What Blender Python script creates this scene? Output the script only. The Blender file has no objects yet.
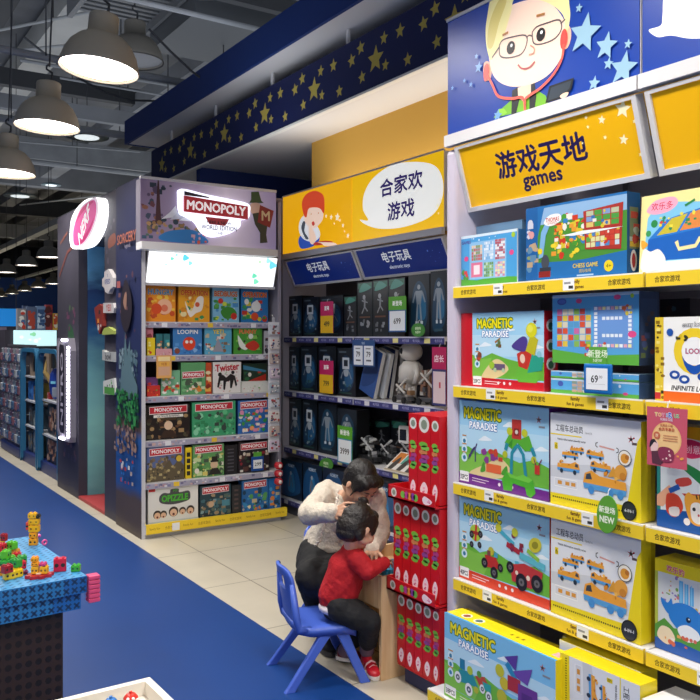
import bpy, bmesh, math, random
from mathutils import Vector, Matrix, Euler
random.seed(7)
PI = math.pi
S = bpy.context.scene
COL = S.collection

# ---------------------------------------------------------------- camera, world, exposure
SN, CS, F, HY = 0.5464, 0.8375, 820.0, 336.0      # aisle direction is world +Y; camera turned 33.1 deg to the right of it
EYE = 1.5
cd = bpy.data.cameras.new('camera'); cam = bpy.data.objects.new('camera', cd); COL.objects.link(cam)
cam.location = (0, 0, EYE); cam.rotation_euler = (PI/2, 0, -math.asin(SN))
cd.sensor_width = 36; cd.lens = F/700*36; cd.shift_y = -(350-HY)/700
cd.clip_start = .05; cd.clip_end = 200
S.camera = cam
w = bpy.data.worlds.new('world'); S.world = w; w.use_nodes = True
w.node_tree.nodes['Background'].inputs[0].default_value = (.80, .86, 1, 1)
w.node_tree.nodes['Background'].inputs[1].default_value = .6
S.view_settings.view_transform = 'Standard'; S.view_settings.look = 'None'
S.view_settings.gamma = 1; S.view_settings.use_curve_mapping = False
S.view_settings.exposure = 0.0
S.cycles.use_denoising = True
S.cycles.max_bounces = 6

def light(kind, loc, power, size=.4, color=(1, .95, .88), rot=(0, 0, 0), spread=None, sy=None):
    l = bpy.data.lights.new('lamp_or_fill_light', kind); l.energy = power; l.color = color
    if kind == 'AREA':
        l.shape = 'DISK' if sy is None else 'RECTANGLE'; l.size = size
        if sy: l.size_y = sy
        if spread: l.spread = spread
    elif kind == 'SPOT':
        l.shadow_soft_size = size; l.spot_size = 2.4; l.spot_blend = .6
    else: l.shadow_soft_size = size
    o = bpy.data.objects.new('lamp_or_fill_light', l); COL.objects.link(o); o.location = loc; o.rotation_euler = rot
    return o

# ---------------------------------------------------------------- pixel on a real plane -> world
def _t(px): return (px-350)/F
def yx(px, X):  return X*(CS-SN*_t(px))/(SN+CS*_t(px))          # world Y where the column px meets plane X
def xy(px, Y):  return Y*(SN+CS*_t(px))/(CS-SN*_t(px))
def zx(px, py, X): return EYE+(HY-py)/F*X/(SN+CS*_t(px))         # height on plane X
def zy(px, py, Y): return EYE+(HY-py)/F*Y/(CS-SN*_t(px))

# ---------------------------------------------------------------- materials
def lin(h):
    h = h.lstrip('#')
    if len(h) == 3: h = ''.join(c*2 for c in h)
    o = []
    for i in (0, 2, 4):
        c = int(h[i:i+2], 16)/255
        o.append(c/12.92 if c <= .04045 else ((c+.055)/1.055)**2.4)
    return tuple(o)
MATS = {}
def mat(h, rough=.5, metal=0., emit=0., spec=.5, noise=0., alpha=1., trans=0., scale=30., bump=0.):
    key = (h, rough, metal, emit, spec, noise, alpha, trans, scale, bump)
    if key in MATS: return MATS[key]
    m = bpy.data.materials.new('paint_'+h.strip('#')); m.use_nodes = True
    nt = m.node_tree; b = nt.nodes['Principled BSDF']; c = lin(h)
    b.inputs['Base Color'].default_value = (*c, 1)
    b.inputs['Roughness'].default_value = rough; b.inputs['Metallic'].default_value = metal
    b.inputs['Specular IOR Level'].default_value = spec
    if emit:
        b.inputs['Emission Color'].default_value = (*c, 1); b.inputs['Emission Strength'].default_value = emit
    if trans: b.inputs['Transmission Weight'].default_value = trans
    if alpha < 1: b.inputs['Alpha'].default_value = alpha
    if noise or bump:
        tc = nt.nodes.new('ShaderNodeTexCoord'); n = nt.nodes.new('ShaderNodeTexNoise')
        n.inputs['Scale'].default_value = scale; n.inputs['Detail'].default_value = 4
        nt.links.new(tc.outputs['Object'], n.inputs['Vector'])
        if noise:
            r = nt.nodes.new('ShaderNodeValToRGB'); e = r.color_ramp.elements
            e[0].position = .3; e[1].position = .7
            e[0].color = (*[max(0, x*(1-noise)) for x in c], 1); e[1].color = (*[min(1, x*(1+noise)) for x in c], 1)
            nt.links.new(n.outputs['Fac'], r.inputs['Fac']); nt.links.new(r.outputs['Color'], b.inputs['Base Color'])
        if bump:
            bp = nt.nodes.new('ShaderNodeBump'); bp.inputs['Strength'].default_value = bump; bp.inputs['Distance'].default_value = .01
            nt.links.new(n.outputs['Fac'], bp.inputs['Height']); nt.links.new(bp.outputs['Normal'], b.inputs['Normal'])
    MATS[key] = m
    return m
def M(x, **k): return x if isinstance(x, bpy.types.Material) else mat(x, **k)

# ---------------------------------------------------------------- mesh building
class MB:
    def __init__(s): s.v = []; s.f = []; s.m = []; s.mats = []; s.T = None
    def mi(s, m):
        m = M(m)
        if m not in s.mats: s.mats.append(m)
        return s.mats.index(m)
    def av(s, pts):
        n = len(s.v)
        s.v += [tuple(s.T @ Vector(p)) if s.T is not None else tuple(p) for p in pts]
        return n
    def face(s, pts, m):
        n = s.av(pts); s.f.append(tuple(range(n, n+len(pts)))); s.m.append(s.mi(m)); return s
    def mesh(s, pts, faces, m):
        n = s.av(pts); i = s.mi(m)
        for f in faces: s.f.append(tuple(n+k for k in f)); s.m.append(i)
        return s
    def box(s, x0, x1, y0, y1, z0, z1, m):
        if isinstance(m, (list, tuple)): ms = m          # front, side(+x), top, rest
        else: ms = (m, m, m, m)
        P = [(x0,y0,z0),(x1,y0,z0),(x1,y1,z0),(x0,y1,z0),(x0,y0,z1),(x1,y0,z1),(x1,y1,z1),(x0,y1,z1)]
        n = s.av(P)
        for f, k in (((0,1,5,4),0),((1,2,6,5),1),((4,5,6,7),2),((2,3,7,6),3),((3,0,4,7),3),((3,2,1,0),3)):
            s.f.append(tuple(n+i for i in f)); s.m.append(s.mi(ms[k]))
        return s
    def rbox(s, x0, x1, y0, y1, z0, z1, m, r=.01, seg=3):
        """box with its upright edges rounded and tops chamfered"""
        r = min(r, (x1-x0)/2.01, (y1-y0)/2.01, (z1-z0)/2.01)
        def ring(q, z):
            o = []
            for cx, cy, a in ((x1-r,y1-r,0),(x0+r,y1-r,90),(x0+r,y0+r,180),(x1-r,y0+r,270)):
                for k in range(seg+1):
                    t = math.radians(a+90*k/seg); o.append((cx+q*math.cos(t), cy+q*math.sin(t), z))
            return o
        R = [ring(r*.3, z0), ring(r*.8, z0+r*.3), ring(r, z0+r), ring(r, z1-r), ring(r*.8, z1-r*.3), ring(r*.3, z1)]
        n = len(R[0]); f = []
        for i in range(5):
            for k in range(n): f.append((i*n+k, i*n+(k+1)%n, (i+1)*n+(k+1)%n, (i+1)*n+k))
        f.append(tuple(reversed(range(n)))); f.append(tuple(range(5*n, 6*n)))
        return s.mesh(sum(R, []), f, m)
    def cyl(s, p0, p1, r0, m, r1=None, n=16, caps=True):
        r1 = r0 if r1 is None else r1
        p0, p1 = Vector(p0), Vector(p1); d = (p1-p0).normalized()
        u = d.orthogonal().normalized(); w_ = d.cross(u)
        A = [p0+(u*math.cos(2*PI*k/n)+w_*math.sin(2*PI*k/n))*r0 for k in range(n)]
        B = [p1+(u*math.cos(2*PI*k/n)+w_*math.sin(2*PI*k/n))*r1 for k in range(n)]
        f = [(k, (k+1)%n, n+(k+1)%n, n+k) for k in range(n)]
        if caps: f += [tuple(reversed(range(n))), tuple(range(n, 2*n))]
        return s.mesh(A+B, f, m)
    def ball(s, c, r, m, nu=16, nv=10):
        if not hasattr(r, '__len__'): r = (r, r, r)
        pts = [(c[0], c[1], c[2]+r[2])]
        for j in range(1, nv):
            a = PI*j/nv
            for i in range(nu):
                b = 2*PI*i/nu
                pts.append((c[0]+r[0]*math.sin(a)*math.cos(b), c[1]+r[1]*math.sin(a)*math.sin(b), c[2]+r[2]*math.cos(a)))
        pts.append((c[0], c[1], c[2]-r[2])); L = len(pts)-1; f = []
        for i in range(nu):
            f.append((0, 1+i, 1+(i+1)%nu)); f.append((L, L-nu+(i+1)%nu, L-nu+i))
            for j in range(nv-2):
                a = 1+j*nu; f.append((a+i, a+nu+i, a+nu+(i+1)%nu, a+(i+1)%nu))
        return s.mesh(pts, f, m)
    def lathe(s, prof, m, n=28, c=(0, 0, 0)):
        pts = []; f = []
        for r, z in prof:
            for k in range(n): pts.append((c[0]+r*math.cos(2*PI*k/n), c[1]+r*math.sin(2*PI*k/n), c[2]+z))
        for j in range(len(prof)-1):
            for k in range(n): f.append((j*n+k, j*n+(k+1)%n, (j+1)*n+(k+1)%n, (j+1)*n+k))
        return s.mesh(pts, f, m)
    def tube(s, pts, r, m, n=10, closed=False):
        """one continuous tube along pts, r a number or a list"""
        P = [Vector(p) for p in pts]; L = len(P); R = r if hasattr(r, '__len__') else [r]*L
        up = None; out = []; f = []
        for i, p in enumerate(P):
            d = (P[min(i+1, L-1)]-P[max(i-1, 0)]).normalized() if not closed else (P[(i+1)%L]-P[i-1]).normalized()
            up = d.orthogonal().normalized() if up is None else (up-d*up.dot(d)).normalized()
            w_ = d.cross(up)
            out += [p+(up*math.cos(2*PI*k/n)+w_*math.sin(2*PI*k/n))*R[i] for k in range(n)]
        for j in range(L if closed else L-1):
            a, b = j*n, ((j+1)%L)*n
            for k in range(n): f.append((a+k, a+(k+1)%n, b+(k+1)%n, b+k))
        if not closed: f += [tuple(reversed(range(n))), tuple(range((L-1)*n, L*n))]
        return s.mesh(out, f, m)
    def prism(s, poly, a, b, m, ax='x'):
        """poly of 2-D points swept from a to b along an axis: x -> points are (y,z); y -> (x,z); z -> (x,y)"""
        mk = {'x': lambda p, t: (t, p[0], p[1]), 'y': lambda p, t: (p[0], t, p[1]), 'z': lambda p, t: (p[0], p[1], t)}[ax]
        n = len(poly); pts = [mk(p, a) for p in poly]+[mk(p, b) for p in poly]
        f = [(k, (k+1)%n, n+(k+1)%n, n+k) for k in range(n)]+[tuple(reversed(range(n))), tuple(range(n, 2*n))]
        return s.mesh(pts, f, m)
    def build(s, name, parent=None, loc=None, rz=0, smooth=False, bevel=0):
        me = bpy.data.meshes.new(name); me.from_pydata(s.v, [], s.f)
        for m in s.mats: me.materials.append(m)
        for p, i in zip(me.polygons, s.m): p.material_index = i
        if smooth:
            for p in me.polygons: p.use_smooth = True
        me.update()
        o = bpy.data.objects.new(name, me); COL.objects.link(o)
        if parent: o.parent = parent
        if loc: o.location = loc
        if rz: o.rotation_euler = (0, 0, rz)
        if bevel:
            b = o.modifiers.new('edge', 'BEVEL'); b.width = bevel; b.segments = 2; b.limit_method = 'ANGLE'
        return o
    def fix(s):
        """make every normal point outwards (closed pieces only)"""
        bm = bmesh.new(); vs = [bm.verts.new(v) for v in s.v]
        for f, i in zip(s.f, s.m):
            try: q = bm.faces.new([vs[k] for k in f]); q.material_index = i
            except ValueError: pass
        bmesh.ops.recalc_face_normals(bm, faces=bm.faces)
        bm.verts.index_update(); s.f = [tuple(v.index for v in f.verts) for f in bm.faces]; s.m = [f.material_index for f in bm.faces]
        bm.free(); return s

_TX = {}
def text_geo(body, bold=0.):
    key = (body, bold)
    if key not in _TX:
        cu = bpy.data.curves.new('t', 'FONT'); cu.body = body; cu.size = 1; cu.offset = bold; cu.resolution_u = 2
        cu.align_x = 'CENTER'; cu.space_line = .85
        o = bpy.data.objects.new('t', cu); COL.objects.link(o); bpy.context.view_layer.update()
        me = bpy.data.meshes.new_from_object(o.evaluated_get(bpy.context.evaluated_depsgraph_get()))
        V = [(v.co.x, v.co.y) for v in me.vertices]; Fc = [tuple(p.vertices) for p in me.polygons]
        bpy.data.objects.remove(o); bpy.data.curves.remove(cu); bpy.data.meshes.remove(me)
        if V:
            x0 = min(v[0] for v in V); x1 = max(v[0] for v in V); y0 = min(v[1] for v in V); y1 = max(v[1] for v in V)
        else: x0 = x1 = y0 = y1 = 0
        V = [(x-(x0+x1)/2, y-(y0+y1)/2) for x, y in V]
        Fc = [f if sum((V[f[i]][0]*V[f[(i+1)%len(f)]][1]-V[f[(i+1)%len(f)]][0]*V[f[i]][1]) for i in range(len(f))) > 0 else tuple(reversed(f)) for f in Fc]
        _TX[key] = (V, Fc, x1-x0 or 1, y1-y0 or 1)
    return _TX[key]

def smooth_loop(pts, k=5):
    n = len(pts); o = []
    for i in range(n):
        a, b, c, d = pts[i-1], pts[i], pts[(i+1)%n], pts[(i+2)%n]
        for j in range(k):
            t = j/k
            o.append(tuple(.5*(2*b[q]+(c[q]-a[q])*t+(2*a[q]-5*b[q]+4*c[q]-d[q])*t*t+(3*b[q]-a[q]-3*c[q]+d[q])*t**3) for q in (0, 1)))
    return o

class Art:
    """flat printing on one face of a mesh; u, v run 0..1 over the face, sizes are fractions of its height"""
    def __init__(s, mb, o, U, V, w, h, step=.00012, kw=None):
        s.mb, s.o, s.U, s.V, s.w, s.h = mb, Vector(o), Vector(U), Vector(V), w, h
        s.N = s.U.cross(s.V); s.k = 1; s.step = step*.3; s.keep = False; s.kw = kw or {}; s.conv = None; s.asp = None
    def A(s): return s.asp if s.asp is not None else (1 if s.conv else s.h/s.w)
    def col(s, c): return c if isinstance(c, bpy.types.Material) else mat(c, **s.kw)
    def P(s, u, v):
        if s.conv: u, v = s.conv(u, v)
        return s.o+s.U*(u*s.w)+s.V*(v*s.h)+s.N*(s.k*s.step)
    def _n(s):
        if not s.keep: s.k += 1
    def poly(s, pts, c):
        P = [s.P(*p) for p in pts]
        nrm = Vector((0, 0, 0))
        for i in range(len(P)): nrm += (P[i]-P[0]).cross(P[(i+1)%len(P)]-P[0])
        if nrm.dot(s.N) < 0: P.reverse()
        s.mb.face(P, s.col(c)); s._n()
    def rect(s, u0, v0, u1, v1, c): s.poly([(u0, v0), (u1, v0), (u1, v1), (u0, v1)], c)
    def blob(s, pts, c, k=5): s.poly(smooth_loop(pts, k), c)
    def ell(s, u, v, r, c, ry=None, n=18, rot=0):
        ry = ry or r; a = s.A(); co, si = math.cos(rot), math.sin(rot)
        s.poly([(u+a*(r*math.cos(2*PI*k/n)*co-ry*math.sin(2*PI*k/n)*si), v+r*math.cos(2*PI*k/n)*si+ry*math.sin(2*PI*k/n)*co) for k in range(n)], c)
    def star(s, u, v, r, c, rot=0, q=.45):
        a = s.A()
        s.poly([(u+a*r*(1 if k%2 == 0 else q)*math.sin(rot+PI*k/5), v+r*(1 if k%2 == 0 else q)*math.cos(rot+PI*k/5)) for k in range(10)], c)
    def line(s, pts, wd, c):
        """ribbon through points, wd in heights"""
        a = s.A(); Lf = []; Rt = []
        for i, p in enumerate(pts):
            q0, q1 = pts[max(i-1, 0)], pts[min(i+1, len(pts)-1)]
            dx, dy = (q1[0]-q0[0])/a, q1[1]-q0[1]; L = math.hypot(dx, dy) or 1
            nx, ny = -dy/L*wd/2*a, dx/L*wd/2
            Lf.append((p[0]+nx, p[1]+ny)); Rt.append((p[0]-nx, p[1]-ny))
        keep, s.keep = s.keep, True
        for i in range(len(pts)-1): s.poly([Lf[i], Lf[i+1], Rt[i+1], Rt[i]], c)
        s.keep = keep; s._n()
    def text(s, t, u, v, hgt, c, wmax=None, bold=0., rot=0., skew=0., sx=1.):
        if not t: return
        if bold:            # heavy strokes: shifted copies of the outline
            keep, s.keep = s.keep, True; d = bold*hgt*.9; a_ = s.A()
            for i, (p, q) in enumerate(((-1, 0), (1, 0), (0, -1), (0, 1), (0, 0)) if bold < .04 else ((-1, 0), (1, 0), (0, -1), (0, 1), (.7, .7), (-.7, -.7), (.7, -.7), (-.7, .7))):
                s.k += .12; s.text(t, u+p*d*a_, v+q*d, hgt, c, wmax, 0., rot, skew, sx)
            s.keep = keep; s._n(); return
        V, Fc, tw, th = text_geo(t, bold)
        k = hgt/th if th else 1
        a = s.A()
        if wmax and tw*k*a*sx > wmax: sx = wmax/(tw*k*a)
        co, si = math.cos(rot), math.sin(rot); pts = []
        for x, y in V:
            x = (x+skew*y)*k*sx; y *= k
            pts.append(s.P(u+a*(x*co-y*si), v+x*si+y*co))
        s.mb.mesh(pts, Fc, s.col(c)); s._n()
    def otext(s, t, u, v, hgt, c, oc, wmax=None, b0=.02, b1=.07, **k):
        s.text(t, u, v, hgt, oc, wmax, b1, **k); s.text(t, u, v, hgt, c, wmax, b0, **k)
    def scatter(s, n, cols, u0, v0, u1, v1, r0, r1, seed=1, kind='mix'):
        rr = random.Random(seed); s.keep = True
        for i in range(n):
            r = rr.uniform(r0, r1); q_ = s.A()*r*1.3; u, v = min(max(rr.uniform(u0, u1), q_), 1-q_), min(max(rr.uniform(v0, v1), r*1.3), 1-r*1.3); c = rr.choice(cols)
            q = rr.random() if kind == 'mix' else {'ell': 0, 'rect': .5, 'blob': .9}[kind]
            s.k += .25
            if q < .35: s.ell(u, v, r, c, ry=r*rr.uniform(.6, 1.2), n=10)
            elif q < .7: 
                a = s.A(); s.rect(u-a*r, v-r*.7, u+a*r, v+r*.7, c)
            else:
                a = s.A(); k0 = rr.uniform(0, 6)
                s.poly([(u+a*r*rr.uniform(.6, 1.3)*math.cos(k0+t*1.05), v+r*rr.uniform(.6, 1.3)*math.sin(k0+t*1.05)) for t in range(6)], c)
        s.keep = False; s.k += 1
def front(mb, x0, x1, z0, z1, y=0, **k): return Art(mb, (x0, y, z0), (1, 0, 0), (0, 0, 1), x1-x0, z1-z0, **k)
def side(mb, x, y0, y1, z0, z1, **k): return Art(mb, (x, y0, z0), (0, 1, 0), (0, 0, 1), y1-y0, z1-z0, **k)
def top(mb, x0, x1, y0, y1, z, **k): return Art(mb, (x0, y0, z), (1, 0, 0), (0, 1, 0), x1-x0, y1-y0, **k)

# ---------------------------------------------------------------- scene objects
def tag(o, label=None, cat=None, group=None, kind=None):
    if label: o['label'] = label
    if cat: o['category'] = cat
    if group: o['group'] = group
    if kind: o['kind'] = kind
    return o
def thing(name, label, cat, loc=(0, 0, 0), rz=0, group=None, rot=None):
    o = bpy.data.objects.new(name, None); COL.objects.link(o); o.empty_display_size = .05
    o.location = loc; o.rotation_euler = rot or (0, 0, rz)
    return tag(o, label, cat, group)
def one(name, mb, label, cat, loc=(0, 0, 0), rz=0, group=None, **k):
    return tag(mb.build(name, loc=loc, rz=rz, **k), label, cat, group)
def struct(name, mb, **k): return tag(mb.build(name, **k), kind='structure')
ORD = 'first second third fourth fifth sixth seventh eighth ninth tenth eleventh twelfth'.split()
W_ = -PI/2          # turn that makes a local front (-Y) face the aisle (-X)
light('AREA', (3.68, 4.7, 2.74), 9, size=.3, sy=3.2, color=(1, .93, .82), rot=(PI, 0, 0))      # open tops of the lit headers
light('AREA', (2.6, 6.25, 2.72), 10, size=1.0, sy=.4, color=(.86, .90, 1), rot=(PI, 0, 0))     # added upward fill over the end shelves, brightening soffit and bulkhead
light('AREA', (2.5, 2.0, 2.80), 3, size=.3, sy=1.6, color=(.95, .97, 1), rot=(PI, 0, 0))  # added upward fill above the games shelves
# ================================================================ added ceiling fill; the store's own pendant lamps follow further down
light('AREA', (0, 8, 4.45), 620, size=14, sy=26, color=(.86, .92, 1), rot=(PI, 0, 0))       # added unseen uplight above the pendants, brightening the ceiling
# ---------------------------------------------------------------- floor
def floor_mat():
    m = bpy.data.materials.new('beige_tiles'); m.use_nodes = True; nt = m.node_tree; b = nt.nodes['Principled BSDF']
    tc = nt.nodes.new('ShaderNodeTexCoord'); br = nt.nodes.new('ShaderNodeTexBrick')
    mp = nt.nodes.new('ShaderNodeMapping'); mp.inputs['Location'].default_value = (.16, .25, 0)
    br.offset = 0; br.inputs['Scale'].default_value = 1; br.inputs['Brick Width'].default_value = .8; br.inputs['Row Height'].default_value = .8
    br.inputs['Mortar Size'].default_value = .0035; br.inputs['Mortar Smooth'].default_value = .1
    br.inputs['Color1'].default_value = (*lin('#d3cbb8'), 1); br.inputs['Color2'].default_value = (*lin('#cdc4b0'), 1)
    br.inputs['Mortar'].default_value = (*lin('#7d7466'), 1)
    n = nt.nodes.new('ShaderNodeTexNoise'); n.inputs['Scale'].default_value = 3; n.inputs['Detail'].default_value = 6
    mx = nt.nodes.new('ShaderNodeMixRGB'); mx.blend_type = 'MULTIPLY'; mx.inputs['Fac'].default_value = .25
    nt.links.new(tc.outputs['Object'], mp.inputs['Vector']); nt.links.new(mp.outputs['Vector'], br.inputs['Vector'])
    nt.links.new(tc.outputs['Object'], n.inputs['Vector'])
    nt.links.new(br.outputs['Color'], mx.inputs['Color1']); nt.links.new(n.outputs['Fac'], mx.inputs['Color2'])
    nt.links.new(mx.outputs['Color'], b.inputs['Base Color']); b.inputs['Roughness'].default_value = .32
    return m
struct('floor', MB().box(-12, 12, -4, 46, -.1, 0, floor_mat()))
struct('floor_aisle', MB().box(-12, 1.93, -4, 46, 0.0, .003, mat('#113b7c', rough=.42, noise=.07, scale=1.2, spec=.3)))
# ---------------------------------------------------------------- shell
DK = mat('#77797d', rough=.9, noise=.35, scale=.8)
struct('ceiling', MB().box(-12, 12, -4, 46, 6.2, 6.3, DK))
struct('wall_end', MB().box(-12, 12, 45.5, 46, 0, 6.2, '#2a2d33'))
struct('wall_right', MB().box(11.9, 12, -4, 46, 0, 6.2, '#2a2d33'))
struct('wall_left', MB().box(-12, -11.9, -4, 46, 0, 6.2, '#55585e'))
struct('wall_aisle_end', MB().box(-12, 12, 37.4, 37.5, 2.4, 4.0, '#14408c'))
WH = mat('#e9e6e2', rough=.7); NAVY = mat('#141f52', rough=.6); NB = mat('#1d3a7c', rough=.6)
# lower soffit, its star fascia and the upper bulkhead
struct('ceiling_soffit', MB().box(3.43, 9, -1, 9.6, 3.3, 3.36, WH))
fb = MB().box(3.40, 3.425, -1, 9.6, 3.3, 3.73, NAVY)
YS = mat('#c9b552', rough=.6)
fa = Art(fb, (3.40, 9.6, 3.3), (0, -1, 0), (0, 0, 1), 10.6, .43, step=.0006)
base_stars = [(308, 118, 7), (324, 71, 3.4), (331, 81, 3.2), (341, 63, 3.7), (354, 67, 3.7), (362.5, 76, 3.4), (375.5, 61, 7.2),
              (388, 38, 4.4), (402, 34, 4.4), (412, 43, 4.4), (421, 20, 4.8), (437, 23, 4.8)]
# one period of the printed pattern, read where it shows largest, then repeated along the fascia
a0 = yx(314, 3.40); a1 = yx(375.5, 3.40); per = a0-a1
pat = []
for px, py, r in base_stars[1:7]: pat.append((yx(px, 3.40)-a1, (zx(px, py, 3.40)-3.3)/.43, r))
pat = [(0, .48, .2), (per*.86, .30, .09) , (per*.88, .76, .10), (per*.66, .74, .11), (per*.56, .22, .10), (per*.36, .66, .11), (per*.2, .28, .10), (per*.22, .8, .11)]
k = -6
while k < 14:
    for dy, v, r in pat:
        Y = a1+k*per+dy
        if -.8 < Y < 9.4: fa.keep = True; fa.star((9.6-Y)/10.6, v, r*1.2, YS, rot=.15*math.sin(Y*7))
    k += 1
struct('trim_1', fb)
struct('trim_2', MB().box(3.385, 3.432, -1, 9.6, 3.284, 3.302, mat('#f3f1ea', rough=.4)))
struct('ceiling_bulkhead', MB().box(3.22, 9, -1, 9.98, 3.87, 3.9, WH))
struct('trim_3', MB().box(3.2, 3.23, -1, 10.0, 3.86, 4.15, NB).box(3.23, 9, 9.97, 10.0, 3.86, 4.15, NB))
# brackets the fascia hangs from
hb = MB()
for i in range(8): hb.box(3.44, 3.46, i*1.25+.3, i*1.25+.33, 3.7, 3.88, WH)
struct('trim_4', hb)
struct('wall_yellow', MB().box(3.88, 9, -1, 6.6, 0, 3.3, mat('#d3a446', rough=.8)))
struct('wall_back', MB().box(3.44, 9, 8.2, 8.3, 0, 3.3, mat('#142a6a', rough=.7)))

# ---------------------------------------------------------------- ceiling services
G1 = mat('#8c8f93', rough=.7, noise=.15, scale=3); G2 = mat('#3c3e42', rough=.7); G3 = mat('#a9abab', rough=.6)
def service(name, label, cat, mb, group=None): return one(name, mb, label, cat, group=group)
def pxyz(px, py, Z): z = (Z-EYE)*F/(HY-py); t = _t(px); return (z*(SN+CS*t), z*(CS-SN*t), Z)
service('air_duct', 'long pale grey square air duct running along the aisle under the ceiling', 'duct', MB().box(2.7, 3.15, 9.5, 40, 5.75, 6.1, mat('#b5b5b2', rough=.6, noise=.1, scale=2)))
service('cable_tray', 'narrow pale cable tray above the large pendant lamps', 'cable tray', MB().box(4.35, 4.5, 10.2, 42, 3.90, 3.97, G3).box(4.33, 4.35, 10.2, 42, 3.90, 4.03, G3).box(4.5, 4.52, 10.2, 42, 3.90, 4.03, G3))
service('cable_tray', 'narrow pale cable tray above the farthest row of pendant lamps', 'cable tray', MB().box(7.2, 7.35, 17, 44, 3.9, 3.98, G3))
for i, (Y, H, wd) in enumerate([(7.6, 4.9, .1), (9.5, 5.4, .10), (11.5, 4.5, .12), (13.2, 5.3, .16), (16, 4.8, .25), (20, 5.0, .3), (25, 5, .3), (31, 5, .3)]):
    struct('ceiling_beam', MB().box(-12, 12, Y, Y+wd, H, H+wd*1.6, [G2, G1, DK][i % 3]))
for i, (X, wd, H) in enumerate([(-.6, .3, 5.5), (.5, .2, 5.3), (1.9, .25, 5.7), (4.4, .35, 5.2), (6, .3, 5.5)]):
    struct('ceiling_beam', MB().box(X, X+wd, 1, 44, H, H+.28, [G2, DK][i % 2]))
for i, (Y, H, r, tx) in enumerate([(6.9, 4.5, .025, 'slim grey pipe crossing just behind the two nearest pendant lamps'), (8.6, 4.4, .04, 'grey pipe crossing the ceiling at the end of the blue bulkhead'),
                               (10.4, 4.15, .05, 'thick pale pipe crossing above the lit lozenge sign'), (12.5, 4.7, .03, 'slim pipe crossing high beyond the lit lozenge sign'),
                               (15, 4.6, .05, 'grey pipe crossing above the distant pendant lamps')]):
    p = MB().cyl((-11, Y, H), (8, Y+.4, H), r, G3 if i == 2 else G1, n=10)
    for X in range(-4, 8, 2): p.cyl((X, Y+.01*X+.2, H), (X, Y+.01*X+.2, 6.2), .008, G2, n=5)
    service('ceiling_pipe', tx, 'pipe', p, 'pipes crossing under the ceiling')
# ventilation box with slatted dark grille beyond the nearest lamp
vb = thing('ventilation_unit', 'dark grey square ventilation box with open louvred grille beside the blue bulkhead', 'ventilation unit', (3.9, 8.2, 4.9))
MB().box(-.55, .7, -.1, 1.3, 0, .75, '#53565a').build('housing', vb)
g = MB()
for i in range(12): g.box(-1.5, -.58, -.1+i*.12, -.04+i*.12, .3, .33, '#6d6f72')
g.box(-1.52, -1.46, -.15, 1.3, .2, .4, '#6d6f72').box(-.6, -.56, -.15, 1.3, .2, .4, '#6d6f72').build('grille', vb)
for x, y in ((-.5, 0), (.65, 0), (-.5, 1.2), (.65, 1.2)): MB().cyl((x, y, .7), (x, y, 1.3), .012, G2, n=6).build('hanger_rod', vb)
# loose thin cables drooping
cb = MB().tube([(2.6+.25*i, 7.4+.1*i, 4.35-.35*math.sin(PI*i/8)) for i in range(9)], .012, G2, n=6)
service('ceiling_cable', 'thin black cable drooping in a curve beside the blue bulkhead end', 'cable', cb)
cb = MB().tube([(1.9+.3*i, 9.4, 4.75-.5*math.sin(PI*i/8)) for i in range(9)], .012, G2, n=6)
service('ceiling_cable', 'thin dark cable sagging beneath the crossing grey pipes', 'cable', cb)

# slim service pipes and hanger rods crowding the ceiling
for i, (px0, py0, px1, py1, Z, r) in enumerate([(0, 52, 300, 22, 5.2, .018), (20, 60, 210, 92, 5.0, .022), (120, 0, 260, 72, 5.4, .03), (60, 78, 190, 100, 4.9, .015), (0, 30, 110, 8, 5.5, .02), (150, 112, 250, 40, 5.2, .02), (160, 118, 262, 44, 5.2, .02), (0, 140, 140, 152, 4.9, .016), (20, 205, 150, 190, 4.9, .02)]):
    p = pxyz(px0, py0, Z); q = pxyz(px1, py1, Z)
    m = MB().cyl(p, q, r, G1 if i % 2 else G3, n=8); mid = [(a_+b_)/2 for a_, b_ in zip(p, q)]
    m.cyl(mid, (mid[0], mid[1], 6.2), .008, G2, n=5)
    service('ceiling_conduit', 'slim ceiling conduit high over the aisle, %s of nine from the nearest lamp' % ORD[i], 'pipe', m, 'slim conduits under the ceiling')
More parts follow.
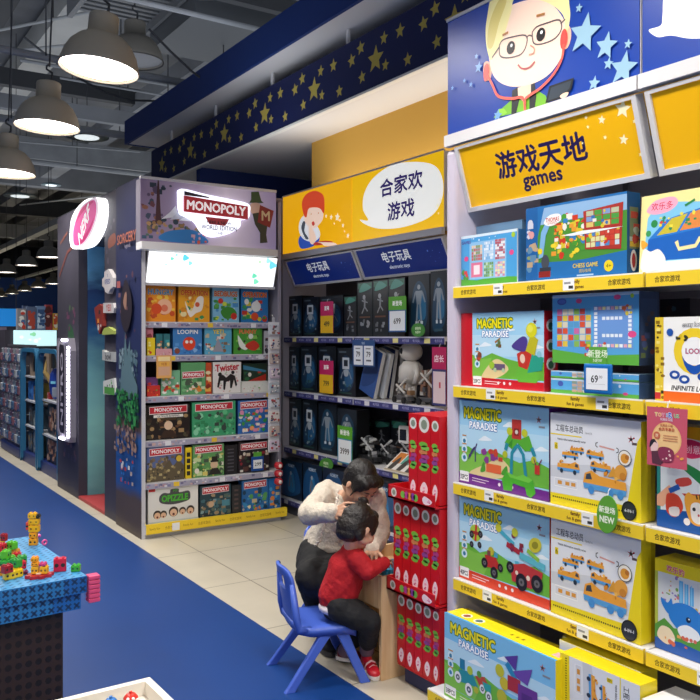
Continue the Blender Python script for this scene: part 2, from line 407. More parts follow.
# ---------------------------------------------------------------- pendant lamps
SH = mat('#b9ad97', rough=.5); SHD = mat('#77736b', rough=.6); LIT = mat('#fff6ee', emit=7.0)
CEIL = 6.2
def pendant(x, y, h, label, r=.225, group=None, light_on=24, dark=False, tilt=0, sh=None, cat='pendant lamp'):
    t = thing('pendant_lamp', label, cat, (x, y, h), group=group, rot=(0, tilt, 0))
    sh = sh or (SHD if dark else SH)
    k = r/.225
    # bell shade, socket housing and cap
    MB().lathe([(.222*k, .004), (.226*k, 0), (.228*k, .006), (.222*k, .03*k), (.205*k, .09*k), (.175*k, .145*k), (.135*k, .185*k), (.092*k, .205*k), (.088*k, .205*k), (.13*k, .18*k), (.168*k, .142*k), (.198*k, .088*k), (.215*k, .03*k), (.222*k, .004)], sh).build('lamp_shade', t, smooth=True)
    MB().lathe([(0, .33*k), (.06*k, .33*k), (.082*k, .322*k), (.085*k, .31*k), (.085*k, .20*k), (.092*k, .2*k), (0, .2*k)], sh, n=20).build('socket_housing', t, smooth=True)
    d = MB(); d.lathe([(0, .012*k), (.12*k, .012*k), (.214*k, .02*k)], LIT if not dark else mat('#77777a'), n=28); d.build('diffuser', t)
    hk = MB().tube([(.0, 0, .33*k), (.02*k, 0, .36*k), (.02*k, 0, .40*k), (-.02*k, 0, .42*k), (-.02*k, 0, .44*k), (0, 0, .46*k)], .008*k, G2, n=6); hk.build('hook', t)
    MB().cyl((0, 0, .44*k), (0, 0, CEIL-h), .006, G2, n=6).build('suspension_cable', t)
    if light_on and not dark:
        l = light('AREA', (0, 0, -.012), light_on, size=.40*k, color=(1, .955, .90), spread=2.6); l.parent = t
    return t
GN = 'pendant lamps over the blue aisle'
pendant(1.37, 4.75, 3.03, 'largest lit grey bell pendant lamp, nearest over the blue aisle', group=GN, tilt=.10)
pendant(1.39, 6.10, 2.99, 'lit grey bell pendant lamp second nearest over the blue aisle, behind the largest one', group=GN, tilt=.04)
pendant(1.47, 8.0, 2.98, 'lit grey bell pendant lamp third nearest over the blue aisle, cut by the photo edge', r=.25, group=GN, tilt=.03)
for i, Y in enumerate([3.3, 1.9, .5, -1.0]):
    pendant(1.37, Y, 3.03, 'lit bell pendant lamp %s in front of the largest one, over the aisle' % ORD[i], group=GN)
for i, Y in enumerate([9.9, 11.8, 13.7]):  # row carried on out of view, added to brighten the far aisle
    pendant(1.45, Y, 2.98, 'added unseen bell pendant lamp %s beyond the third nearest one' % ORD[i], group=GN)
for i, Y in enumerate([-.5, 1.4, 3.3, 5.2, 7.1]):
    pendant(-1.5, Y, 3.03, 'lit bell pendant lamp over the middle of the blue floor, %s of its row' % ORD[i], group=GN)
p = pxyz(135, 48, 4.6)
pendant(p[0]+0, p[1], 4.45, 'unlit dark bell lamp hanging high behind the largest pendant lamp', group=None, dark=True, r=.30)
def flatlamp(px, py, Z, r, label):
    x, y, z = pxyz(px, py, Z); t = thing('pendant_lamp', label, 'pendant lamp', (x, y, z))
    MB().lathe([(0, .07), (.08*r, .065), (r*.9, .02), (r, 0), (r*.98, -.006), (0, -.004)], mat('#557079', rough=.3), n=26).build('lamp_shade', t, smooth=True)
    MB().lathe([(0, -.012), (r*.55, -.012), (r*.56, -.005)], mat('#e8f2f5', emit=.9), n=20).build('diffuser', t)
    MB().cyl((0, 0, .06), (0, 0, CEIL-z), .006, G2, n=6).build('suspension_cable', t)
flatlamp(87, 137, 4.3, .30, 'thin flat disc lamp with a bluish rim beside the second nearest bell lamp')
flatlamp(20, 196, 4.3, .32, 'thin flat disc lamp hanging below the third nearest bell lamp')
flatlamp(51, 185, 4.6, .2, 'smallest thin flat disc lamp, between two bell lamps')
GB = 'distant pendant lamps, nearer row'; GC = 'distant pendant lamps, farther row'
for i, Y in enumerate([16.2, 18.3, 20.6, 22.8, 25.2]):
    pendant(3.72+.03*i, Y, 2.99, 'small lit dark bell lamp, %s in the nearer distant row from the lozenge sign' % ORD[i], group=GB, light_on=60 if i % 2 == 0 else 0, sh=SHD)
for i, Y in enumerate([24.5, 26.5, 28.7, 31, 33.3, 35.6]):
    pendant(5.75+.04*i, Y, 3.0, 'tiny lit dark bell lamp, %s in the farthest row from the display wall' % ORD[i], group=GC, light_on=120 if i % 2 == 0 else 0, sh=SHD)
# ================================================================ fixtures
LIL = mat('#c9c0cf', rough=.45); PAN = mat('#8d8892', rough=.6); SHW = mat('#d8d6d6', rough=.45); YST = '#f2cf2c'
def shelf_unit(label, loc, rz, wd, depth, H, shelves, base, strip, side_panels=True, back=PAN, sidem=LIL, dims=None, cat='shelving unit', name='shelving_unit', plinth=None):
    """shelves: [(z, front offset)]; local x along the front, y into the depth, front of the unit at y=0"""
    t = thing(name, label, cat, loc, rz)
    MB().box(-wd/2, wd/2, depth-.02, depth, 0, H, back).build('back_panel', t)
    if side_panels:
        for sx in side_panels if isinstance(side_panels, (list, tuple)) else (-1, 1):
            x = sx*wd/2; MB().rbox(min(x, x+sx*.045), max(x, x+sx*.045), 0, depth, 0, H, sidem, r=.008).build('side_panel', t)
    for n, (z, y0) in enumerate(shelves):
        s = MB().box(-wd/2+.002, wd/2-.002, y0, depth-.02, z-.03, z, SHW).build('shelf', t)
        strip(s, -wd/2+.004, wd/2-.004, y0, z, n)
    z, y0 = base
    s = MB().box(-wd/2, wd/2, y0, depth-.02, z-.03, z, SHW).box(-wd/2+.005, wd/2-.005, y0+.02, depth-.03, 0.0, z-.03, plinth or SHW).build('base_deck', t)
    strip(s, -wd/2+.004, wd/2-.004, y0, z, 99)
    return t
def yellow_strip(par, x0, x1, y, z, n):
    h = .046; m = MB(); m.box(x0, x1, y-.012, y, z-.042, z+.004, (YST, YST, SHW, SHW))
    a = front(m, x0, x1, z-.042, z+.004, y-.012); L = x1-x0
    a.keep = True
    a.rect(0, .9, 1, 1, '#f7f1d8')
    k = int(L/.15)
    for i in range(k):
        u = (i+.5)/k
        if i % 2 == 0: a.text('合家欢游戏', u, .46, .42, '#4a3808', sx=.85, bold=.02)
        else:
            a.text('family', u, .66, .34, '#5a2408', bold=.04); a.text('fun & games', u, .28, .30, '#5a2408', bold=.03)
    rr = random.Random(n*7+int(x1*50)+int(z*9))
    a.k += 1
    for q in range(2 if n != 99 else 1):
        u = (q+rr.uniform(.3, .7))/2; a.rect(u-.028, .08, u+.028, .92, '#f4f4f2'); a.k += .5
        a.rect(u-.022, .55, u+.01, .7, '#999'); a.rect(u-.0, .2, u+.022, .42, '#333'); a.k += .5
    m.build('price_strip', par)
def blue_strip(par, x0, x1, y, z, n):
    m = MB(); m.box(x0, x1, y-.01, y, z-.05, z, ('#3a3c78', SHW, SHW, SHW))
    a = front(m, x0, x1, z-.05, z, y-.01); a.keep = True
    k = 9
    a.rect(0, .82, 1, 1, '#cfcfe2'); 
    for i in range(k):
        u = (i+.5)/k
        if i % 3 == 1: a.rect(u-.03, .12, u+.03, .78, '#e2d98e' if n % 2 == 0 else '#d8d8dd')
        else: a.text('电子玩具', u, .45, .4, '#b8b8e0', sx=.9)
    m.build('price_strip', par)
def pattern_strip(par, x0, x1, y, z, n):
    if n == 99:
        m = MB(); m.box(x0-.01, x1+.03, y-.03, y, z-.06, z+.01, (YST, YST, YST, SHW)); a = front(m, x0-.01, x1+.03, z-.06, z+.01, y-.03); a.keep = True
        for i in range(9): a.text('合家欢游戏' if i % 2 else 'family fun', (i+.5)/9, .5, .34, '#9a6a12', sx=.8)
        a.k += 1; a.rect(.17, .1, .22, .9, '#eee'); m.build('price_strip', par); return
    m = MB(); m.box(x0, x1+.01, y-.012, y, z-.045, z, ('#a3a0b4', SHW, SHW, SHW)); a = front(m, x0, x1, z-.045, z, y-.012)
    a.scatter(46, ['#c7bccb', '#7f7fa6', '#b48a94', '#d9d6dd', '#6d6a8c', '#c9a6a0'], .01, .15, .99, .85, .12, .3, seed=n+3, kind='rect')
    a.rect(0, .88, 1, 1, '#d9d9df'); a.keep = True
    for i in range(3):
        u = .16+.33*i+.05*(n % 3)
        a.rect(u-.02, .1, u+.02, .85, '#e8c33a' if (i+n) % 3 == 1 else '#e6e6ea')
    m.build('price_strip', par)

# -------- games shelving along the aisle, two bays (front plane X = 2.14)
GX = 2.14; Y0 = 2.514; YM = yx(646.5, GX); Y2 = YM-.92
SHZ = [1.692, 1.300, .915, .535]
b1 = shelf_unit('first bay of the lilac games shelves, beside the tower of red boxes', (GX, (Y0+YM)/2, 0), W_, Y0-YM, .50, 2.25, [(z, .0) for z in SHZ], (.125, -.13), yellow_strip, side_panels=False)
# end panel: its outer edge shows as the lilac upright
MB().rbox(-(Y0-YM)/2-.060, -(Y0-YM)/2, .0, .5, 0, 2.25, LIL, r=.02).build('end_panel', b1)
up = MB().box(-.012, .012, .47, .479, .16, 2.24, '#5a5660'); up.build('upright', b1)
b2 = shelf_unit('second bay of the lilac games shelves, nearest the camera and cut by the photo edge', (GX, (YM+Y2)/2, 0), W_, YM-Y2-.004, .50, 2.25, [(z, .0) for z in SHZ], (.125, -.13), yellow_strip, side_panels=False)
MB().box(-.012, .012, .47, .479, .16, 2.24, '#5a5660').build('upright', b2)

# -------- electronic toys shelving (front plane X = 3.40)
EX = 3.40; EA = 6.28; EB = yx(352, EX); EC = EB-1.08
EZ = [1.495, 1.03, .545]
DKB = mat('#4a4650', rough=.7)
for (ya, yb), lb in (((EA, EB), 'electronic toys shelving bay beside the board game end shelves, full of dark robot boxes'), ((EB, EC), 'electronic toys shelving bay behind the woman, with a white round-headed robot')):
    t = shelf_unit(lb, (EX, (ya+yb)/2, 0), W_, ya-yb-.004, .46, 2.19, [(z, .02) for z in EZ], (.13, -.06), blue_strip, side_panels=False, back=DKB, plinth=mat('#4b4c55'))
# upright grey end panels of that run
MB_ = MB().box(3.40, 3.86, EA, EA+.05, 0, 2.68, mat('#a8a3ae', rough=.6)); one('end_panel_board', MB_, 'tall grey end board closing the electronic toys shelves beside the board games', 'panel')

# ================================================================ lit signs
GLOW = .55
def lkw(e): return {'emit': e, 'rough': .35}
def sign_box(label, X, ya, yb, z0, z1, paint, bg, e=GLOW, depth=.14, frame=SHW, cat='sign', name='header_sign', sx=None):
    """upright light box facing the aisle; the printed face is a part"""
    wd = ya-yb; t = thing(name, label, cat, (X, (ya+yb)/2, z0), W_)
    h = z1-z0
    f = MB().box(-wd/2, wd/2, .004, depth, 0, h, frame)
    f.box(-wd/2, wd/2, -.018, .01, -.045, 0, frame).box(-wd/2, wd/2, -.006, .01, h, h+.012, frame)
    f.build('sign_frame', t)
    m = MB(); m.box(-wd/2+.003, wd/2-.003, 0, .004, 0, h, mat(bg, **lkw(e)))
    a = front(m, -wd/2, wd/2, 0, h, 0, kw=lkw(e)); paint(a); m.build('printed_face', t)
    return t
def conv_pix(a, X, ya, yb, z0, z1, sc=1., ox=0., oy=0.):
    """drawing positions read in photo pixels on the sign's own plane"""
    def c(cx, cy):
        px, py = ox+cx/sc, oy+cy/sc
        return ((ya-yx(px, X))/(ya-yb), (zx(px, py, X)-z0)/(z1-z0))
    return c
# games header with the cartoon boy
HX = 2.14; HA = 2.56; HM = yx(640, HX); HC = HM-.93; HZ0, HZ1 = 2.305, 2.765
def boy(a):
    a.step = .0002
    c = conv_pix(a, HX, HA, HM, HZ0, HZ1, 2.5926, 430, 0)
    def B(pts, col, k=5): a.blob([c(*p) for p in pts], col, k)
    def Pl(pts, col): a.poly([c(*p) for p in pts], col)
    def Ln(pts, wd, col): a.line([c(*p) for p in smooth_open(pts)], wd, col)
    # clothes, ears, head, hair
    Pl([(165, 306), (182, 285), (208, 262), (240, 235), (275, 232), (300, 248), (306, 268), (296, 272), (246, 287)], '#6fae2e')
    Pl([(166, 305), (178, 283), (192, 281), (200, 292), (190, 300)], '#8ac43b')
    Pl([(213, 235), (228, 226), (238, 235), (222, 300), (211, 298)], '#1c2026')
    Pl([(258, 215), (272, 212), (276, 250), (272, 280), (258, 283)], '#1c2026')
    Pl([(228, 228), (262, 214), (262, 240), (240, 262), (229, 250)], '#f4cdb2')
    B([(140, 165), (152, 160), (160, 178), (157, 205), (146, 208), (139, 190)], '#f2b79c')
    B([(346, 72), (360, 66), (367, 85), (362, 115), (350, 128), (340, 110)], '#f2b79c')
    B([(152, 130), (160, 60), (220, 10), (300, 2), (350, 55), (352, 110), (335, 160), (300, 200), (250, 222), (200, 222), (165, 195)], '#f9d9c4', 6)
    B([(157, 155), (146, 110), (148, 50), (172, -30), (260, -60), (345, -40), (363, 20), (362, 60), (352, 90), (346, 40), (300, 5), (225, -5), (210, 35), (190, 100), (168, 140)], '#ece3a2', 6)
    B([(150, 120), (155, 60), (180, 0), (200, 0), (180, 60), (164, 120)], '#d9c978', 5)
    # glasses, eyes, nose, mouth, brows
    for pts in ([(181, 118), (183, 145), (205, 150), (238, 140), (252, 112), (248, 92), (215, 96), (190, 104)],
                [(266, 84), (270, 112), (292, 114), (325, 100), (342, 75), (336, 52), (305, 60), (278, 70)]):
        Ln(pts+[pts[0]], .012, '#5b4f50')
    Ln([(252, 98), (258, 92), (266, 94)], .012, '#5b4f50'); Ln([(181, 122), (162, 150)], .012, '#5b4f50'); Ln([(340, 62), (352, 50)], .012, '#5b4f50')
    for u, v in ((211, 124), (289, 90)):
        p = c(u, v); a.ell(p[0], p[1], .047, '#221d20', ry=.052, n=14); a.ell(p[0]+.004, p[1]+.015, .014, '#ffffff', n=8)
    Ln([(262, 118), (272, 126), (270, 138), (258, 142)], .012, '#c98f78')
    Ln([(230, 168), (240, 178), (258, 176), (274, 160)], .014, '#b4595a')
    Ln([(190, 92), (205, 84)], .018, '#a8743f'); Ln([(278, 42), (300, 36)], .018, '#a8743f')
    # red stethoscope
    for u, v in ((148, 188), (349, 102)):
        p = c(u, v); a.ell(p[0], p[1], .034, '#e34b45', ry=.075, n=14, rot=-.1)
    Ln([(152, 195), (165, 222), (180, 250), (215, 256), (243, 254), (249, 288)], .022, '#ea5c4e')
    Ln([(349, 115), (345, 150), (325, 190), (290, 228), (252, 254), (249, 270)], .022, '#ea5c4e')
    # tablet and hand
    Pl([(302, 268), (312, 224), (376, 202), (370, 232), (344, 256)], '#191b20'); Pl([(308, 262), (317, 228), (370, 209), (364, 230), (340, 251)], '#2f3a45')
    B([(340, 250), (350, 242), (362, 240), (358, 250), (346, 256)], '#f4cdb2')
    for u, v, r in ((404, 88, .15), (460, 120, .10), (505, 178, .12), (466, 166, .045), (517, 115, .035), (429, 217, .055), (390, 22, .035), (130, 175, .05), (124, 147, .025), (93, 210, .022), (62, 229, .022), (110, 220, .025), (180, 300, .05)):
        p = c(u, v); a.star(p[0], p[1], r, '#8fb4c8' if u > 300 else '#6f9fd8', rot=.25)
def smooth_open(pts, k=4):
    n = len(pts); o = []
    for i in range(n-1):
        a, b, c, d = pts[max(i-1, 0)], pts[i], pts[i+1], pts[min(i+2, n-1)]
        for j in range(k):
            t = j/k; o.append(tuple(.5*(2*b[q]+(c[q]-a[q])*t+(2*a[q]-5*b[q]+4*c[q]-d[q])*t*t+(3*b[q]-a[q]-3*c[q]+d[q])*t**3) for q in (0, 1)))
    return o+[pts[-1]]
sign_box('blue lit header sign with a cartoon blond boy in glasses listening with a red stethoscope', HX, HA, HM, HZ0, HZ1, boy, '#0b3a98', e=.16)
def bubble(a):
    c = conv_pix(a, HX, HM-.006, HC, HZ0, HZ1, 2.5926, 430, 0)
    a.blob([c(*p) for p in [(567, 78), (590, 96), (625, 92), (680, 100), (760, 90), (840, 40), (850, -40), (760, -90), (660, -70), (610, -20), (603, 40), (598, 66)]], '#fdfdfd')
sign_box('blue lit header sign with a white speech bubble, at the photo edge', HX, HM-.006, HC, HZ0, HZ1, bubble, '#0b3a98', e=.16)
# slanted lower headers
def slant_sign(label, X, ya, yb, z0, z1, back, paint, bg, e=GLOW, frame=SHW, inset0=0, inset1=0):
    """a panel under the header leaning back towards the shelves at its foot"""
    wd = ya-yb; h = math.hypot(z1-z0, back); ang = math.atan2(back, z1-z0)
    t = thing('slanted_sign', label, 'sign', (X+back, (ya+yb)/2, z0)); t.rotation_euler = Euler((-0.0, 0, W_))
    # lean: rotate about local x so the top comes forward
    t.rotation_euler = (Matrix.Rotation(W_, 3, 'Z') @ Matrix.Rotation(ang, 3, 'X')).to_euler()
    f = MB(); b = .018
    f.box(-wd/2, wd/2, .004, .03, 0, h, frame)
    for q in ((-wd/2, wd/2, 0, b), (-wd/2, wd/2, h-b*.6, h), (-wd/2, -wd/2+b, b, h-b*.6), (wd/2-b, wd/2, b, h-b*.6)): f.box(q[0], q[1], -.008, .004, q[2], q[3], frame)
    f.build('sign_frame', t)
    m = MB(); m.box(-wd/2+b, wd/2-b, 0, .004, b, h-b*.6, mat(bg, **lkw(e))); a = front(m, -wd/2, wd/2, 0, h, 0, kw=lkw(e)); paint(a); m.build('printed_face', t)
    return t
def games(a):
    a.text('游戏天地', .485, .57, .37, '#23184c', bold=.03, sx=1.04)
    a.text('games', .48, .235, .19, '#23184c', bold=.045, sx=1.05)
    a.keep = True
    for u, v, r in ((.93, .88, .12), (.83, .82, .06), (.91, .52, .07), (.97, .3, .03), (.76, .9, .03), (.72, .6, .02), (.97, .7, .03), (.83, .6, .03), (.76, .78, .025)): a.star(u, v, r, '#f7edc0', rot=.3)
SX = HX+.0
slant_sign('yellow slanted sign reading games with dark Chinese lettering', SX, Y0-.003, HM+.012, 2.0, 2.252, .075, games, '#eeb40e', e=.12)
slant_sign('yellow slanted sign with no lettering in view, at the photo edge', SX, HM-.02, HC, 2.0, 2.252, .075, lambda a: None, '#eeb40e', e=.12)

# electronic toys headers
QZ0, QZ1 = 2.205, 2.70
def redboy(a):
    c = conv_pix(a, EX, EA, EB, QZ0, QZ1, 3.889, 270, 140)
    def B(p, col, k=5): a.blob([c(*q) for q in p], col, k)
    B([(118, 420), (110, 390), (125, 365), (160, 350), (190, 370), (190, 395), (170, 412), (140, 422)], '#2b55b5')
    B([(112, 350), (118, 310), (140, 295), (180, 330), (195, 370), (170, 395), (130, 385)], '#e8eef5')
    B([(122, 345), (128, 318), (138, 320), (134, 355), (150, 382), (138, 384)], '#49525f')
    B([(150, 340), (165, 345), (180, 380), (168, 405), (155, 395)], '#f8d6c0')
    B([(140, 255), (160, 245), (200, 260), (207, 300), (190, 330), (165, 345), (140, 325), (130, 290)], '#fbdcc8')
    B([(131, 290), (124, 245), (140, 212), (175, 198), (207, 215), (212, 260), (208, 285), (196, 268), (175, 262), (150, 268), (142, 300)], '#dd4b2c')
    for u, v in ((160, 288), (188, 284)): p = c(u, v); a.ell(p[0], p[1], .014, '#232323', n=8)
    B([(162, 322), (170, 316), (174, 328), (167, 334)], '#c7463f')
    B([(172, 400), (210, 392), (245, 396), (210, 406), (175, 410)], '#b53b34')
    B([(185, 398), (200, 402), (215, 412), (260, 410), (250, 400), (225, 398)], '#fbdcc8')
    for u, v, r in ((238, 300, .05), (262, 300, .075), (218, 296, .035), (284, 332, .04), (303, 372, .045), (272, 312, .03), (250, 325, .022), (290, 355, .02)):
        p = c(u, v); a.star(p[0], p[1], r, '#fff8d8', rot=.2)
def family(a):
    c = conv_pix(a, EX, EB, EC, QZ0, QZ1, 3.889, 270, 140)
    a.blob([c(*p) for p in [(350, 310), (375, 330), (430, 345), (520, 338), (620, 300), (665, 240), (672, 160), (640, 100), (560, 85), (470, 100), (400, 150), (366, 210), (362, 270), (382, 312)]], '#fdfdf6', 7)
    p = c(508, 170); a.text('合家欢', p[0]+.0, p[1], .25, '#2b1d63', bold=.035, sx=1.25)
    p = c(508, 270); a.text('游戏', p[0], p[1], .25, '#2b1d63', bold=.035, sx=1.2)
    for u, v, r in ((652, 255, .035), (664, 232, .03), (655, 285, .02)): p = c(u, v); a.star(p[0], p[1], r, '#fff3b5')
sign_box('yellow lit header sign with a red haired cartoon boy playing and white stars', EX, EA, EB, QZ0, QZ1, redboy, '#fbb90f', e=.62)
sign_box('yellow lit header sign with Chinese lettering in a white speech bubble', EX, EB, EC, QZ0, QZ1, family, '#fbc40f', e=.62)
def elec(a):
    a.otext('电子玩具', .46, .63, .33, '#f2f5fa', '#122a78', b0=.02, b1=.02); a.text('electronic toys', .46, .29, .15, '#dfe8f6', bold=.02)
    a.scatter(7, ['#3a5cb4', '#5f86cf'], .8, .2, .97, .9, .012, .03, seed=4, kind='ell')
slant_sign('navy slanted electronic toys sign under the red haired boy header', EX+.01, EA-.02, EB+.012, 1.93, 2.15, .10, elec, '#122a78', e=.25)
slant_sign('navy slanted electronic toys sign under the speech bubble header', EX+.01, EB-.012, EC+.02, 1.93, 2.15, .10, elec, '#122a78', e=.25)
# ================================================================ display wall and board game end shelves
DW = mat('#3d3a47', rough=.55, noise=.25, scale=1.5); WX = 2.03
def ramp_mat(stops, axis='Z', z0=0, z1=1, rough=.5, noise=.2, wave=0, emit=0):
    m = bpy.data.materials.new('printed_panel'); m.use_nodes = True; nt = m.node_tree; b = nt.nodes['Principled BSDF']
    tc = nt.nodes.new('ShaderNodeTexCoord'); sp = nt.nodes.new('ShaderNodeSeparateXYZ'); nt.links.new(tc.outputs['Object'], sp.inputs[0])
    n = nt.nodes.new('ShaderNodeTexNoise'); n.inputs['Scale'].default_value = 2.2; n.inputs['Detail'].default_value = 6
    mp = nt.nodes.new('ShaderNodeMapping'); mp.inputs['Scale'].default_value = (1, 1, 3 if wave else 1); nt.links.new(tc.outputs['Object'], mp.inputs[0]); nt.links.new(mp.outputs[0], n.inputs[0])
    mr = nt.nodes.new('ShaderNodeMapRange'); mr.inputs[1].default_value = z0; mr.inputs[2].default_value = z1
    nt.links.new(sp.outputs[axis], mr.inputs[0])
    ad = nt.nodes.new('ShaderNodeMath'); ad.operation = 'MULTIPLY_ADD'; nt.links.new(n.outputs['Fac'], ad.inputs[0]); ad.inputs[1].default_value = noise
    sb = nt.nodes.new('ShaderNodeMath'); sb.operation = 'SUBTRACT'; sb.inputs[1].default_value = noise/2
    nt.links.new(mr.outputs[0], ad.inputs[2]); nt.links.new(ad.outputs[0], sb.inputs[0])
    r = nt.nodes.new('ShaderNodeValToRGB'); e = r.color_ramp.elements
    while len(e) < len(stops): e.new(.5)
    for q, (p, c) in zip(e, stops): q.position = p; q.color = (*lin(c), 1)
    nt.links.new(sb.outputs[0], r.inputs[0]); nt.links.new(r.outputs[0], b.inputs['Base Color']); b.inputs['Roughness'].default_value = rough
    if emit: nt.links.new(r.outputs[0], b.inputs['Emission Color']); b.inputs['Emission Strength'].default_value = emit
    return m
YP = [5.90, 6.50, 6.87, 7.68, 8.46]; PT = 2.68
dw = thing('display_wall', 'tall dark display wall with a teal recess between two posts, beside the blue aisle', 'display stand', (WX, (YP[1]+YP[4])/2, 0), W_)
c0 = (YP[1]+YP[4])/2
def L(Y): return c0-Y            # local x of a world Y
def panel(ya, yb, name, paint=None, x0=0, dep=.55, z0=0, z1=PT, m=DW):
    b = MB().box(L(yb), L(ya), x0, dep, z0, z1, m)
    if paint: paint(front(b, L(yb), L(ya), z0, z1, x0, step=.0006))
    return b.build(name, dw)
def pa(a):                        # far post: lizard, mech prints
    a.blob([(.55, .60), (.75, .58), (.8, .53), (.65, .5), (.6, .46), (.5, .47), (.52, .53)], '#2d5a3c')
    a.scatter(14, ['#5b4a6a', '#6d5a78', '#2f2b3c'], .4, .30, .9, .42, .006, .018, seed=3)
    a.scatter(10, ['#4d6a48', '#6b3f5a'], .45, .56, .85, .66, .005, .014, seed=6)
    a.scatter(16, ['#6a4a52', '#8a5f5a', '#3d3550'], .35, .12, .9, .22, .006, .016, seed=9)
    a.line([(.1, .78), (.5, .86), (.9, .88)], .012, '#6b3a35'); a.line([(.15, .9), (.5, .93)], .01, '#7a4a40')
panel(YP[3], YP[4], 'far_post', pa)
def pb(a):                        # near post with stuck-on brand plates
    a.scatter(8, ['#5b5262', '#4a4658'], .1, .75, .9, .95, .004, .012, seed=5)
    a.blob([(.3, .86), (.75, .87), (.8, .84), (.3, .83)], '#8a4a38')
panel(YP[1], YP[2], 'near_post', pb)
panel(YP[2], YP[3], 'lintel', lambda a: a.scatter(6, ['#8892b4', '#54597a'], .6, .1, 1, .9, .03, .09, seed=2), z0=2.33, dep=.3)
teal = ramp_mat([(0, '#5f9aa0'), (.28, '#8fd0c8'), (.48, '#7ab8c0'), (.64, '#23588f'), (.8, '#16356a'), (.9, '#6fb8e8'), (1, '#5aa0d8')], 'Z', 0, 2.4, noise=.22, wave=1)
b = MB().box(L(YP[3])-.0, L(YP[3])+.02, .08, 1.6, .03, 2.6, teal); b.build('teal_backdrop', dw)['label'] = 'teal to navy printed backdrop'
MB().box(L(YP[3]), L(YP[2]), .0, 1.6, .003, .03, mat('#b23a3c', rough=.5)).build('red_platform', dw)
MB().box(L(YP[3]), L(YP[2]), 1.6, 1.65, .03, 2.6, mat('#15243f')).build('recess_back', dw)
# brand plates on the near post
def plate(label, pts, paint, Y=None, col='#c9c3c2', name='brand_plate', cat='sign', th=.035):
    ys = [yx(p[0], WX-.02) for p in pts]; zs = [zx(p[0], p[1], WX-.02) for p in pts]
    ya, yb, z0, z1 = max(ys), min(ys), min(zs), max(zs); cy = (ya+yb)/2
    loc = (WX-th, cy, z0); pl = [(cy-y, z-z0) for y, z in zip(ys, zs)]
    b = MB().prism(pl, 0, th-.001, col, 'y').fix(); a = front(b, -(ya-yb)/2, (ya-yb)/2, 0, z1-z0, 0, step=.0006); paint(a)
    return one(name, b, label, cat, loc, W_, group='small plates stuck on the dark posts')
def pw(*t):
    def f(a):
        for s_, u, v, h, c in t: a.text(s_, u, v, h, c, wmax=.92, bold=.03)
    return f
plate('pale crest-shaped plate with blue lettering on the near dark post', [(106, 272), (110, 269), (113, 274), (115, 278), (115, 287), (112, 289), (110, 294), (107, 292), (106, 288), (104, 286), (104, 279), (106, 277)], pw(('KREO', .5, .5, .2, '#28448c'), ('X', .5, .75, .12, '#28448c')))
plate('cream plate with red lettering below the crest on the near dark post', [(105, 303), (115, 303), (116, 308), (115, 313), (105, 313)], pw(('YES!', .5, .5, .6, '#b5322c')))
plate('green frog-shaped plate on the near dark post', [(104, 332), (106, 328), (110, 327), (113, 329), (116, 331), (116, 334), (104, 335)], pw(('', .5, .5, .1, '#222')), col='#a7b45a')
plate('narrow silver plate reading bowl on the near dark post', [(104, 350), (107, 352), (116, 352), (116, 362), (104, 360)], pw(('bowl', .5, .45, .6, '#33343a')), col='#aeb0ae')
plate('white and green plate on the near dark post, lowest of all', [(105, 381), (116, 378), (117, 392), (116, 395), (105, 394)], lambda a: (a.rect(.1, .05, .95, .45, '#4f9a3e'), a.scatter(5, ['#333', '#6a6'], .2, .5, .8, .9, .05, .12, seed=2)), col='#d5d6d0')
def plate2(label, pts, col):
    plate(label, pts, lambda a: a.scatter(6, ['#e08a3a', '#20222a', '#d4d0c8'], .15, .2, .85, .8, .05, .12, seed=8), col=col)
plate2('red and black action plate at the teal recess edge beside the crest', [(96, 308), (101, 304), (104, 306), (104, 326), (101, 334), (98, 324)], '#8a2f28')
# lozenge light box
def lit_sign(label, pts, x0, x1, paint, face, rim, name='lit_sign'):
    ys = [yx(p[0], x0) for p in pts]; zs = [zx(p[0], p[1], x0) for p in pts]
    ya, yb, z0, z1 = max(ys), min(ys), min(zs), max(zs); cy = (ya+yb)/2
    t = thing(name, label, 'sign', (x0, cy, z0), W_)
    pl = smooth_loop([(cy-y, z-z0) for y, z in zip(ys, zs)], 4)
    MB().prism(pl, .0, x1-x0, rim, 'y').fix().build('glowing_rim', t)
    b = MB(); a = Art(b, (-(ya-yb)/2, -.001, 0), (1, 0, 0), (0, 0, 1), ya-yb, z1-z0, step=.0006, kw={'emit': .42}); paint(a); b.build('printed_face', t)
    return t
def nerf(a):
    a.blob([(.06, .12), (.05, .5), (.3, .88), (.62, .96), (.86, .93), (.92, .62), (.74, .26), (.45, .05)], '#f7e3ee', 5)
    a.blob([(.1, .3), (.14, .55), (.34, .84), (.62, .93), (.82, .88), (.84, .6), (.68, .3), (.42, .1), (.16, .12)], '#e0559a', 5)
    a.blob([(.2, .6), (.36, .84), (.62, .92), (.76, .88), (.5, .8), (.32, .7)], '#c82a74', 4)
    a.blob([(.25, .12), (.45, .13), (.68, .35), (.78, .55), (.6, .35), (.42, .22)], '#c82a74', 4)
    a.otext('NERF', .47, .48, .30, '#ffffff', '#d63a84', wmax=.9, b0=.05, b1=.11, rot=.62, skew=.2)
WGL = mat('#ffffff', emit=2.2)
lit_sign('glowing white and pink lozenge sign high on the dark display wall', [(71, 247), (70.5, 224), (75, 211), (84, 201), (92, 198), (100, 199), (101.5, 212), (99, 228), (92, 242), (84, 247.5)], WX-.06, WX-.003, nerf, None, WGL)
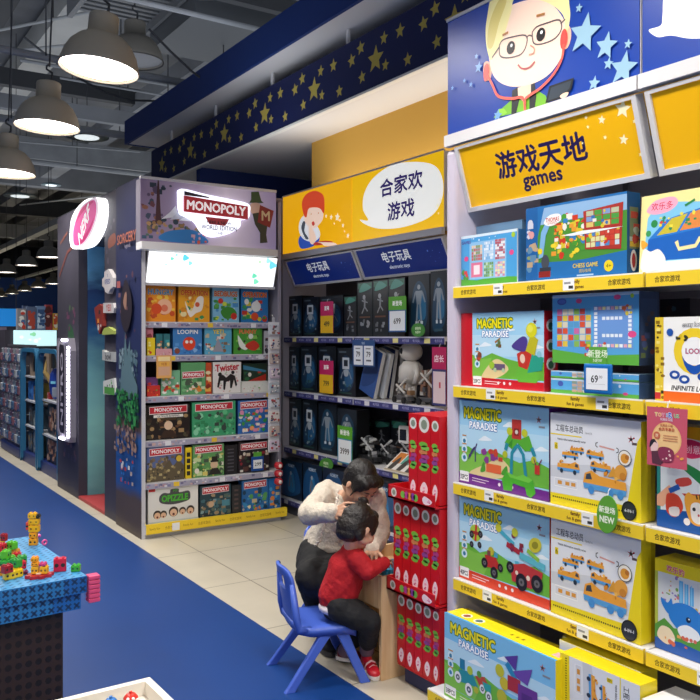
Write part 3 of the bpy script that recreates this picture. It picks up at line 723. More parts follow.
# vertical lit frame with dark lettering
t = thing('lit_sign', 'tall narrow lit frame with dark vertical lettering, ringed by white bulbs', 'sign', (WX-.06, (yx(62.5, WX)+yx(77, WX))/2, zx(70, 440, WX)), W_)
ya, yb = yx(62.5, WX-.06), yx(76.5, WX-.06); hw = (ya-yb)/2; hh = zx(70, 338, WX)-zx(70, 440, WX)
pl = [(-hw, .1), (-hw+.08, 0), (hw-.02, 0), (hw, .05), (hw, hh-.12), (hw-.05, hh), (-hw+.03, hh), (-hw, hh-.05)]
MB().prism(pl, .0, .058, mat('#8f8a96', rough=.4), 'y').fix().build('sign_frame', t)
b = MB(); a = front(b, -hw, hw, 0, hh, -.001, step=.0006)
a.poly([(.12, .09), (.3, .03), (.66, .03), (.7, .07), (.7, .88), (.6, .96), (.2, .97), (.12, .93)], '#b9b2bd')
a.poly([(.2, .11), (.3, .07), (.6, .07), (.62, .1), (.62, .87), (.55, .93), (.26, .94), (.2, .9)], '#2b2733')
a.text('NITRO', .41, .5, .088, '#c9c2cf', bold=.06, rot=PI/2, sx=1.9)
b.build('printed_face', t)
led = MB()
for k in range(26): led.ball((hw-.012, -.012, .06+k*(hh-.15)/25), .016, mat('#f2f0ff', emit=7), 8, 5)
for k in range(4): led.ball((hw*.1+k*.04, -.012, hh-.02), .014, mat('#f2f0ff', emit=7), 8, 5); led.ball((-.06+k*.04, -.012, .02), .014, mat('#f2f0ff', emit=7), 8, 5)
led.build('light_string', t)

# -------- board game end shelves (front faces the camera side, plane Y = 5.90)
MY = 5.90; MX0, MX1 = xy(145.5, MY), xy(282.5, MY); mw = MX1-MX0; mc = (MX0+MX1)/2
MZ = [(1.608, .12), (1.352, .10), (1.045, .07), (.715, .045), (.405, .02)]
um = shelf_unit('board game end shelves with grey sides at the end of the electronics run', (mc, MY, 0), 0, mw, .58, 2.60, MZ, (.095, -.0), pattern_strip, side_panels=False, back=DKB, name='end_shelving_unit')
MB().box(-mw/2, mw/2, .0, .58, 2.60, 2.62, '#77727e').build('top_board', um)
MB().box(mw/2, mw/2+.03, .08, .58, 0, 2.62, mat('#9b97a3', rough=.6)).build('side_panel', um)
sp_ = MB().box(-mw/2-.03, -mw/2, -.0, .60, 0, 2.68, (mat('#c9c8cc'), DW, DW, DW))
navy = ramp_mat([(0, '#4a3d38'), (.10, '#5a4a40'), (.13, '#27579a'), (.27, '#2b62a8'), (.30, '#7a5f50'), (.34, '#223058'), (.62, '#27305a'), (1, '#22233d')], 'Z', 0, 2.68, noise=.05)
sp_.box(-mw/2-.034, -mw/2-.03, .0, .60, 0.0, 2.68, navy)
a = Art(sp_, (-mw/2-.034, .60, 0), (0, -1, 0), (0, 0, 1), .60, 2.68, step=.0006)
a.scatter(150, ['#6f8a96', '#51707c', '#8aa0a8', '#3a5564', '#2f4450'], .15, .38, .85, .52, .004, .011, seed=4)
a.poly([(.2, .38), (.3, .5), (.36, .47), (.42, .58), (.5, .5), (.6, .55), (.68, .46), (.9, .42), (.9, .38)], '#5f7d86')
a.scatter(190, ['#1f6b3a', '#2c8a48', '#17502e', '#3f9a50', '#123c24'], .1, .30, .95, .40, .004, .011, seed=5)
a.scatter(90, ['#9a7a68', '#6f5b58', '#b09080', '#5a4440'], .05, .225, .9, .30, .004, .010, seed=6)
a.scatter(26, ['#e9e6e2', '#c9433a', '#2f7fd0', '#c8b0a0', '#1f4a80'], .3, .14, .85, .21, .004, .012, seed=7)
a.blob([(.3, .62), (.4, .70), (.55, .72), (.75, .66), (.7, .60), (.5, .57)], '#2c2530'); a.blob([(.42, .655), (.5, .685), (.56, .675), (.52, .635)], '#9a7464'); a.rect(.15, .70, .3, .72, '#a85a5a')
a.scatter(7, ['#5c3b4b', '#7a5458'], .1, .55, .9, .75, .004, .009, seed=8)
a.otext('SORCERY', .55, .84, .028, '#a8624a', '#4a3038', wmax=.75); a.text('legends', .6, .815, .016, '#8f8796', wmax=.5)
sp_.build('printed_side_panel', um)
# header: printed box and lit strip
hz0, hz1 = 2.185, 2.64
hx0, hx1 = xy(140.5, MY-.105), xy(276, MY-.105)
t = thing('header_sign', 'printed header with glowing red title lettering and city skyline', 'sign', ((hx0+hx1)/2, MY-.105, hz0))
hw = (hx1-hx0)/2; hh = hz1-hz0
MB().box(-hw, hw, .004, .10, 0, hh, '#77727e').box(-hw, hw, -.03, .10, -.055, 0, SHW).box(-hw, hw, -.01, .02, hh, hh+.02, SHW).build('sign_frame', t)
kw = {'emit': .28}
b = MB().box(-hw, hw, 0, .004, 0, hh, ramp_mat([(0, '#6a5a74'), (.4, '#9a8aa2'), (.62, '#c9bccb'), (1, '#8a7fa8')], 'X', -hw, hw, noise=.25, emit=.3))
a = front(b, -hw, hw, 0, hh, 0, step=.0004)
a.scatter(30, ['#6b3f48', '#3f4a5f', '#8a5a48', '#2c3c4c', '#594a68'], .01, .15, .25, .95, .02, .06, seed=3)
a.poly([(.07, .3), (.1, .35), (.115, 1), (.125, 1), (.14, .35), (.17, .3)], '#4a2a30')
a.scatter(40, ['#6f6a4c', '#93704a', '#4c6a5a', '#b08a60', '#37506a'], .02, .05, .42, .32, .018, .05, seed=5)
a.poly([(.14, .38), (.2, .5), (.24, .62), (.26, .44)], '#dcdce4'); a.poly([(.2, .38), (.25, .5), (.3, .66), (.31, .42)], '#c4c6d4'); a.poly([(.26, .38), (.31, .45), (.35, .55), (.35, .38)], '#e6e6ec')
a.blob([(.12, .08), (.2, .2), (.36, .24), (.46, .12), (.45, .03), (.2, .02)], '#2f78b8'); a.scatter(8, ['#d8604a', '#c9a0b0'], .34, .04, .46, .2, .02, .035, seed=8)
a.blob([(.42, .3), (.5, .32), (.56, .4), (.52, .5), (.44, .5)], '#7c7298')
# walking banker left out: plain top hat, coat and red folder of a generic pedestrian
a.poly([(.80, .97), (.86, .99), (.88, .84), (.90, .80), (.785, .78), (.80, .84)], '#3f5a34')
a.blob([(.80, .77), (.86, .79), (.88, .72), (.87, .6), (.82, .58), (.79, .66)], '#e3bfae')
a.poly([(.81, .60), (.88, .64), (.93, .45), (.92, .25), (.93, .12), (.87, .10), (.87, .28), (.83, .42)], '#3a3f33')
a.poly([(.87, .76), (.98, .68), (.95, .38), (.85, .46)], '#8f2a2c'); a.text('M', .915, .58, .16, '#dfc9a0', bold=.04)
b.build('printed_face', t)
b = MB()
lg = [(.27, .89), (.45, .84), (.62, .80), (.765, .75), (.78, .62), (.765, .50), (.71, .46), (.70, .34), (.62, .22), (.5, .14), (.42, .2), (.37, .36), (.31, .44), (.26, .5), (.25, .75)]
pl = smooth_loop([((u-.5)*2*hw, v*hh) for u, v in lg], 4)
b.prism(pl, -.03, -.004, mat('#eef0ff', emit=1.4), 'y').fix(); b.build('glowing_backing', t)
b = MB(); pl = [((u-.5)*2*hw, v*hh) for u, v in ((.285, .78), (.755, .70), (.755, .48), (.285, .52))]
b.prism(pl, -.05, -.03, mat('#c43440', rough=.4, emit=.15), 'y').fix()
a = front(b, -hw, hw, 0, hh, -.05, step=.0004, kw={'emit': .5})
a.text('MONOPOLY', .52, .62, .145, '#fbeff0', wmax=.43, bold=.05, rot=-.03)
a2 = front(b, -hw, hw, 0, hh, -.031, step=.0004)
a2.poly([(.29, .86), (.47, .80), (.47, .78), (.29, .79)], '#3a3444'); a2.poly([(.44, .47), (.62, .46), (.59, .34), (.47, .35)], '#d04a58')
a2.text('HERE & NOW', .545, .385, .05, '#3a2a40', wmax=.2, bold=.03); a2.text('WORLD EDITION', .545, .30, .075, '#4a3f58', wmax=.26, bold=.03); a2.text('THE', .545, .21, .05, '#5a5068', bold=.02)
b.build('logo_plate', t)
# bright slanted lit strip
t = thing('lit_sign', 'overexposed white lit strip with pale turquoise splashes under the end shelves header', 'sign', (mc-.01, MY+.075, 1.895)); t.rotation_euler = (.32, 0, 0); hw = mw/2-.02
hs = .245; MB().box(-hw+.01, hw-.01, .004, .05, 0, hs, SHW).box(-hw+.005, hw-.005, -.01, .05, -.012, .008, '#d8d8dc').build('sign_frame', t)
b = MB().box(-hw+.02, hw-.02, 0, .004, .01, hs, mat('#fbffff', emit=1.5)); a = front(b, -hw+.02, hw-.02, .01, hs, 0, kw={'emit': 1.05})
for u, v, r, c in ((.27, .85, .10, '#5fd0f0'), (.31, .68, .07, '#8fdcf0'), (.17, .8, .06, '#7fe0c8'), (.2, .93, .05, '#a8ecf8'), (.97, .75, .13, '#6fd4f2'), (.93, .9, .09, '#9fe4f8'), (.83, .35, .09, '#6fd8b0'), (.85, .15, .1, '#7fdcb8'), (.86, .85, .05, '#b0e8b0'), (.13, .6, .04, '#b8f0e8')):
    a.blob([(u+r*q*.25*math.cos(k), v+r*q*math.sin(k)) for k, q in ((0, 1.1), (1, .8), (2, 1.3), (3, .9), (4.2, 1.2), (5.2, .8))], c, 3)
b.build('printed_face', t)
# ================================================================ cartons on the games shelves
def gbox(name, label, cat, pl, pr, z, ptop, paint=None, X=GX+.03, dep=.085, mats=('#88b8d8', '#88b8d8', '#88b8d8', '#888'), sidep=None, topp=None, group=None, lean=0, hmax=None, rough=.3):
    ya, yb = yx(pl, X), yx(pr, X)
    if X+dep > GX: ya = min(ya, Y0-.004)
    wd = ya-yb; h = zx(pl, ptop, X)-z
    if hmax: h = min(h, hmax)
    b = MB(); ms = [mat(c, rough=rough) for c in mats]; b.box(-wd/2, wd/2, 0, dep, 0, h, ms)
    kw = {'rough': rough}
    if paint: paint(front(b, -wd/2, wd/2, 0, h, 0, kw=kw))
    if sidep: sidep(side(b, wd/2, 0, dep, 0, h, kw=kw))
    if topp: topp(top(b, -wd/2, wd/2, 0, dep, h, kw=kw))
    o = one(name, b, label, cat, (X, (ya+yb)/2, z+.0018), W_, group=group)
    if lean: o.location.z += .006
    if lean: o.rotation_euler = (Matrix.Rotation(W_, 3, 'Z') @ Matrix.Rotation(lean, 3, 'X')).to_euler()
    return o
def cloud(a, u, v, r, c='#e8f2f8'):
    a.blob([(u-r*1.6, v), (u-r, v+r*.7), (u-r*.2, v+r*1.3), (u+r*.6, v+r), (u+r*1.5, v+.02)], c, 3)
def magnetic(a, foot, pcs, toys, footh=.13, left=None, hill='#6cb33e', sky='#9fd0ec', path=True):
    a.rect(0, 0, 1, 1, sky); a.rect(0, .42, 1, .7, '#b7dcf0')
    x0 = .0
    if left: a.rect(0, 0, left, 1, foot); x0 = left
    a.poly([(x0, footh), (1, footh), (1, .36), (.85, .42), (.7, .36), (.55, .40), (.4, .46), (.25, .38), (.12, .45), (x0, .43)], hill)
    a.poly([(x0, footh), (.3, footh), (.4, .40), (.2, .36), (x0, .40)], '#84c34c')
    if path: a.blob([(x0+.12, footh), (.45, footh), (.6, .25), (.52, .36), (.44, .38), (.36, .3)], '#e6cf96', 4)
    cloud(a, .60, .74, .05); cloud(a, .93, .52, .045); cloud(a, .32, .54, .05)
    w0 = x0+.04
    a.otext('MAGNETIC', w0+.24, .855, .125, '#f3e21c', '#2c6a2a', wmax=.43, b0=.05, b1=.16)
    a.otext('PARADISE', w0+.25, .715, .082, '#ffffff', '#1f6fb8', wmax=.32, b0=.05, b1=.16)
    a.keep = True
    for i, v in enumerate((.56, .46, .36)):
        a.ell(w0+.025, v-.05, .052, '#d8ecf4'); 
    a.k += 1
    for i, v in enumerate((.56, .46, .36)):
        a.ell(w0+.025, v-.05, .027, '#2f7ea8', n=8); a.rect(w0, v+.008, w0+.05, v+.022, '#c98a2c')
    a.k += 1; a.keep = False
    a.poly([(x0, 0), (1, 0), (1, footh-.02), (x0, footh)], foot)
    a.rect(x0+.01, .025, x0+.12, footh+.015, '#f6f4f2'); a.text(pcs, x0+.062, .075, .055, '#222' if foot != '#d33a28' else '#c22', bold=.03, wmax=.09)
    a.keep = True
    a.line([(x0+.16, .085), (x0+.36, .08)], .008, '#f2e6e6'); a.line([(x0+.16, .055), (x0+.32, .05)], .008, '#f2e6e6')
    for q in (.48, .55, .62): a.ell(q, .07, .022, '#f2e6e6', n=8)
    a.star(.90, .865, .045, '#c3202e', q=.3); a.ell(.90, .865, .02, '#f3e3e3', n=8); a.rect(.90, .78, .96, .80, '#8a8a92'); a.keep = False; a.k += 1
    toys(a)
def toys_robot(a):
    a.scatter(9, ['#2f9ab8', '#2a7fa8', '#c8452f', '#8a3f8c'], .29, .30, .5, .44, .03, .05, seed=3)
    a.rect(.33, .19, .50, .29, '#e36a3c'); a.blob([(.26, .18), (.3, .3), (.32, .2)], '#4f9f34'); a.blob([(.5, .2), (.56, .3), (.57, .2)], '#4f9f34')
    a.line([(.13, .33), (.17, .42), (.2, .45)], .03, '#4b3f74'); a.line([(.12, .3), (.13, .36)], .018, '#4b3f74'); a.line([(.2, .28), (.2, .44), (.22, .5)], .018, '#4b3f74')
    a.line([(.68, .56), (.62, .46), (.61, .22)], .045, '#2c8da0'); a.line([(.68, .56), (.74, .46), (.77, .2)], .045, '#2c8da0')
    a.poly([(.54, .56), (.60, .68), (.70, .62), (.80, .68), (.85, .52), (.76, .5), (.68, .58), (.62, .5)], '#5aae35')
    a.poly([(.58, .55), (.63, .62), (.62, .52)], '#3d8f2c'); a.rect(.62, .62, .72, .84, '#b83a34'); a.rect(.645, .66, .695, .74, '#7c2420'); a.ell(.67, .70, .025, '#d9d0c4', n=8)
    a.ell(.595, .70, .045, '#c2c631'); a.ell(.755, .70, .045, '#c2c631')
    a.line([(.57, .56), (.55, .48)], .05, '#2c8da0'); a.ell(.545, .43, .04, '#b8c22f'); a.line([(.83, .55), (.86, .46)], .05, '#2c8da0'); a.ell(.85, .42, .04, '#b8c22f')
    a.poly([(.53, .02), (.51, .14), (.56, .24), (.67, .2), (.74, .24), (.84, .2), (.87, .06), (.82, .0), (.78, .02), (.76, .1), (.63, .12), (.62, .03)], '#4fae2f')
    a.poly([(.56, .24), (.67, .2), (.74, .24), (.84, .2), (.8, .16), (.6, .18)], '#74c844')
    a.rect(.86, .27, .91, .37, '#c43a30'); a.line([(.87, .37), (.85, .44)], .014, '#7a2f52'); a.line([(.9, .37), (.93, .44)], .014, '#7a2f52')
def toys_tower(a):
    a.scatter(5, ['#8a4a35', '#c94a35'], .22, .37, .3, .44, .03, .045, seed=4)
    a.line([(.44, .60), (.5, .66), (.47, .56)], .03, '#a8713f'); a.scatter(4, ['#7d5a35', '#5f7a4a'], .42, .55, .5, .64, .018, .03, seed=2)
    a.rect(.40, .24, .56, .32, '#6b5a78'); a.ell(.40, .3, .05, '#9fc73a'); a.ell(.44, .24, .03, '#b8cfa0', n=8); a.ell(.54, .24, .03, '#b8cfa0', n=8)
    a.poly([(.68, .18), (.72, .3), (.88, .3), (.96, .18), (.92, .1), (.72, .1)], '#69b83e')
    a.poly([(.70, .46), (.72, .30), (.82, .26), (.88, .44), (.8, .52)], '#c5392f'); a.ell(.765, .40, .045, '#e8c9b4', ry=.06, rot=.2)
    a.poly([(.82, .22), (.98, .26), (1.0, .42), (.87, .46)], '#2f9f86'); a.blob([(.64, .56), (.76, .68), (.82, .64), (.80, .50), (.72, .50)], '#50408c', 4)
    a.poly([(.80, .5), (.86, .72), (.94, .64), (.9, .44)], '#c2b92a'); a.ell(.865, .76, .095, '#d9d528'); a.ell(.85, .78, .05, '#e6e356'); a.ell(.95, .46, .04, '#8fc7d8')
def toys_cars(a):
    def wheel(u, v, r): a.ell(u, v, r, '#26242a', ry=r*1.1); a.ell(u, v, r*.5, '#6a676c', n=10); a.ell(u, v, r*.2, '#333', n=6)
    a.ell(.20, .60, .1, '#a9c843'); a.line([(.20, .5), (.21, .7)], .035, '#c43a30'); a.rect(.15, .58, .25, .62, '#a33028'); wheel(.155, .57, .04); wheel(.26, .60, .04); wheel(.155, .45, .035); wheel(.25, .47, .035)
    a.poly([(.31, .38), (.44, .38), (.5, .26), (.34, .24)], '#b8332e'); a.ell(.385, .44, .05, '#bfb93a'); a.rect(.34, .38, .38, .44, '#7a4a48'); a.rect(.42, .38, .46, .44, '#4aa0bf'); wheel(.31, .28, .055); wheel(.42, .20, .062); wheel(.49, .28, .045)
    a.line([(.48, .72), (.64, .60)], .05, '#49a9c2'); a.ell(.47, .74, .05, '#cfca3c'); a.line([(.56, .58), (.72, .52)], .06, '#a92f3c'); a.scatter(7, ['#7c2a4c', '#b8334a', '#8a2f38'], .6, .52, .72, .70, .025, .04, seed=4); a.ell(.65, .74, .05, '#bfc43a')
    a.line([(.70, .50), (.96, .44)], .075, '#5fb6c8'); a.line([(.78, .58), (.9, .5)], .05, '#8fc04a'); a.ell(.86, .66, .1, '#c9bf3a', ry=.08, rot=.5); a.ell(.86, .66, .05, '#8f8a2a', ry=.04, rot=.5)
    a.line([(.67, .42), (.68, .30)], .06, '#4fb0cc'); a.poly([(.60, .36), (.62, .18), (.82, .16), (.92, .26), (.94, .38), (.75, .42)], '#b83a3c'); a.ell(.79, .27, .03, '#e8dccc', n=8); a.ell(.67, .29, .025, '#e8dccc', n=8)
    wheel(.60, .33, .06); wheel(.72, .20, .09); wheel(.88, .24, .088)
def toys_dragon(a):
    def wheel(u, v, r): a.ell(u, v, r, '#e8e8ea', ry=r*1.15); a.ell(u, v, r*.6, '#55606a', n=10); a.ell(u, v, r*.25, '#ddd', n=6)
    a.poly([(.15, .40), (.28, .44), (.34, .30), (.16, .26)], '#2f8f9c'); a.rect(.16, .42, .21, .54, '#2a7ca0'); a.ell(.26, .45, .05, '#b3c23a'); wheel(.14, .30, .06); wheel(.25, .22, .065); a.ell(.32, .26, .04, '#b8b83a')
    a.poly([(.31, .42), (.40, .46), (.44, .38), (.36, .32)], '#b84a35'); a.ell(.35, .46, .04, '#5a9a3c'); wheel(.38, .31, .045); a.poly([(.38, .40), (.46, .40), (.46, .30), (.40, .32)], '#33a0a0'); wheel(.44, .26, .05)
    a.poly([(.58, .80), (.70, .88), (.68, .70)], '#5a3f96'); a.poly([(.62, .66), (.82, .80), (.78, .60)], '#6b4aa5'); a.line([(.60, .74), (.68, .60), (.66, .5)], .07, '#2f86b5')
    a.ell(.54, .62, .07, '#c2bf30'); a.ell(.58, .50, .07, '#c9b92c'); a.ell(.56, .34, .08, '#b8b630'); a.rect(.61, .46, .72, .62, '#a8303a'); a.rect(.70, .30, .86, .58, '#6a3a90'); a.rect(.73, .34, .82, .50, '#54307c')
    a.rect(.80, .22, .92, .34, '#b83040'); a.line([(.56, .28), (.62, .2), (.6, .1)], .06, '#2f86b5'); a.ell(.87, .38, .05, '#4fae5a'); a.ell(.68, .30, .09, '#c2b52c')
def truck(a, u, v, s_, flip=1, six=False):
    """small orange and light blue toy lorry"""
    q = lambda du, dv: (u+du*s_*flip, v+dv*s_)
    a.poly([q(-.5, .0), q(-.46, .22), q(-.3, .3), q(-.1, .2), q(.5, .16), q(.52, -.02)], '#e9a13a'); a.poly([q(-.5, .0), q(.52, -.02), q(.5, -.14), q(-.48, -.12)], '#5b9fd6')
    a.poly([q(-.44, .08), q(-.42, .2), q(-.32, .24), q(-.28, .1)], '#3d4650')
    for k in ((-.3, .15, .38) if six else (-.28, .32)): p = q(k, -.14); a.ell(p[0], p[1], .09*s_, '#4a8fd0' if six else '#2f3a48', ry=.10*s_, n=10); 
    a.scatter(5, ['#d98a24', '#f2bb5a', '#c97c20'], min(q(-.05, 0)[0], q(.45, 0)[0]), v+.12*s_, max(q(-.05, 0)[0], q(.45, 0)[0]), v+.28*s_, .03*s_, .07*s_, seed=int(u*100))
def engineer(a, vertical=False):
    a.rect(0, 0, 1, 1, '#e4e6ea'); a.poly([(0, 0), (1, 0), (1, .50), (.90, .36), (.86, .13), (0, .14)], '#dfe0e4')
    a.poly([(0, .42), (.5, .5), (1, .3), (1, .2), (.4, .32), (0, .3)], '#d2d4d8')
    a.poly([(0, 0), (1, 0), (1, .86), (.965, .80), (.86, .145), (0, .125)], '#ecd51f')
    a.text('工程车总动员', .225, .845, .075, '#3c3f45', bold=.012, wmax=.32); a.keep = True
    a.rect(.0, .765, .37, .778, '#ecd51f'); a.text('Engineering Truck', .45, .82, .03, '#888', wmax=.08); a.text('Vehicle deformation assembly series', .25, .72, .03, '#444', wmax=.33, bold=.02)
    a.rect(.05, .61, .09, .68, '#ecd51f'); a.text('6', .07, .645, .05, '#333'); a.line([(.55, .74), (.53, .73), (.53, .70), (.55, .69)], .01, '#333'); a.line([(.75, .71), (.77, .70), (.77, .67), (.75, .66)], .01, '#333'); a.line([(.57, .705), (.73, .685)], .016, '#d69a90')
    a.star(.90, .815, .045, '#b5202e', q=.3); a.ell(.90, .815, .02, '#f3e3e3', n=8); a.rect(.91, .76, .96, .785, '#5a4a4a'); a.ell(.93, .83, .01, '#b5202e', n=6)
    a.rect(.05, .20, .32, .30, '#f7f7f5'); a.k += 1; a.rect(.055, .21, .315, .29, '#d9dade'); a.k += 1
    for u in (.09, .18, .25): a.rect(u, .23, u+.05, .27, '#d8973a')
    for k in range(34): a.rect(.03+k*.024, .075, .042+k*.024, .092, '#2a2a22')
    a.keep = False; a.k += 1
    truck(a, .24, .56, .19, -1); truck(a, .32, .62, .16, -1); truck(a, .22, .42, .26, -1); truck(a, .52, .60, .19); truck(a, .58, .48, .22)
    truck(a, .62, .30, .46, 1, True); a.poly([(.66, .40), (.72, .52), (.78, .42)], '#d99a38'); a.ell(.80, .47, .075, '#e0a043'); a.ell(.82, .43, .04, '#c98430')
    a.ell(.84, .62, .082, '#2b2b2b'); a.ell(.84, .62, .074, '#efe9dc'); a.ell(.84, .615, .05, '#dd9a3a'); a.ell(.865, .63, .025, '#b8732a')
    a.ell(.885, .10, .09, '#17191c', ry=.098); a.ell(.885, .10, .078, '#303338', ry=.084); a.text('6-IN-1', .885, .10, .03, '#e8e8ea', bold=.03)
R_ = '#c81f2c'
mk = lambda foot, pcs, toys, **k: (lambda a: magnetic(a, foot, pcs, toys, **k))
def red_side(a):
    a.keep = True
    for v in (.82, .57, .34): a.ell(.5, v, .08, '#e8e0d8', n=12)
    a.k += 1
    for v in (.82, .57, .34): a.ell(.5, v-.01, .05, '#4a7f60', n=8)
gbox('magnetic_toy_box', 'red bordered magnet toy carton picturing a ball topped tower', 'toy box', 458.5, 544, SHZ[1], 314, mk(R_, '20PCS', toys_tower, left=.15), mats=(R_, R_, R_, R_), dep=.07, sidep=red_side)
PU = '#6d2a86'
gbox('magnetic_toy_box', 'magnet toy carton with purple foot picturing a green magnet robot', 'toy box', 454, 549, SHZ[2], 399.5, mk(PU, '32PCS', toys_robot), X=GX+.02, mats=('#9fd0ec', PU, '#bcdcec', PU), dep=.09)
OR = '#dd4526'
gbox('magnetic_toy_box', 'magnet toy carton with orange foot picturing red magnet buggies', 'toy box', 455, 549.5, SHZ[3], 495, mk(OR, '40PCS', toys_cars, path=False), X=GX+.02, mats=('#9fd0ec', OR, '#bcdcec', OR), dep=.09)
BX = 2.02; bz = .125
YL = '#efd81d'
def mtop(a):
    a.keep = True; a.rect(0, 0, 1, .12, '#3fa4de'); 
    for u in (.14, .26): a.ell(u, .5, .25, '#f3ead8', n=12)
    a.k += 1
    for u in (.14, .26): a.ell(u, .5, .17, '#9a5a4a' if u < .2 else '#5a7a78', n=8)
    for u in (.55, .6, .65): a.rect(u, .45, u+.02, .6, '#8a7a20')
    a.rect(.92, .3, .98, .7, '#e8b0b0')
for i in range(3):
    gbox('magnetic_toy_box', ['magnet toy carton with yellow top on the lowest deck, picturing a purple eared dragon', 'yellow topped toy carton standing right behind the dragon magnet carton', 'yellow topped toy carton rearmost behind the dragon magnet carton'][i], 'toy box',
         444.5+i*2.5, 555.5-i*1.5, bz, 611, mk('#7ec243', '38PCS', toys_dragon, path=False, sky='#7fbfe8') if i == 0 else None, X=BX+i*.095, mats=('#4fa8dc', YL, YL, '#3a92c8'), dep=.09, topp=mtop, hmax=.315)
YB = '#e6cf1c'
def eside(a): a.rect(0, 0, 1, 1, '#e8d11d'); a.rect(.7, 0, 1, 1, '#c9b414')
gbox('truck_toy_box', 'white and yellow carton of orange toy trucks beside the purple footed magnet carton', 'toy box', 550.5, 641, SHZ[2], 413, engineer, X=GX+.012, mats=('#e4e6ea', YB, '#e4e6ea', YB), dep=.07, sidep=eside)
gbox('truck_toy_box', 'white and yellow carton of orange toy trucks beside the orange footed magnet carton', 'toy box', 551, 641, SHZ[3], 515, engineer, X=GX+.012, mats=('#e4e6ea', YB, '#e4e6ea', YB), dep=.07, sidep=eside)
def eng_turned(a):
    a.conv = lambda u, v: (v, 1-u); a.asp = a.w/a.h; engineer(a)
gbox('truck_toy_box', 'toy truck carton standing on its short end on the lowest deck, yellow top showing', 'toy box', 560, 640, bz, 636, eng_turned, X=BX+.03, mats=('#dfe1e6', YB, YB, YB), dep=.08, hmax=.335)
for i in range(2):
    gbox('truck_toy_box', ['yellow topped toy truck carton directly behind the one standing on end', 'yellow topped toy truck carton rearmost behind the one standing on end'][i], 'toy box', 559.5+i*3, 641, bz, 636, None, X=BX+.115+i*.085, mats=('#dfe1e6', YB, YB, YB), dep=.08, hmax=.335)
# --- top shelf
def boards(a, n, cols, u0, v0, u1, v1, seed=1):
    """grid printed board"""
    rr = random.Random(seed); a.keep = True; nx, ny = n
    for i in range(nx):
        for j in range(ny):
            a.rect(u0+(u1-u0)*i/nx, v0+(v1-v0)*j/ny, u0+(u1-u0)*(i+.88)/nx, v0+(v1-v0)*(j+.88)/ny, rr.choice(cols))
    a.keep = False; a.k += 1
def blue_game(a):
    a.rect(0, 0, 1, 1, '#4fa0d8'); a.poly([(0, 0), (1, 0), (1, .13), (.6, .17), (.3, .12), (0, .16)], '#58a83e'); a.rect(0, .95, 1, 1, '#d8e6f0')
    a.rect(.16, .14, .82, .86, '#8ec0e6')
    boards(a, (5, 5), ['#c9655a', '#e8c9a8', '#8a9a5a', '#b07a6a'], .20, .50, .40, .80, 2); boards(a, (6, 6), ['#e8eef6', '#7fb0dc', '#c9d9ea'], .43, .50, .60, .84, 3)
    boards(a, (5, 8), ['#b84a50', '#efe9e4', '#c9868a'], .63, .48, .80, .86, 4); a.rect(.19, .18, .40, .46, '#e07a9a'); a.rect(.24, .23, .35, .41, '#f3e0e6')
    boards(a, (5, 5), ['#8fb86a', '#c9dcb0', '#6f9a5a'], .43, .17, .60, .45, 5); boards(a, (4, 6), ['#e6b8c4', '#b0cfe6', '#f0e2a8', '#d88aa0'], .63, .16, .80, .44, 6)
    a.ell(.10, .55, .06, '#e0508a', ry=.05); a.ell(.91, .58, .06, '#e0508a', ry=.05); a.ell(.94, .90, .05, '#a8c83a', ry=.05); a.scatter(6, ['#d84a4a', '#e8c23a', '#4f9a4a'], .04, .15, .12, .4, .03, .06, seed=9)
    a.scatter(5, ['#e8f2fa'], .2, .88, .8, .94, .01, .02, seed=3, kind='ell'); a.text('GAMES', .1, .87, .06, '#5a4a9a', bold=.03)
gbox('board_game_box', 'sky blue board game carton with six small printed boards on the top games shelf', 'board game', 457, 517, SHZ[0], 238, blue_game, X=GX+.03, dep=.05, mats=('#4fa0d8', '#3f7fb8', '#9cc4e0', '#4a86b8'), hmax=.215, sidep=lambda a: a.rect(0, 0, .12, 1, '#e8eef2'))
gbox('board_game_box', 'grey blue carton standing behind the sky blue board game, upper edge showing', 'board game', 470, 522, SHZ[0], 228, None, X=GX+.11, dep=.05, mats=('#6a8aa8', '#5a7a98', '#7a98b0', '#5a7a98'), hmax=.25)
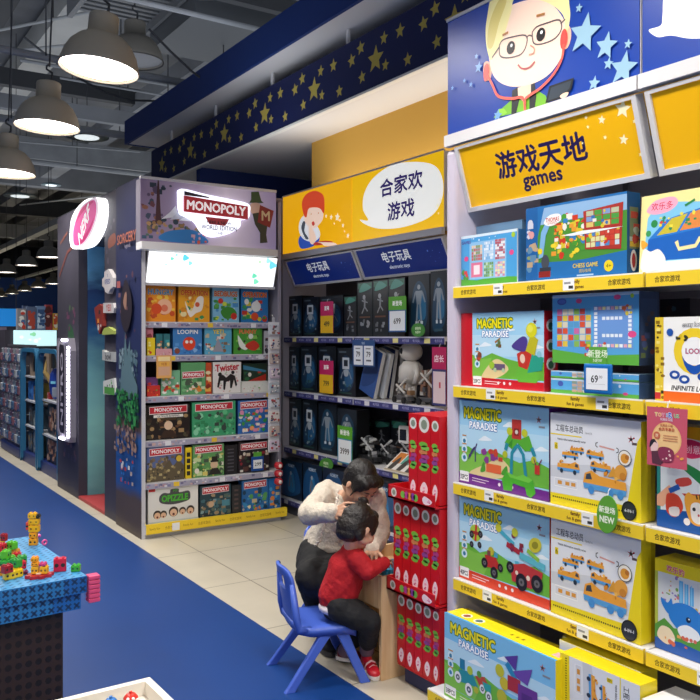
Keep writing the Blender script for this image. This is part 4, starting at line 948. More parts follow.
def chess(a):
    a.rect(0, 0, 1, 1, '#2e6fae'); a.poly([(.1, .45), (.2, .95), (1, .95), (1, .3), (.6, .24), (.12, .22)], '#4f8f3c'); a.poly([(.16, .75), (.2, .97), (1, .97), (1, .78)], '#8fb4d8')
    a.rect(0, 0, .13, 1, '#2a62a0'); a.keep = True; a.scatter(12, ['#c9d0b8', '#8a9a6a', '#b8a080', '#5f88a8'], .02, .12, .12, .5, .03, .06, seed=3); a.keep = True; a.scatter(6, ['#c9ccd8', '#d89a9a'], .02, .6, .12, .8, .03, .06, seed=4)
    a.keep = False; a.scatter(70, ['#d9c03a', '#c8402e', '#e8e4d8', '#3a7fc0', '#4f9a3a', '#e09a3a', '#e8d23a'], .30, .30, .62, .84, .02, .055, seed=5)
    a.poly([(.60, .84), (.97, .88), (.95, .32), (.62, .36)], '#a83a34'); boards(a, (4, 3), ['#4f9a48', '#7f9ac8', '#d8c070', '#b8c0a0'], .63, .63, .94, .84, 7); boards(a, (7, 3), ['#4a88c0', '#d8d8a0', '#5aa050', '#c8483a', '#c0d0e0'], .63, .38, .94, .58, 8)
    a.scatter(20, ['#d9c03a', '#c8402e', '#e8e4d8', '#3a6fb0'], .64, .40, .93, .84, .012, .03, seed=11)
    a.poly([(.14, .30), (.17, .65), (.23, .8), (.3, .84), (.22, .6), (.19, .32)], '#7fb0d8'); a.poly([(.13, 0), (1, 0), (1, .25), (.6, .23), (.13, .25)], '#2e6fae')
    a.blob([(.2, .78), (.26, .86), (.36, .86), (.38, .78), (.3, .72), (.23, .73)], '#f2f0ec'); a.otext('THOMAS', .29, .80, .055, '#c8382e', '#f2f0ec', wmax=.14, b0=.03, b1=.03); a.text('& FRIENDS', .29, .755, .03, '#c8382e', wmax=.1)
    a.rect(.145, .05, .27, .13, '#8a2f2c'); a.ell(.215, .25, .07, '#4a4f58', ry=.10)   # plain dark front, no face
    a.rect(.155, .13, .275, .18, '#3a3f48')
    a.otext('CHESS GAME', .62, .165, .055, '#e8cf3a', '#2a5a90', wmax=.24); a.text('国际象棋', .62, .095, .045, '#c9b85a'); a.rect(.54, .03, .7, .05, '#a8c8e8')
    a.ell(.84, .13, .07, '#e8cf2e'); a.text('4+', .84, .13, .05, '#5a4a1a'); a.ell(.16, .40, .04, '#e8cf2e')
    a.poly([(.38, .57), (.6, .60), (.97, .585), (.7, .56), (.5, .55)], '#eef2f4')
def chess_side(a):
    a.rect(0, 0, 1, 1, '#24527f'); a.rect(.2, .32, .85, .82, '#6f7a5a'); a.scatter(10, ['#c9a63a', '#b84a3a', '#a8b0a0'], .25, .36, .8, .8, .03, .06, seed=2); a.ell(.5, .18, .06, '#d8d4d0', ry=.13); a.ell(.5, .18, .035, '#a83a3a', ry=.09)
gbox('board_game_box', 'large dark blue chess game carton on the top games shelf, crowded with colourful pieces', 'board game', 526, 627, SHZ[0], 209.5, chess, X=GX+.02, dep=.065, mats=('#2e6fae', '#24527f', '#3a7ab4', '#24527f'), sidep=chess_side, rough=.18)
def suitcase(a):
    a.rect(0, 0, 1, 1, '#efe39a'); a.poly([(.05, .05), (1, .05), (1, .8), (.25, .9), (.1, .7)], '#7fc4e4'); a.poly([(.05, .0), (1, 0), (1, .12), (.05, .12)], '#d8ecf4')
    a.blob([(.08, .8), (.2, .92), (.45, .94), (.52, .85), (.4, .76), (.2, .74)], '#f0a8c0'); a.otext('欢乐多', .30, .84, .10, '#d8325a', '#f8dfe8', b0=.03, b1=.05)
    a.poly([(.12, .42), (.9, .5), (1, .5), (1, .12), (.1, .14)], '#1f62b8'); a.poly([(.12, .42), (.38, .66), (1, .78), (1, .5)], '#2c78c8')
    a.poly([(.24, .46), (.44, .66), (.66, .70), (.52, .48)], '#c8b83a'); a.poly([(.56, .49), (.7, .7), (1, .76), (1, .52)], '#e08a48'); a.scatter(18, ['#3f9a4a', '#d8443a', '#e8d84a', '#2f8a5a'], .28, .50, .95, .72, .015, .03, seed=3)
    a.line([(.52, .36), (.56, .26), (.78, .28), (.84, .38)], .05, '#efe0a0'); a.ell(.2, .62, .05, '#2f8a4a'); a.ell(.12, .5, .04, '#3f9a5a'); a.line([(.62, .8), (.75, .86)], .03, '#2f8a4a')
    a.blob([(.02, .1), (.06, .3), (.16, .26), (.28, .28), (.38, .14), (.3, .02), (.06, .02)], '#f2eee6'); a.blob([(.04, .3), (.02, .42), (.12, .36)], '#e8a83a', 3)
gbox('suitcase_game_box', 'pale yellow carton picturing an open blue suitcase of game pieces at the top', 'board game', 639, 712, SHZ[0], 199, suitcase, X=GX+.03, dep=.06, mats=('#efe39a', '#e8d86a', '#efe39a', '#c8b85a'), lean=-.06)
# --- second shelf
def lud(a):
    a.rect(0, 0, 1, 1, '#5aa6dc'); a.poly([(0, 0), (1, 0), (1, .15), (.5, .12), (0, .2)], '#62b045'); a.rect(0, .955, 1, 1, '#c9dcea')
    boards(a, (6, 6), ['#8ab85a', '#d8563a', '#c86aa0', '#e0c24a', '#5a9ac8', '#b84a4a', '#d8d0b8'], .06, .24, .48, .80, 21)
    a.rect(.50, .22, .94, .82, '#6f9ad8'); a.keep = True
    for i in range(9):
        for (p, q) in ((.51+.047*i, .76), (.51+.047*i, .24)): a.rect(p, q, p+.036, q+.045, ['#eef2f8', '#e8a8b8', '#f0e8a8'][i % 3])
        if i < 8:
            for p in (.51, .887): a.rect(p, .30+.056*i, p+.036, .34+.056*i, '#eef2f8')
    for i in range(5): a.rect(.60+.047*i, .62, .636+.047*i, .665, '#e8eef8'); a.rect(.60+.047*i, .38, .636+.047*i, .425, '#e8eef8')
    a.keep = False; a.k += 1; a.scatter(16, ['#e8c23a', '#c8503a', '#e8e4d8', '#4f9a4a', '#8a5ac0'], .4, .12, .66, .3, .02, .04, seed=7); a.scatter(5, ['#e8d24a', '#d86a3a'], .82, .7, .92, .82, .02, .035, seed=8)
    a.ell(.33, .90, .055, '#e0508a', ry=.035); a.ell(.77, .93, .06, '#e0508a', ry=.035); a.ell(.93, .42, .07, '#e0508a', ry=.045); a.ell(.93, .94, .03, '#a8c83a', ry=.03); a.ell(.12, .90, .09, '#4a5fb0', ry=.05); a.ell(.12, .90, .07, '#5a74c4', ry=.03)
def lside(a):
    a.rect(0, 0, 1, 1, '#2c3c5a'); a.rect(.1, .1, .9, .9, '#35486a'); a.scatter(10, ['#5a4a4a', '#6a7a4a', '#8a4a4a', '#4a5a8a'], .2, .1, .8, .85, .03, .06, seed=5)
gbox('board_game_box', 'large sky blue ladder game carton lying over two thin cartons on the second games shelf', 'board game', 552.5, 639, SHZ[1]+.105, 296, lud, X=GX+.03, dep=.10, mats=('#5aa6dc', '#2c3c5a', '#9cc4e0', '#35486a'), sidep=lside, hmax=.268)
def thin(seed):
    def f(a):
        a.rect(0, 0, 1, 1, '#5aa6dc'); a.rect(0, 0, 1, .25, '#62b045'); boards(a, (3, 4), ['#d8d0c8', '#8a9a8a', '#c8a890'], .26, .15, .45, .9, seed); a.rect(0, .88, 1, 1, '#c9dcea'); a.ell(.12, .65, .25, '#4a5fb0', ry=.18); a.ell(.80, .72, .1, '#e8f0f6'); a.ell(.86, .25, .2, '#e0508a', ry=.1)
    return f
gbox('board_game_box', 'thin sky blue game carton, upper of two under the ladder game', 'board game', 551, 639, SHZ[1]+.053, 371, thin(3), X=GX+.028, dep=.11, mats=('#5aa6dc', '#2c4468', '#9cc4e0', '#35486a'), hmax=.051)
gbox('board_game_box', 'thin sky blue game carton, lower of two under the ladder game', 'board game', 551, 639, SHZ[1], 371, thin(5), X=GX+.025, dep=.11, mats=('#5aa6dc', '#2c4468', '#9cc4e0', '#35486a'), hmax=.051)
def loop(a):
    a.rect(0, 0, 1, 1, '#f2f2ee'); a.rect(0, 0, .15, 1, '#e2c53a'); a.scatter(22, ['#2a2a22', '#8a6a1a', '#f0e07a'], .01, .02, .14, .98, .012, .03, seed=3); a.rect(0, .02, .1, .10, '#c83a3a')
    a.poly([(.15, 0), (1, 0), (1, .12), (.15, .12)], '#ea6a24'); a.rect(.15, .12, 1, .22, '#f4f4f0'); a.text('INFINITE LOOP', .62, .165, .055, '#1c1c1c', bold=.05, skew=.2, wmax=.8)
    a.ell(.66, .60, .27, '#f0d032'); a.keep = True; a.k += .5
    a.poly([(.66+.20*math.cos(t), .60+.27*math.sin(t)) for t in [PI+i*PI/10 for i in range(11)]]+[(.66+.13*math.cos(t), .60+.17*math.sin(t)) for t in [2*PI-i*PI/10 for i in range(11)]], '#1f56b0')
    a.keep = False; a.k += 1
    a.ell(.66, .60, .165, '#f4f4f4'); a.otext('LOOP', .66, .60, .06, '#c84a5a', '#3a4a9a', b0=.02, b1=.07)
    for u, v in ((.34, .32), (.50, .27), (.8, .31), (.94, .27)): a.ell(u, v, .07, '#1f4fa8', ry=.05); a.ell(u, v, .035, '#f2f2ee', ry=.022)
    a.otext('crazy loop', .64, .905, .06, '#f4f4f4', '#3a3a3a', b0=.02, b1=.10, wmax=.55, rot=.04); a.ell(.26, .82, .045, '#2456a8'); a.ell(.95, .74, .08, '#f0d032'); a.scatter(8, ['#d8b82a', '#3a3a2a'], .36, .68, .55, .78, .01, .025, seed=6)
gbox('loop_game_box', 'white ring loop game carton with orange foot and blue ring', 'toy box', 655, 716, SHZ[1], 318, loop, X=GX+.03, dep=.07, mats=('#f2f2ee', '#ea6a24', '#f2f2ee', '#c8b83a'))
gbox('game_box', 'dark carton in shadow between the ladder game and the loop game', 'toy box', 660, 690, SHZ[1], 300, lambda a: a.scatter(12, ['#3a2a2a', '#6a3a34', '#4a4a3a', '#3f5a6a'], .1, .1, .9, .9, .03, .06, seed=4), X=GX+.22, dep=.08, mats=('#27242a', '#27242a', '#27242a', '#27242a'), hmax=.33)
# --- third and fourth shelf, second bay
def tiger(a):
    a.rect(0, 0, 1, 1, '#dfe6e6'); a.rect(0, 0, .06, 1, '#2f8a80'); a.poly([(0, .92), (1, .86), (1, 1), (0, 1)], '#c9a81a'); a.blob([(.35, .80), (.5, .88), (.75, .84), (.78, .76), (.55, .70), (.38, .74)], '#c83060'); a.text('创意', .56, .79, .08, '#f2d8e0')
    a.poly([(.35, .68), (.6, .62), (1, .5), (1, .38), (.8, .42), (.4, .6)], '#2f8a48'); a.blob([(.1, .66), (.2, .70), (.32, .64), (.2, .58)], '#3f9a50', 3); a.blob([(.3, .48), (.5, .52), (.55, .46), (.36, .42)], '#c84a40', 3); a.poly([(.4, .36), (1, .40), (1, .28), (.6, .26)], '#c83a38')
    a.poly([(0, .3), (.2, .42), (.3, .34), (.1, .2), (0, .2)], '#efb08a'); a.line([(.2, .36), (.36, .42)], .05, '#2a5fb0')
    a.poly([(0, 0), (1, 0), (1, .14), (.5, .2), (0, .16)], '#1f56a0')
    a.blob([(.15, .3), (.2, .34), (.35, .33), (.42, .22), (.3, .12), (.16, .16)], '#d84a30'); a.blob([(.2, .2), (.35, .22), (.35, .14), (.22, .13)], '#f0e6dc', 3)
    a.blob([(.44, .30), (.50, .38), (.58, .36), (.74, .38), (.82, .42), (.86, .28), (.82, .14), (.66, .08), (.52, .12)], '#f0a83a'); a.blob([(.54, .26), (.64, .30), (.74, .26), (.78, .18), (.68, .10), (.56, .13)], '#f6efe6')
    a.ell(.59, .23, .018, '#222'); a.ell(.73, .24, .018, '#222'); a.ell(.66, .18, .012, '#c8504a'); a.line([(.62, .37), (.64, .33)], .014, '#3a2a1a'); a.line([(.68, .38), (.68, .33)], .014, '#3a2a1a'); a.ell(.48, .1, .035, '#f6efe6'); a.ell(.78, .08, .035, '#f6efe6')
gbox('painting_set_box', 'finger painting carton with a cartoon striped cat face at its foot, third games shelf', 'toy box', 657, 722, SHZ[2], 424, tiger, X=GX+.03, dep=.07, mats=('#dfe6e6', '#2f8a80', '#c9a81a', '#888'), hmax=.34)
def whale(a):
    a.rect(0, 0, 1, 1, '#d8dce0'); a.scatter(26, ['#c87a8a', '#7fa85a', '#d8b84a', '#8a7ac0', '#d86a5a'], .1, .5, .98, .86, .01, .022, seed=4); a.rect(0, .86, 1, 1, '#ecd61c'); a.otext('欢乐钓', .32, .915, .07, '#d83a78', '#f8e0ea', b0=.03, b1=.05, rot=-.06); a.rect(0, 0, .05, .86, '#b8c24a')
    a.poly([(0, .0), (0, .26), (.15, .36), (.3, .28), (.6, .34), (.8, .4), (1, .36), (1, 0)], '#5a9a40'); a.poly([(0, 0), (1, 0), (1, .1), (.4, .15), (0, .12)], '#2458a8')
    a.keep = True
    for k, u in enumerate((.38, .46, .54)): a.rect(u, .58, u+.06, .82-.02*k, '#5fb0e8'); 
    a.keep = False; a.k += 1
    for u in (.40, .48, .56): a.rect(u, .58, u+.015, .8, '#8fd0f4')
    a.blob([(.22, .40), (.26, .52), (.4, .58), (.62, .56), (.78, .44), (.82, .34), (.7, .28), (.4, .28), (.3, .32)], '#2f7fd0'); a.blob([(.22, .42), (.12, .5), (.10, .58), (.2, .54), (.26, .6), (.28, .5)], '#2f7fd0'); a.blob([(.36, .30), (.5, .36), (.66, .32), (.68, .24), (.52, .18), (.4, .22)], '#eef2f4')
    a.ell(.52, .42, .03, '#1a2a4a'); a.ell(.53, .43, .01, '#fff', n=6); a.keep = True
    for u in (.44, .5, .56, .62): a.ell(u, .21, .022, '#d86a5a', n=8)
    a.keep = False; a.blob([(.04, .14), (.1, .26), (.24, .26), (.32, .16), (.2, .08)], '#f0dcb8'); a.ell(.92, .1, .05, '#3a78c8'); a.scatter(8, ['#f0e6dc', '#e8a85a', '#d86a4a'], .05, .1, .5, .22, .015, .03, seed=8)
gbox('whale_game_box', 'fishing game carton picturing a spouting blue whale, fourth games shelf', 'toy box', 655, 722, SHZ[3], 558, whale, X=GX+.04, dep=.10, mats=('#d8dce0', '#b8c24a', '#ecd61c', '#c8b81a'), hmax=.325)
gbox('white_box', 'plain white carton with black side printing on the lowest deck of the second bay', 'toy box', 642, 715, bz, 684, lambda a: (a.rect(0, 0, 1, 1, '#e2e2e2'), a.rect(.0, .9, 1, .92, '#c8c8c8')), X=BX+.03, dep=.16, mats=('#e2e2e2', '#2a2a2a', '#ececec', '#ccc'), topp=lambda a: (a.blob([(.55, .2), (.7, .5), (.9, .6), (.8, .3)], '#222'), a.rect(.6, .7, .7, .8, '#c87a2a')), hmax=.30)
# --- price frame, hanging cards
def card(name, label, cat, X, pts, paint, col, th=.004, kw=None, group=None, hook=True):
    """thin hanging card whose outline is read on plane X"""
    ys = [yx(p[0], X) for p in pts]; zs = [zx(p[0], p[1], X) for p in pts]; ya, yb, z0, z1 = max(ys), min(ys), min(zs), max(zs); cy = (ya+yb)/2
    t = thing(name, label, cat, (X, cy, z0), W_, group)
    b = MB().prism([(cy-y, z-z0) for y, z in zip(ys, zs)], 0, th, col, 'y').fix(); a = front(b, -(ya-yb)/2, (ya-yb)/2, 0, z1-z0, 0); paint(a); b.build('card', t)
    if hook: MB().tube([(0, th/2, z1-z0-.01), (0, th+.004, z1-z0+.015), (0, th+.012, z1-z0+.02)], .0018, '#dcdcdc', n=6).build('hook', t)
    return t
def rc(x0, y0, x1, y1): return [(x0, y0), (x1, y0+(y1-y0)*0), (x1, y1), (x0, y1)]
PX = GX-.03
t = thing('price_display', 'blue price frame showing 69 with a green flag on top', 'price frame', (PX, (yx(583, PX)+yx(611, PX))/2, zx(597, 394, PX)), W_)
hw = (yx(583, PX)-yx(611, PX))/2; hh = zx(597, 364, PX)-zx(597, 394, PX)
MB().rbox(-hw, hw, 0, .012, 0, hh, mat('#1a6cb8', rough=.3), r=.006).build('frame', t)
b = MB().box(-hw*.76, hw*.76, -.001, 0, hh*.14, hh*.86, '#eceef0'); a = front(b, -hw*.76, hw*.76, hh*.14, hh*.86, -.001); a.text('69', .40, .5, .34, '#1c1c1e', bold=.03, sx=.9); a.text('.90', .68, .6, .13, '#333'); a.line([(.1, .26), (.9, .26)], .01, '#999'); b.build('price_card', t)
b = MB().box(-hw*.62, hw*.62, .004, .008, hh, hh+.055, '#5aa536'); a = front(b, -hw*.62, hw*.62, hh, hh+.055, .004); a.text('新登场', .5, .6, .45, '#e8f4d8', bold=.02); a.text('NEW', .5, .2, .2, '#e8f4d8'); b.build('green_flag', t)
MB().box(-.006, .006, .01, .030, .004, .03, '#1a6cb8').build('clip', t)
OV = [(607+10.3*math.cos(k*PI/12), 514.5+19*math.sin(k*PI/12)) for k in range(24)]
def oval(a): a.ell(.5, .5, .5*.98, '#e9f0dc', ry=.49) if False else None; a.text('新登场', .5, .62, .17, '#eef6de', bold=.035, wmax=.78); a.text('NEW', .5, .36, .17, '#eef6de', bold=.05, wmax=.7)
card('shelf_talker', 'green oval NEW card hanging from the third games shelf', 'hanging card', PX, OV, oval, '#5b9f33')
def trus(a):
    a.rect(0, 0, 1, 1, '#c8566a'); a.ell(.5, .47, .285, '#e8b878', n=24); a.ell(.5, .47, .26, '#f0c68a', n=24); a.keep = True
    for i, (ch, c) in enumerate(zip('TOYS', ('#d8d040', '#e8a040', '#d85a8a', '#5ab0d8'))): a.otext(ch, .24+i*.09, .875, .06, c, '#f4f0f0', b0=.04, b1=.10); a.k += 1
    a.otext('R', .60, .875, .085, '#2a58c0', '#f4f4f8', b0=.06, b1=.14); a.k += 1; a.star(.60, .88, .012, '#fff'); a.otext('US', .75, .875, .06, '#58b048', '#f4f0f0', b0=.04, b1=.10); a.k += 1
    a.keep = False; a.text('玩具反斗城', .5, .80, .045, '#e8d8e8', bold=.02); a.text('玩具反斗城', .5, .70, .045, '#b85a3a', bold=.03); a.text('会员专享日', .5, .635, .058, '#b84a30', bold=.03)
    a.ell(.26, .52, .065, '#c86a4a'); a.text('惠', .26, .52, .06, '#f4dcb8'); a.keep = True
    for v in (.53, .49, .45): a.line([(.42, v), (.78, v)], .012, '#c8805a')
    a.keep = False
    a.blob([(.10, .26), (.12, .40), (.22, .44), (.30, .36), (.26, .26), (.16, .22)], '#e8c4c0'); a.blob([(.07, .30), (.1, .42), (.2, .45), (.26, .38), (.2, .40), (.13, .34)], '#26202a'); a.poly([(.12, .24), (.3, .26), (.42, .08), (.36, .02), (.14, .04)], '#5a3040')
    a.blob([(.30, .30), (.5, .34), (.68, .28), (.66, .12), (.5, .08), (.34, .12)], '#8a3050'); a.scatter(6, ['#e8b0b0', '#f0dcd0'], .34, .12, .62, .3, .012, .02, seed=2, kind='ell'); a.scatter(3, ['#f0a84a'], .78, .14, .94, .22, .02, .035, seed=3)
card('shelf_talker', 'dark pink member day card with a round yellow panel, hanging from the second games shelf', 'hanging card', GX-.035, [(648.5, 407), (687, 409.5), (685, 470), (647, 463.5)], trus, '#c8566a')

# ================================================================ board games on the end shelves (front towards -Y)
def mbox(name, label, cat, pl, pr, row, ptop, paint, mats, dep=.07, back=0., sidep=None, group=None, cat2=None):
    z, off = MZ[row] if row < 5 else (.095, .0)
    Y = MY+off+.025+back; xa, xb = max(xy(pl, Y), MX0+.004), min(xy(pr, Y), MX1-.006); wd = xb-xa; h = zy(pl, ptop, Y)-z
    h = min(h, ((MZ[row-1][0] if row else 1.92)-.034)-z-.004)
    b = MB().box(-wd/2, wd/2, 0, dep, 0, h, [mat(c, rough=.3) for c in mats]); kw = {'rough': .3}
    if paint: paint(front(b, -wd/2, wd/2, 0, h, 0, kw=kw, step=.0005))
    if sidep: sidep(side(b, wd/2, 0, dep, 0, h, kw=kw, step=.0005))
    return one(name, b, label, cat, ((xa+xb)/2, Y, z+.0018), 0, group=group)
def gen(bg, title, tc, oc, cols, seed, n=22, ty=.86, th=.15, shapes=()):
    def f(a):
        a.rect(0, 0, 1, 1, bg); a.scatter(n, cols, .05, .06, .95, .72, .03, .10, seed=seed)
        for s_ in shapes: getattr(a, s_[0])(*s_[1:])
        if title: a.otext(title, .5, ty-.03, th, tc, oc, wmax=.86, b0=.04, b1=.09)
    return f
def mono(bg, cols, seed, py=.86, pw_=.42, ph=.095, n=40, extra=None, cx=.5, sub=None):
    def f(a):
        a.rect(0, 0, 1, 1, bg); a.scatter(n, cols, .03, .04, .97, .70, .03, .09, seed=seed)
        if extra: extra(a)
        a.poly([(cx-pw_-.01, py-ph-.03), (cx+pw_+.01, py-ph), (cx+pw_+.01, py+ph+.03), (cx-pw_-.01, py+ph)], '#f0e4e4'); a.poly([(cx-pw_, py-ph-.01), (cx+pw_, py-ph+.015), (cx+pw_, py+ph+.01), (cx-pw_, py+ph-.015)], '#c42a3a')
        a.text('MONOPOLY', cx, py, ph*1.1, '#f8f2f2', bold=.05, wmax=pw_*1.85)
        if sub: a.rect(cx-pw_*.8, py-ph-.13, cx+pw_*.8, py-ph-.05, '#e8e4dc'); a.text(sub, cx, py-ph-.09, .05, '#333', wmax=pw_*1.4, bold=.03)
    return f
GRN = '#1f5c38'
P = 'party_game_box'; cP = 'board game'
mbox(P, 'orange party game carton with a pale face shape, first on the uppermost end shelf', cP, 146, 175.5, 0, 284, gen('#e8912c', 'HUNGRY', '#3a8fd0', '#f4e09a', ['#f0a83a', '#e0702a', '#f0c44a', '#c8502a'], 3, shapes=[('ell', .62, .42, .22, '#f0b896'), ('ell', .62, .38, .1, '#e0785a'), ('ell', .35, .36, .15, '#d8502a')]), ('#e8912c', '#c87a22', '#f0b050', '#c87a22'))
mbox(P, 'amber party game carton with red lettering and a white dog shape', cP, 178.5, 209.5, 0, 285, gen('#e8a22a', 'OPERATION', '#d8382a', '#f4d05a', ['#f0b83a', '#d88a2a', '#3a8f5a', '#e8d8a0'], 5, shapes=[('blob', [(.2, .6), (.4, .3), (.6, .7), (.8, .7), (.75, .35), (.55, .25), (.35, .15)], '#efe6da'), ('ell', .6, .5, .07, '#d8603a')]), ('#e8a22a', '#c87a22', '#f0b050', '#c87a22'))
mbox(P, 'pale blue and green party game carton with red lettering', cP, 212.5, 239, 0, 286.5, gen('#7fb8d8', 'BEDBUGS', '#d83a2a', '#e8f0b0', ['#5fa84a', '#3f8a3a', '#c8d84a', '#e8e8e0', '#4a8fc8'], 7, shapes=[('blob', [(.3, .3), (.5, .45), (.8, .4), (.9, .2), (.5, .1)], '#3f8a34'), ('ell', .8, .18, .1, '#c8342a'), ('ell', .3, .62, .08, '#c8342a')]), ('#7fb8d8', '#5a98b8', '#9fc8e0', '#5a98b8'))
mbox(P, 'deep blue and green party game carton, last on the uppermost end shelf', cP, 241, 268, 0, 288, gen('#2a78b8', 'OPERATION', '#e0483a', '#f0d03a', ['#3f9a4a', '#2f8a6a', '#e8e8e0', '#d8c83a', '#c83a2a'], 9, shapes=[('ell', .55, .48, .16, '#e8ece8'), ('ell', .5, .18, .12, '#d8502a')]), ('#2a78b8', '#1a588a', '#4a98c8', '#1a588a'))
mbox(P, 'small pink topped toy pack on the second end shelf beside the post', 'toy', 146, 153, 1, 324, gen('#c87a8a', '', '#fff', '#fff', ['#e8c8c0', '#8a3a4a'], 3, n=8), ('#c87a8a', '#8a4a5a', '#d89aa0', '#8a4a5a'))
mbox(P, 'small bright yellow toy pack on the second end shelf', 'toy', 147, 155, 1, 338, gen('#e8cc2a', '', '#fff', '#fff', ['#f4e89a', '#c8402a'], 4, n=6), ('#e8cc2a', '#b89a1a', '#e8dc6a', '#b89a1a'), back=-.03, dep=.03)
for i, (p0, p1) in enumerate(((156, 162.5), (163.5, 170))):
    mbox('toy_window_box', 'small window box with a yellow and teal toy, %s of two beside the yellow pack' % ORD[i], 'toy', p0, p1, 1, 334, gen('#2f6f78', '', '#fff', '#fff', ['#e8b83a', '#e8d8a0', '#3a9aa0', '#c86a3a'], 12+i, n=9), ('#2f6f78', '#1a4a50', '#3a8a90', '#1a4a50'), back=-.01)
mbox('label_card', 'long pink label card lying in front of the small window boxes', 'card', 156, 172, 1, 349, gen('#d8a0a8', '', '#fff', '#fff', ['#e8c8cc', '#b86a78'], 2, n=5), ('#d8a0a8', '#b88088', '#e0b8bc', '#b88088'), back=-.045, dep=.008)
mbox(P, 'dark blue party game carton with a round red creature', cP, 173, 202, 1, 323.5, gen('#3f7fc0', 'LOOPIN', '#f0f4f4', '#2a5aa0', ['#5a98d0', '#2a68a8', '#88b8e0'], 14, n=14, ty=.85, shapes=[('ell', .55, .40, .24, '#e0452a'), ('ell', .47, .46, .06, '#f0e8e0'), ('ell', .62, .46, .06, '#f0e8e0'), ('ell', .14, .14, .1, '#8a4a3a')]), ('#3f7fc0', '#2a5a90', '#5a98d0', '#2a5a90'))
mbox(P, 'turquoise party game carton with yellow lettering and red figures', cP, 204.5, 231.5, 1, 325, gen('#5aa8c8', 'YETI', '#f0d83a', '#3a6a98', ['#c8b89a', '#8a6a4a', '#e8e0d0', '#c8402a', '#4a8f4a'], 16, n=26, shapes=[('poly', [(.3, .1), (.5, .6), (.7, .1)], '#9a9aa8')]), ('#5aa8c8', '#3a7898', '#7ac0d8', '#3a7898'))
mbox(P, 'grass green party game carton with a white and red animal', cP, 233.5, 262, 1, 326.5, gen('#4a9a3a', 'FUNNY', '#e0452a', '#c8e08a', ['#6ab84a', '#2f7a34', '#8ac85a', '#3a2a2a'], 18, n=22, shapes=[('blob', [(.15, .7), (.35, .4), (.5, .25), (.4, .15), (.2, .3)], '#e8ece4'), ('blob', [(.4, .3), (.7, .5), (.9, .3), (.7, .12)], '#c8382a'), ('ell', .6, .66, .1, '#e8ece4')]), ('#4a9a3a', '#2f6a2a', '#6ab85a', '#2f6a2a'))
mbox('toy_pack', 'grey blister pack beside the grass green party game', 'toy', 264, 269, 1, 331, gen('#c8c8cc', '', '#fff', '#fff', ['#8a8a98', '#a84a4a', '#3a3a48'], 8, n=8), ('#c8c8cc', '#888', '#ccc', '#888'))
# third row
mbox('toy_pack', 'purple and red toy packs at the post end of the third end shelf', 'toy', 146, 158, 2, 378, gen('#6a3f78', '', '#fff', '#fff', ['#c83a3a', '#8a5aa0', '#d8c8c8', '#3a9a4a'], 20, n=16), ('#6a3f78', '#4a2a58', '#8a5a98', '#4a2a58'))
mbox('toy_pack', 'low red toy pack under the orange hanging card', 'toy', 147, 160, 2, 386, gen('#c8352e', '', '#fff', '#fff', ['#e8a03a', '#8a2a2a', '#5aa84a'], 21, n=9), ('#c8352e', '#8a2a2a', '#d8554a', '#8a2a2a'), back=-.025, dep=.02)
mbox(P, 'mint green toy carton partly behind the orange hanging card', cP, 161, 180, 2, 371, gen('#7ab890', '', '#e03a2a', '#fff', ['#c8402e', '#e8c84a', '#3f9a4a', '#e8e8e0'], 22, n=22), ('#7ab890', '#4a8860', '#9ac8a8', '#4a8860'), back=.01)
def mside(cols):
    return lambda a: (a.scatter(14, cols, .1, .1, .9, .9, .04, .08, seed=4))
mbox('board_game_box', 'green red-titled game box with orange red spine, third end shelf', cP, 181, 205.5, 2, 363, mono('#5f9f6a', ['#7ab880', '#3f7f4f', '#c8d8b0', '#4a5a4a', '#d8843a', '#e8dcc8'], 24, py=.62, pw_=.44, ph=.09), ('#5f9f6a', '#b8502a', '#8ab88a', '#3f6a44'), dep=.07)
mbox('game_box', 'narrow orange red box spine beside the white spotted game box', cP, 206, 211.5, 2, 363, gen('#c8502e', '', '#fff', '#fff', ['#e8b04a', '#8a2f22', '#e8d8b0'], 25, n=12), ('#c8502e', '#8a2f22', '#c8704a', '#8a2f22'))
mbox('board_game_box', 'white spotted game box with black crouching silhouettes and red lettering', cP, 213, 241, 2, 362.5, lambda a: (a.rect(0, 0, 1, 1, '#e6e2de'), a.scatter(26, ['#c8a8a8', '#d8c0a8', '#b8c8b0', '#d88a8a'], .03, .03, .97, .97, .02, .035, seed=3, kind='ell'), a.otext('Twister', .5, .83, .22, '#b8283a', '#f0e8e4', wmax=.84, b0=.05, b1=.08, rot=.08),
     a.poly([(.14, .2), (.2, .52), (.34, .6), (.46, .5), (.62, .62), (.78, .55), (.86, .25), (.8, .2), (.74, .42), (.66, .15), (.6, .16), (.6, .4), (.46, .36), (.42, .1), (.36, .12), (.36, .4), (.26, .4), (.2, .18)], '#222225'), a.ell(.24, .60, .07, '#222225'), a.ell(.7, .66, .06, '#222225')), ('#e6e2de', '#b8b4b0', '#eee', '#b8b4b0'))
mbox('game_box', 'dark green and red game box lying behind the white spotted game', cP, 243, 267, 2, 364, gen('#233a2c', '', '#fff', '#fff', ['#2f6a3f', '#c83a2a', '#1f3a4a', '#e8e0d0'], 27, n=18, shapes=[('poly', [(.1, .35), (.95, .62), (.95, .4), (.12, .15)], '#b83226'), ('poly', [(.0, .95), (.95, .75), (.95, .68), (0, .8)], '#3f7fa0')]), ('#233a2c', '#1a2a20', '#2f4a3a', '#1a2a20'), back=.03)
mbox('game_box', 'low white and green game box in front on the third end shelf, spare side up', cP, 242, 268, 2, 382, gen('#dcdcd4', '', '#fff', '#fff', ['#6aa85a', '#e8e8e4', '#c83a3a', '#b8c8b0'], 28, n=18), ('#dcdcd4', '#a8a8a0', '#e4e4dc', '#a8a8a0'), back=-.03, dep=.05)
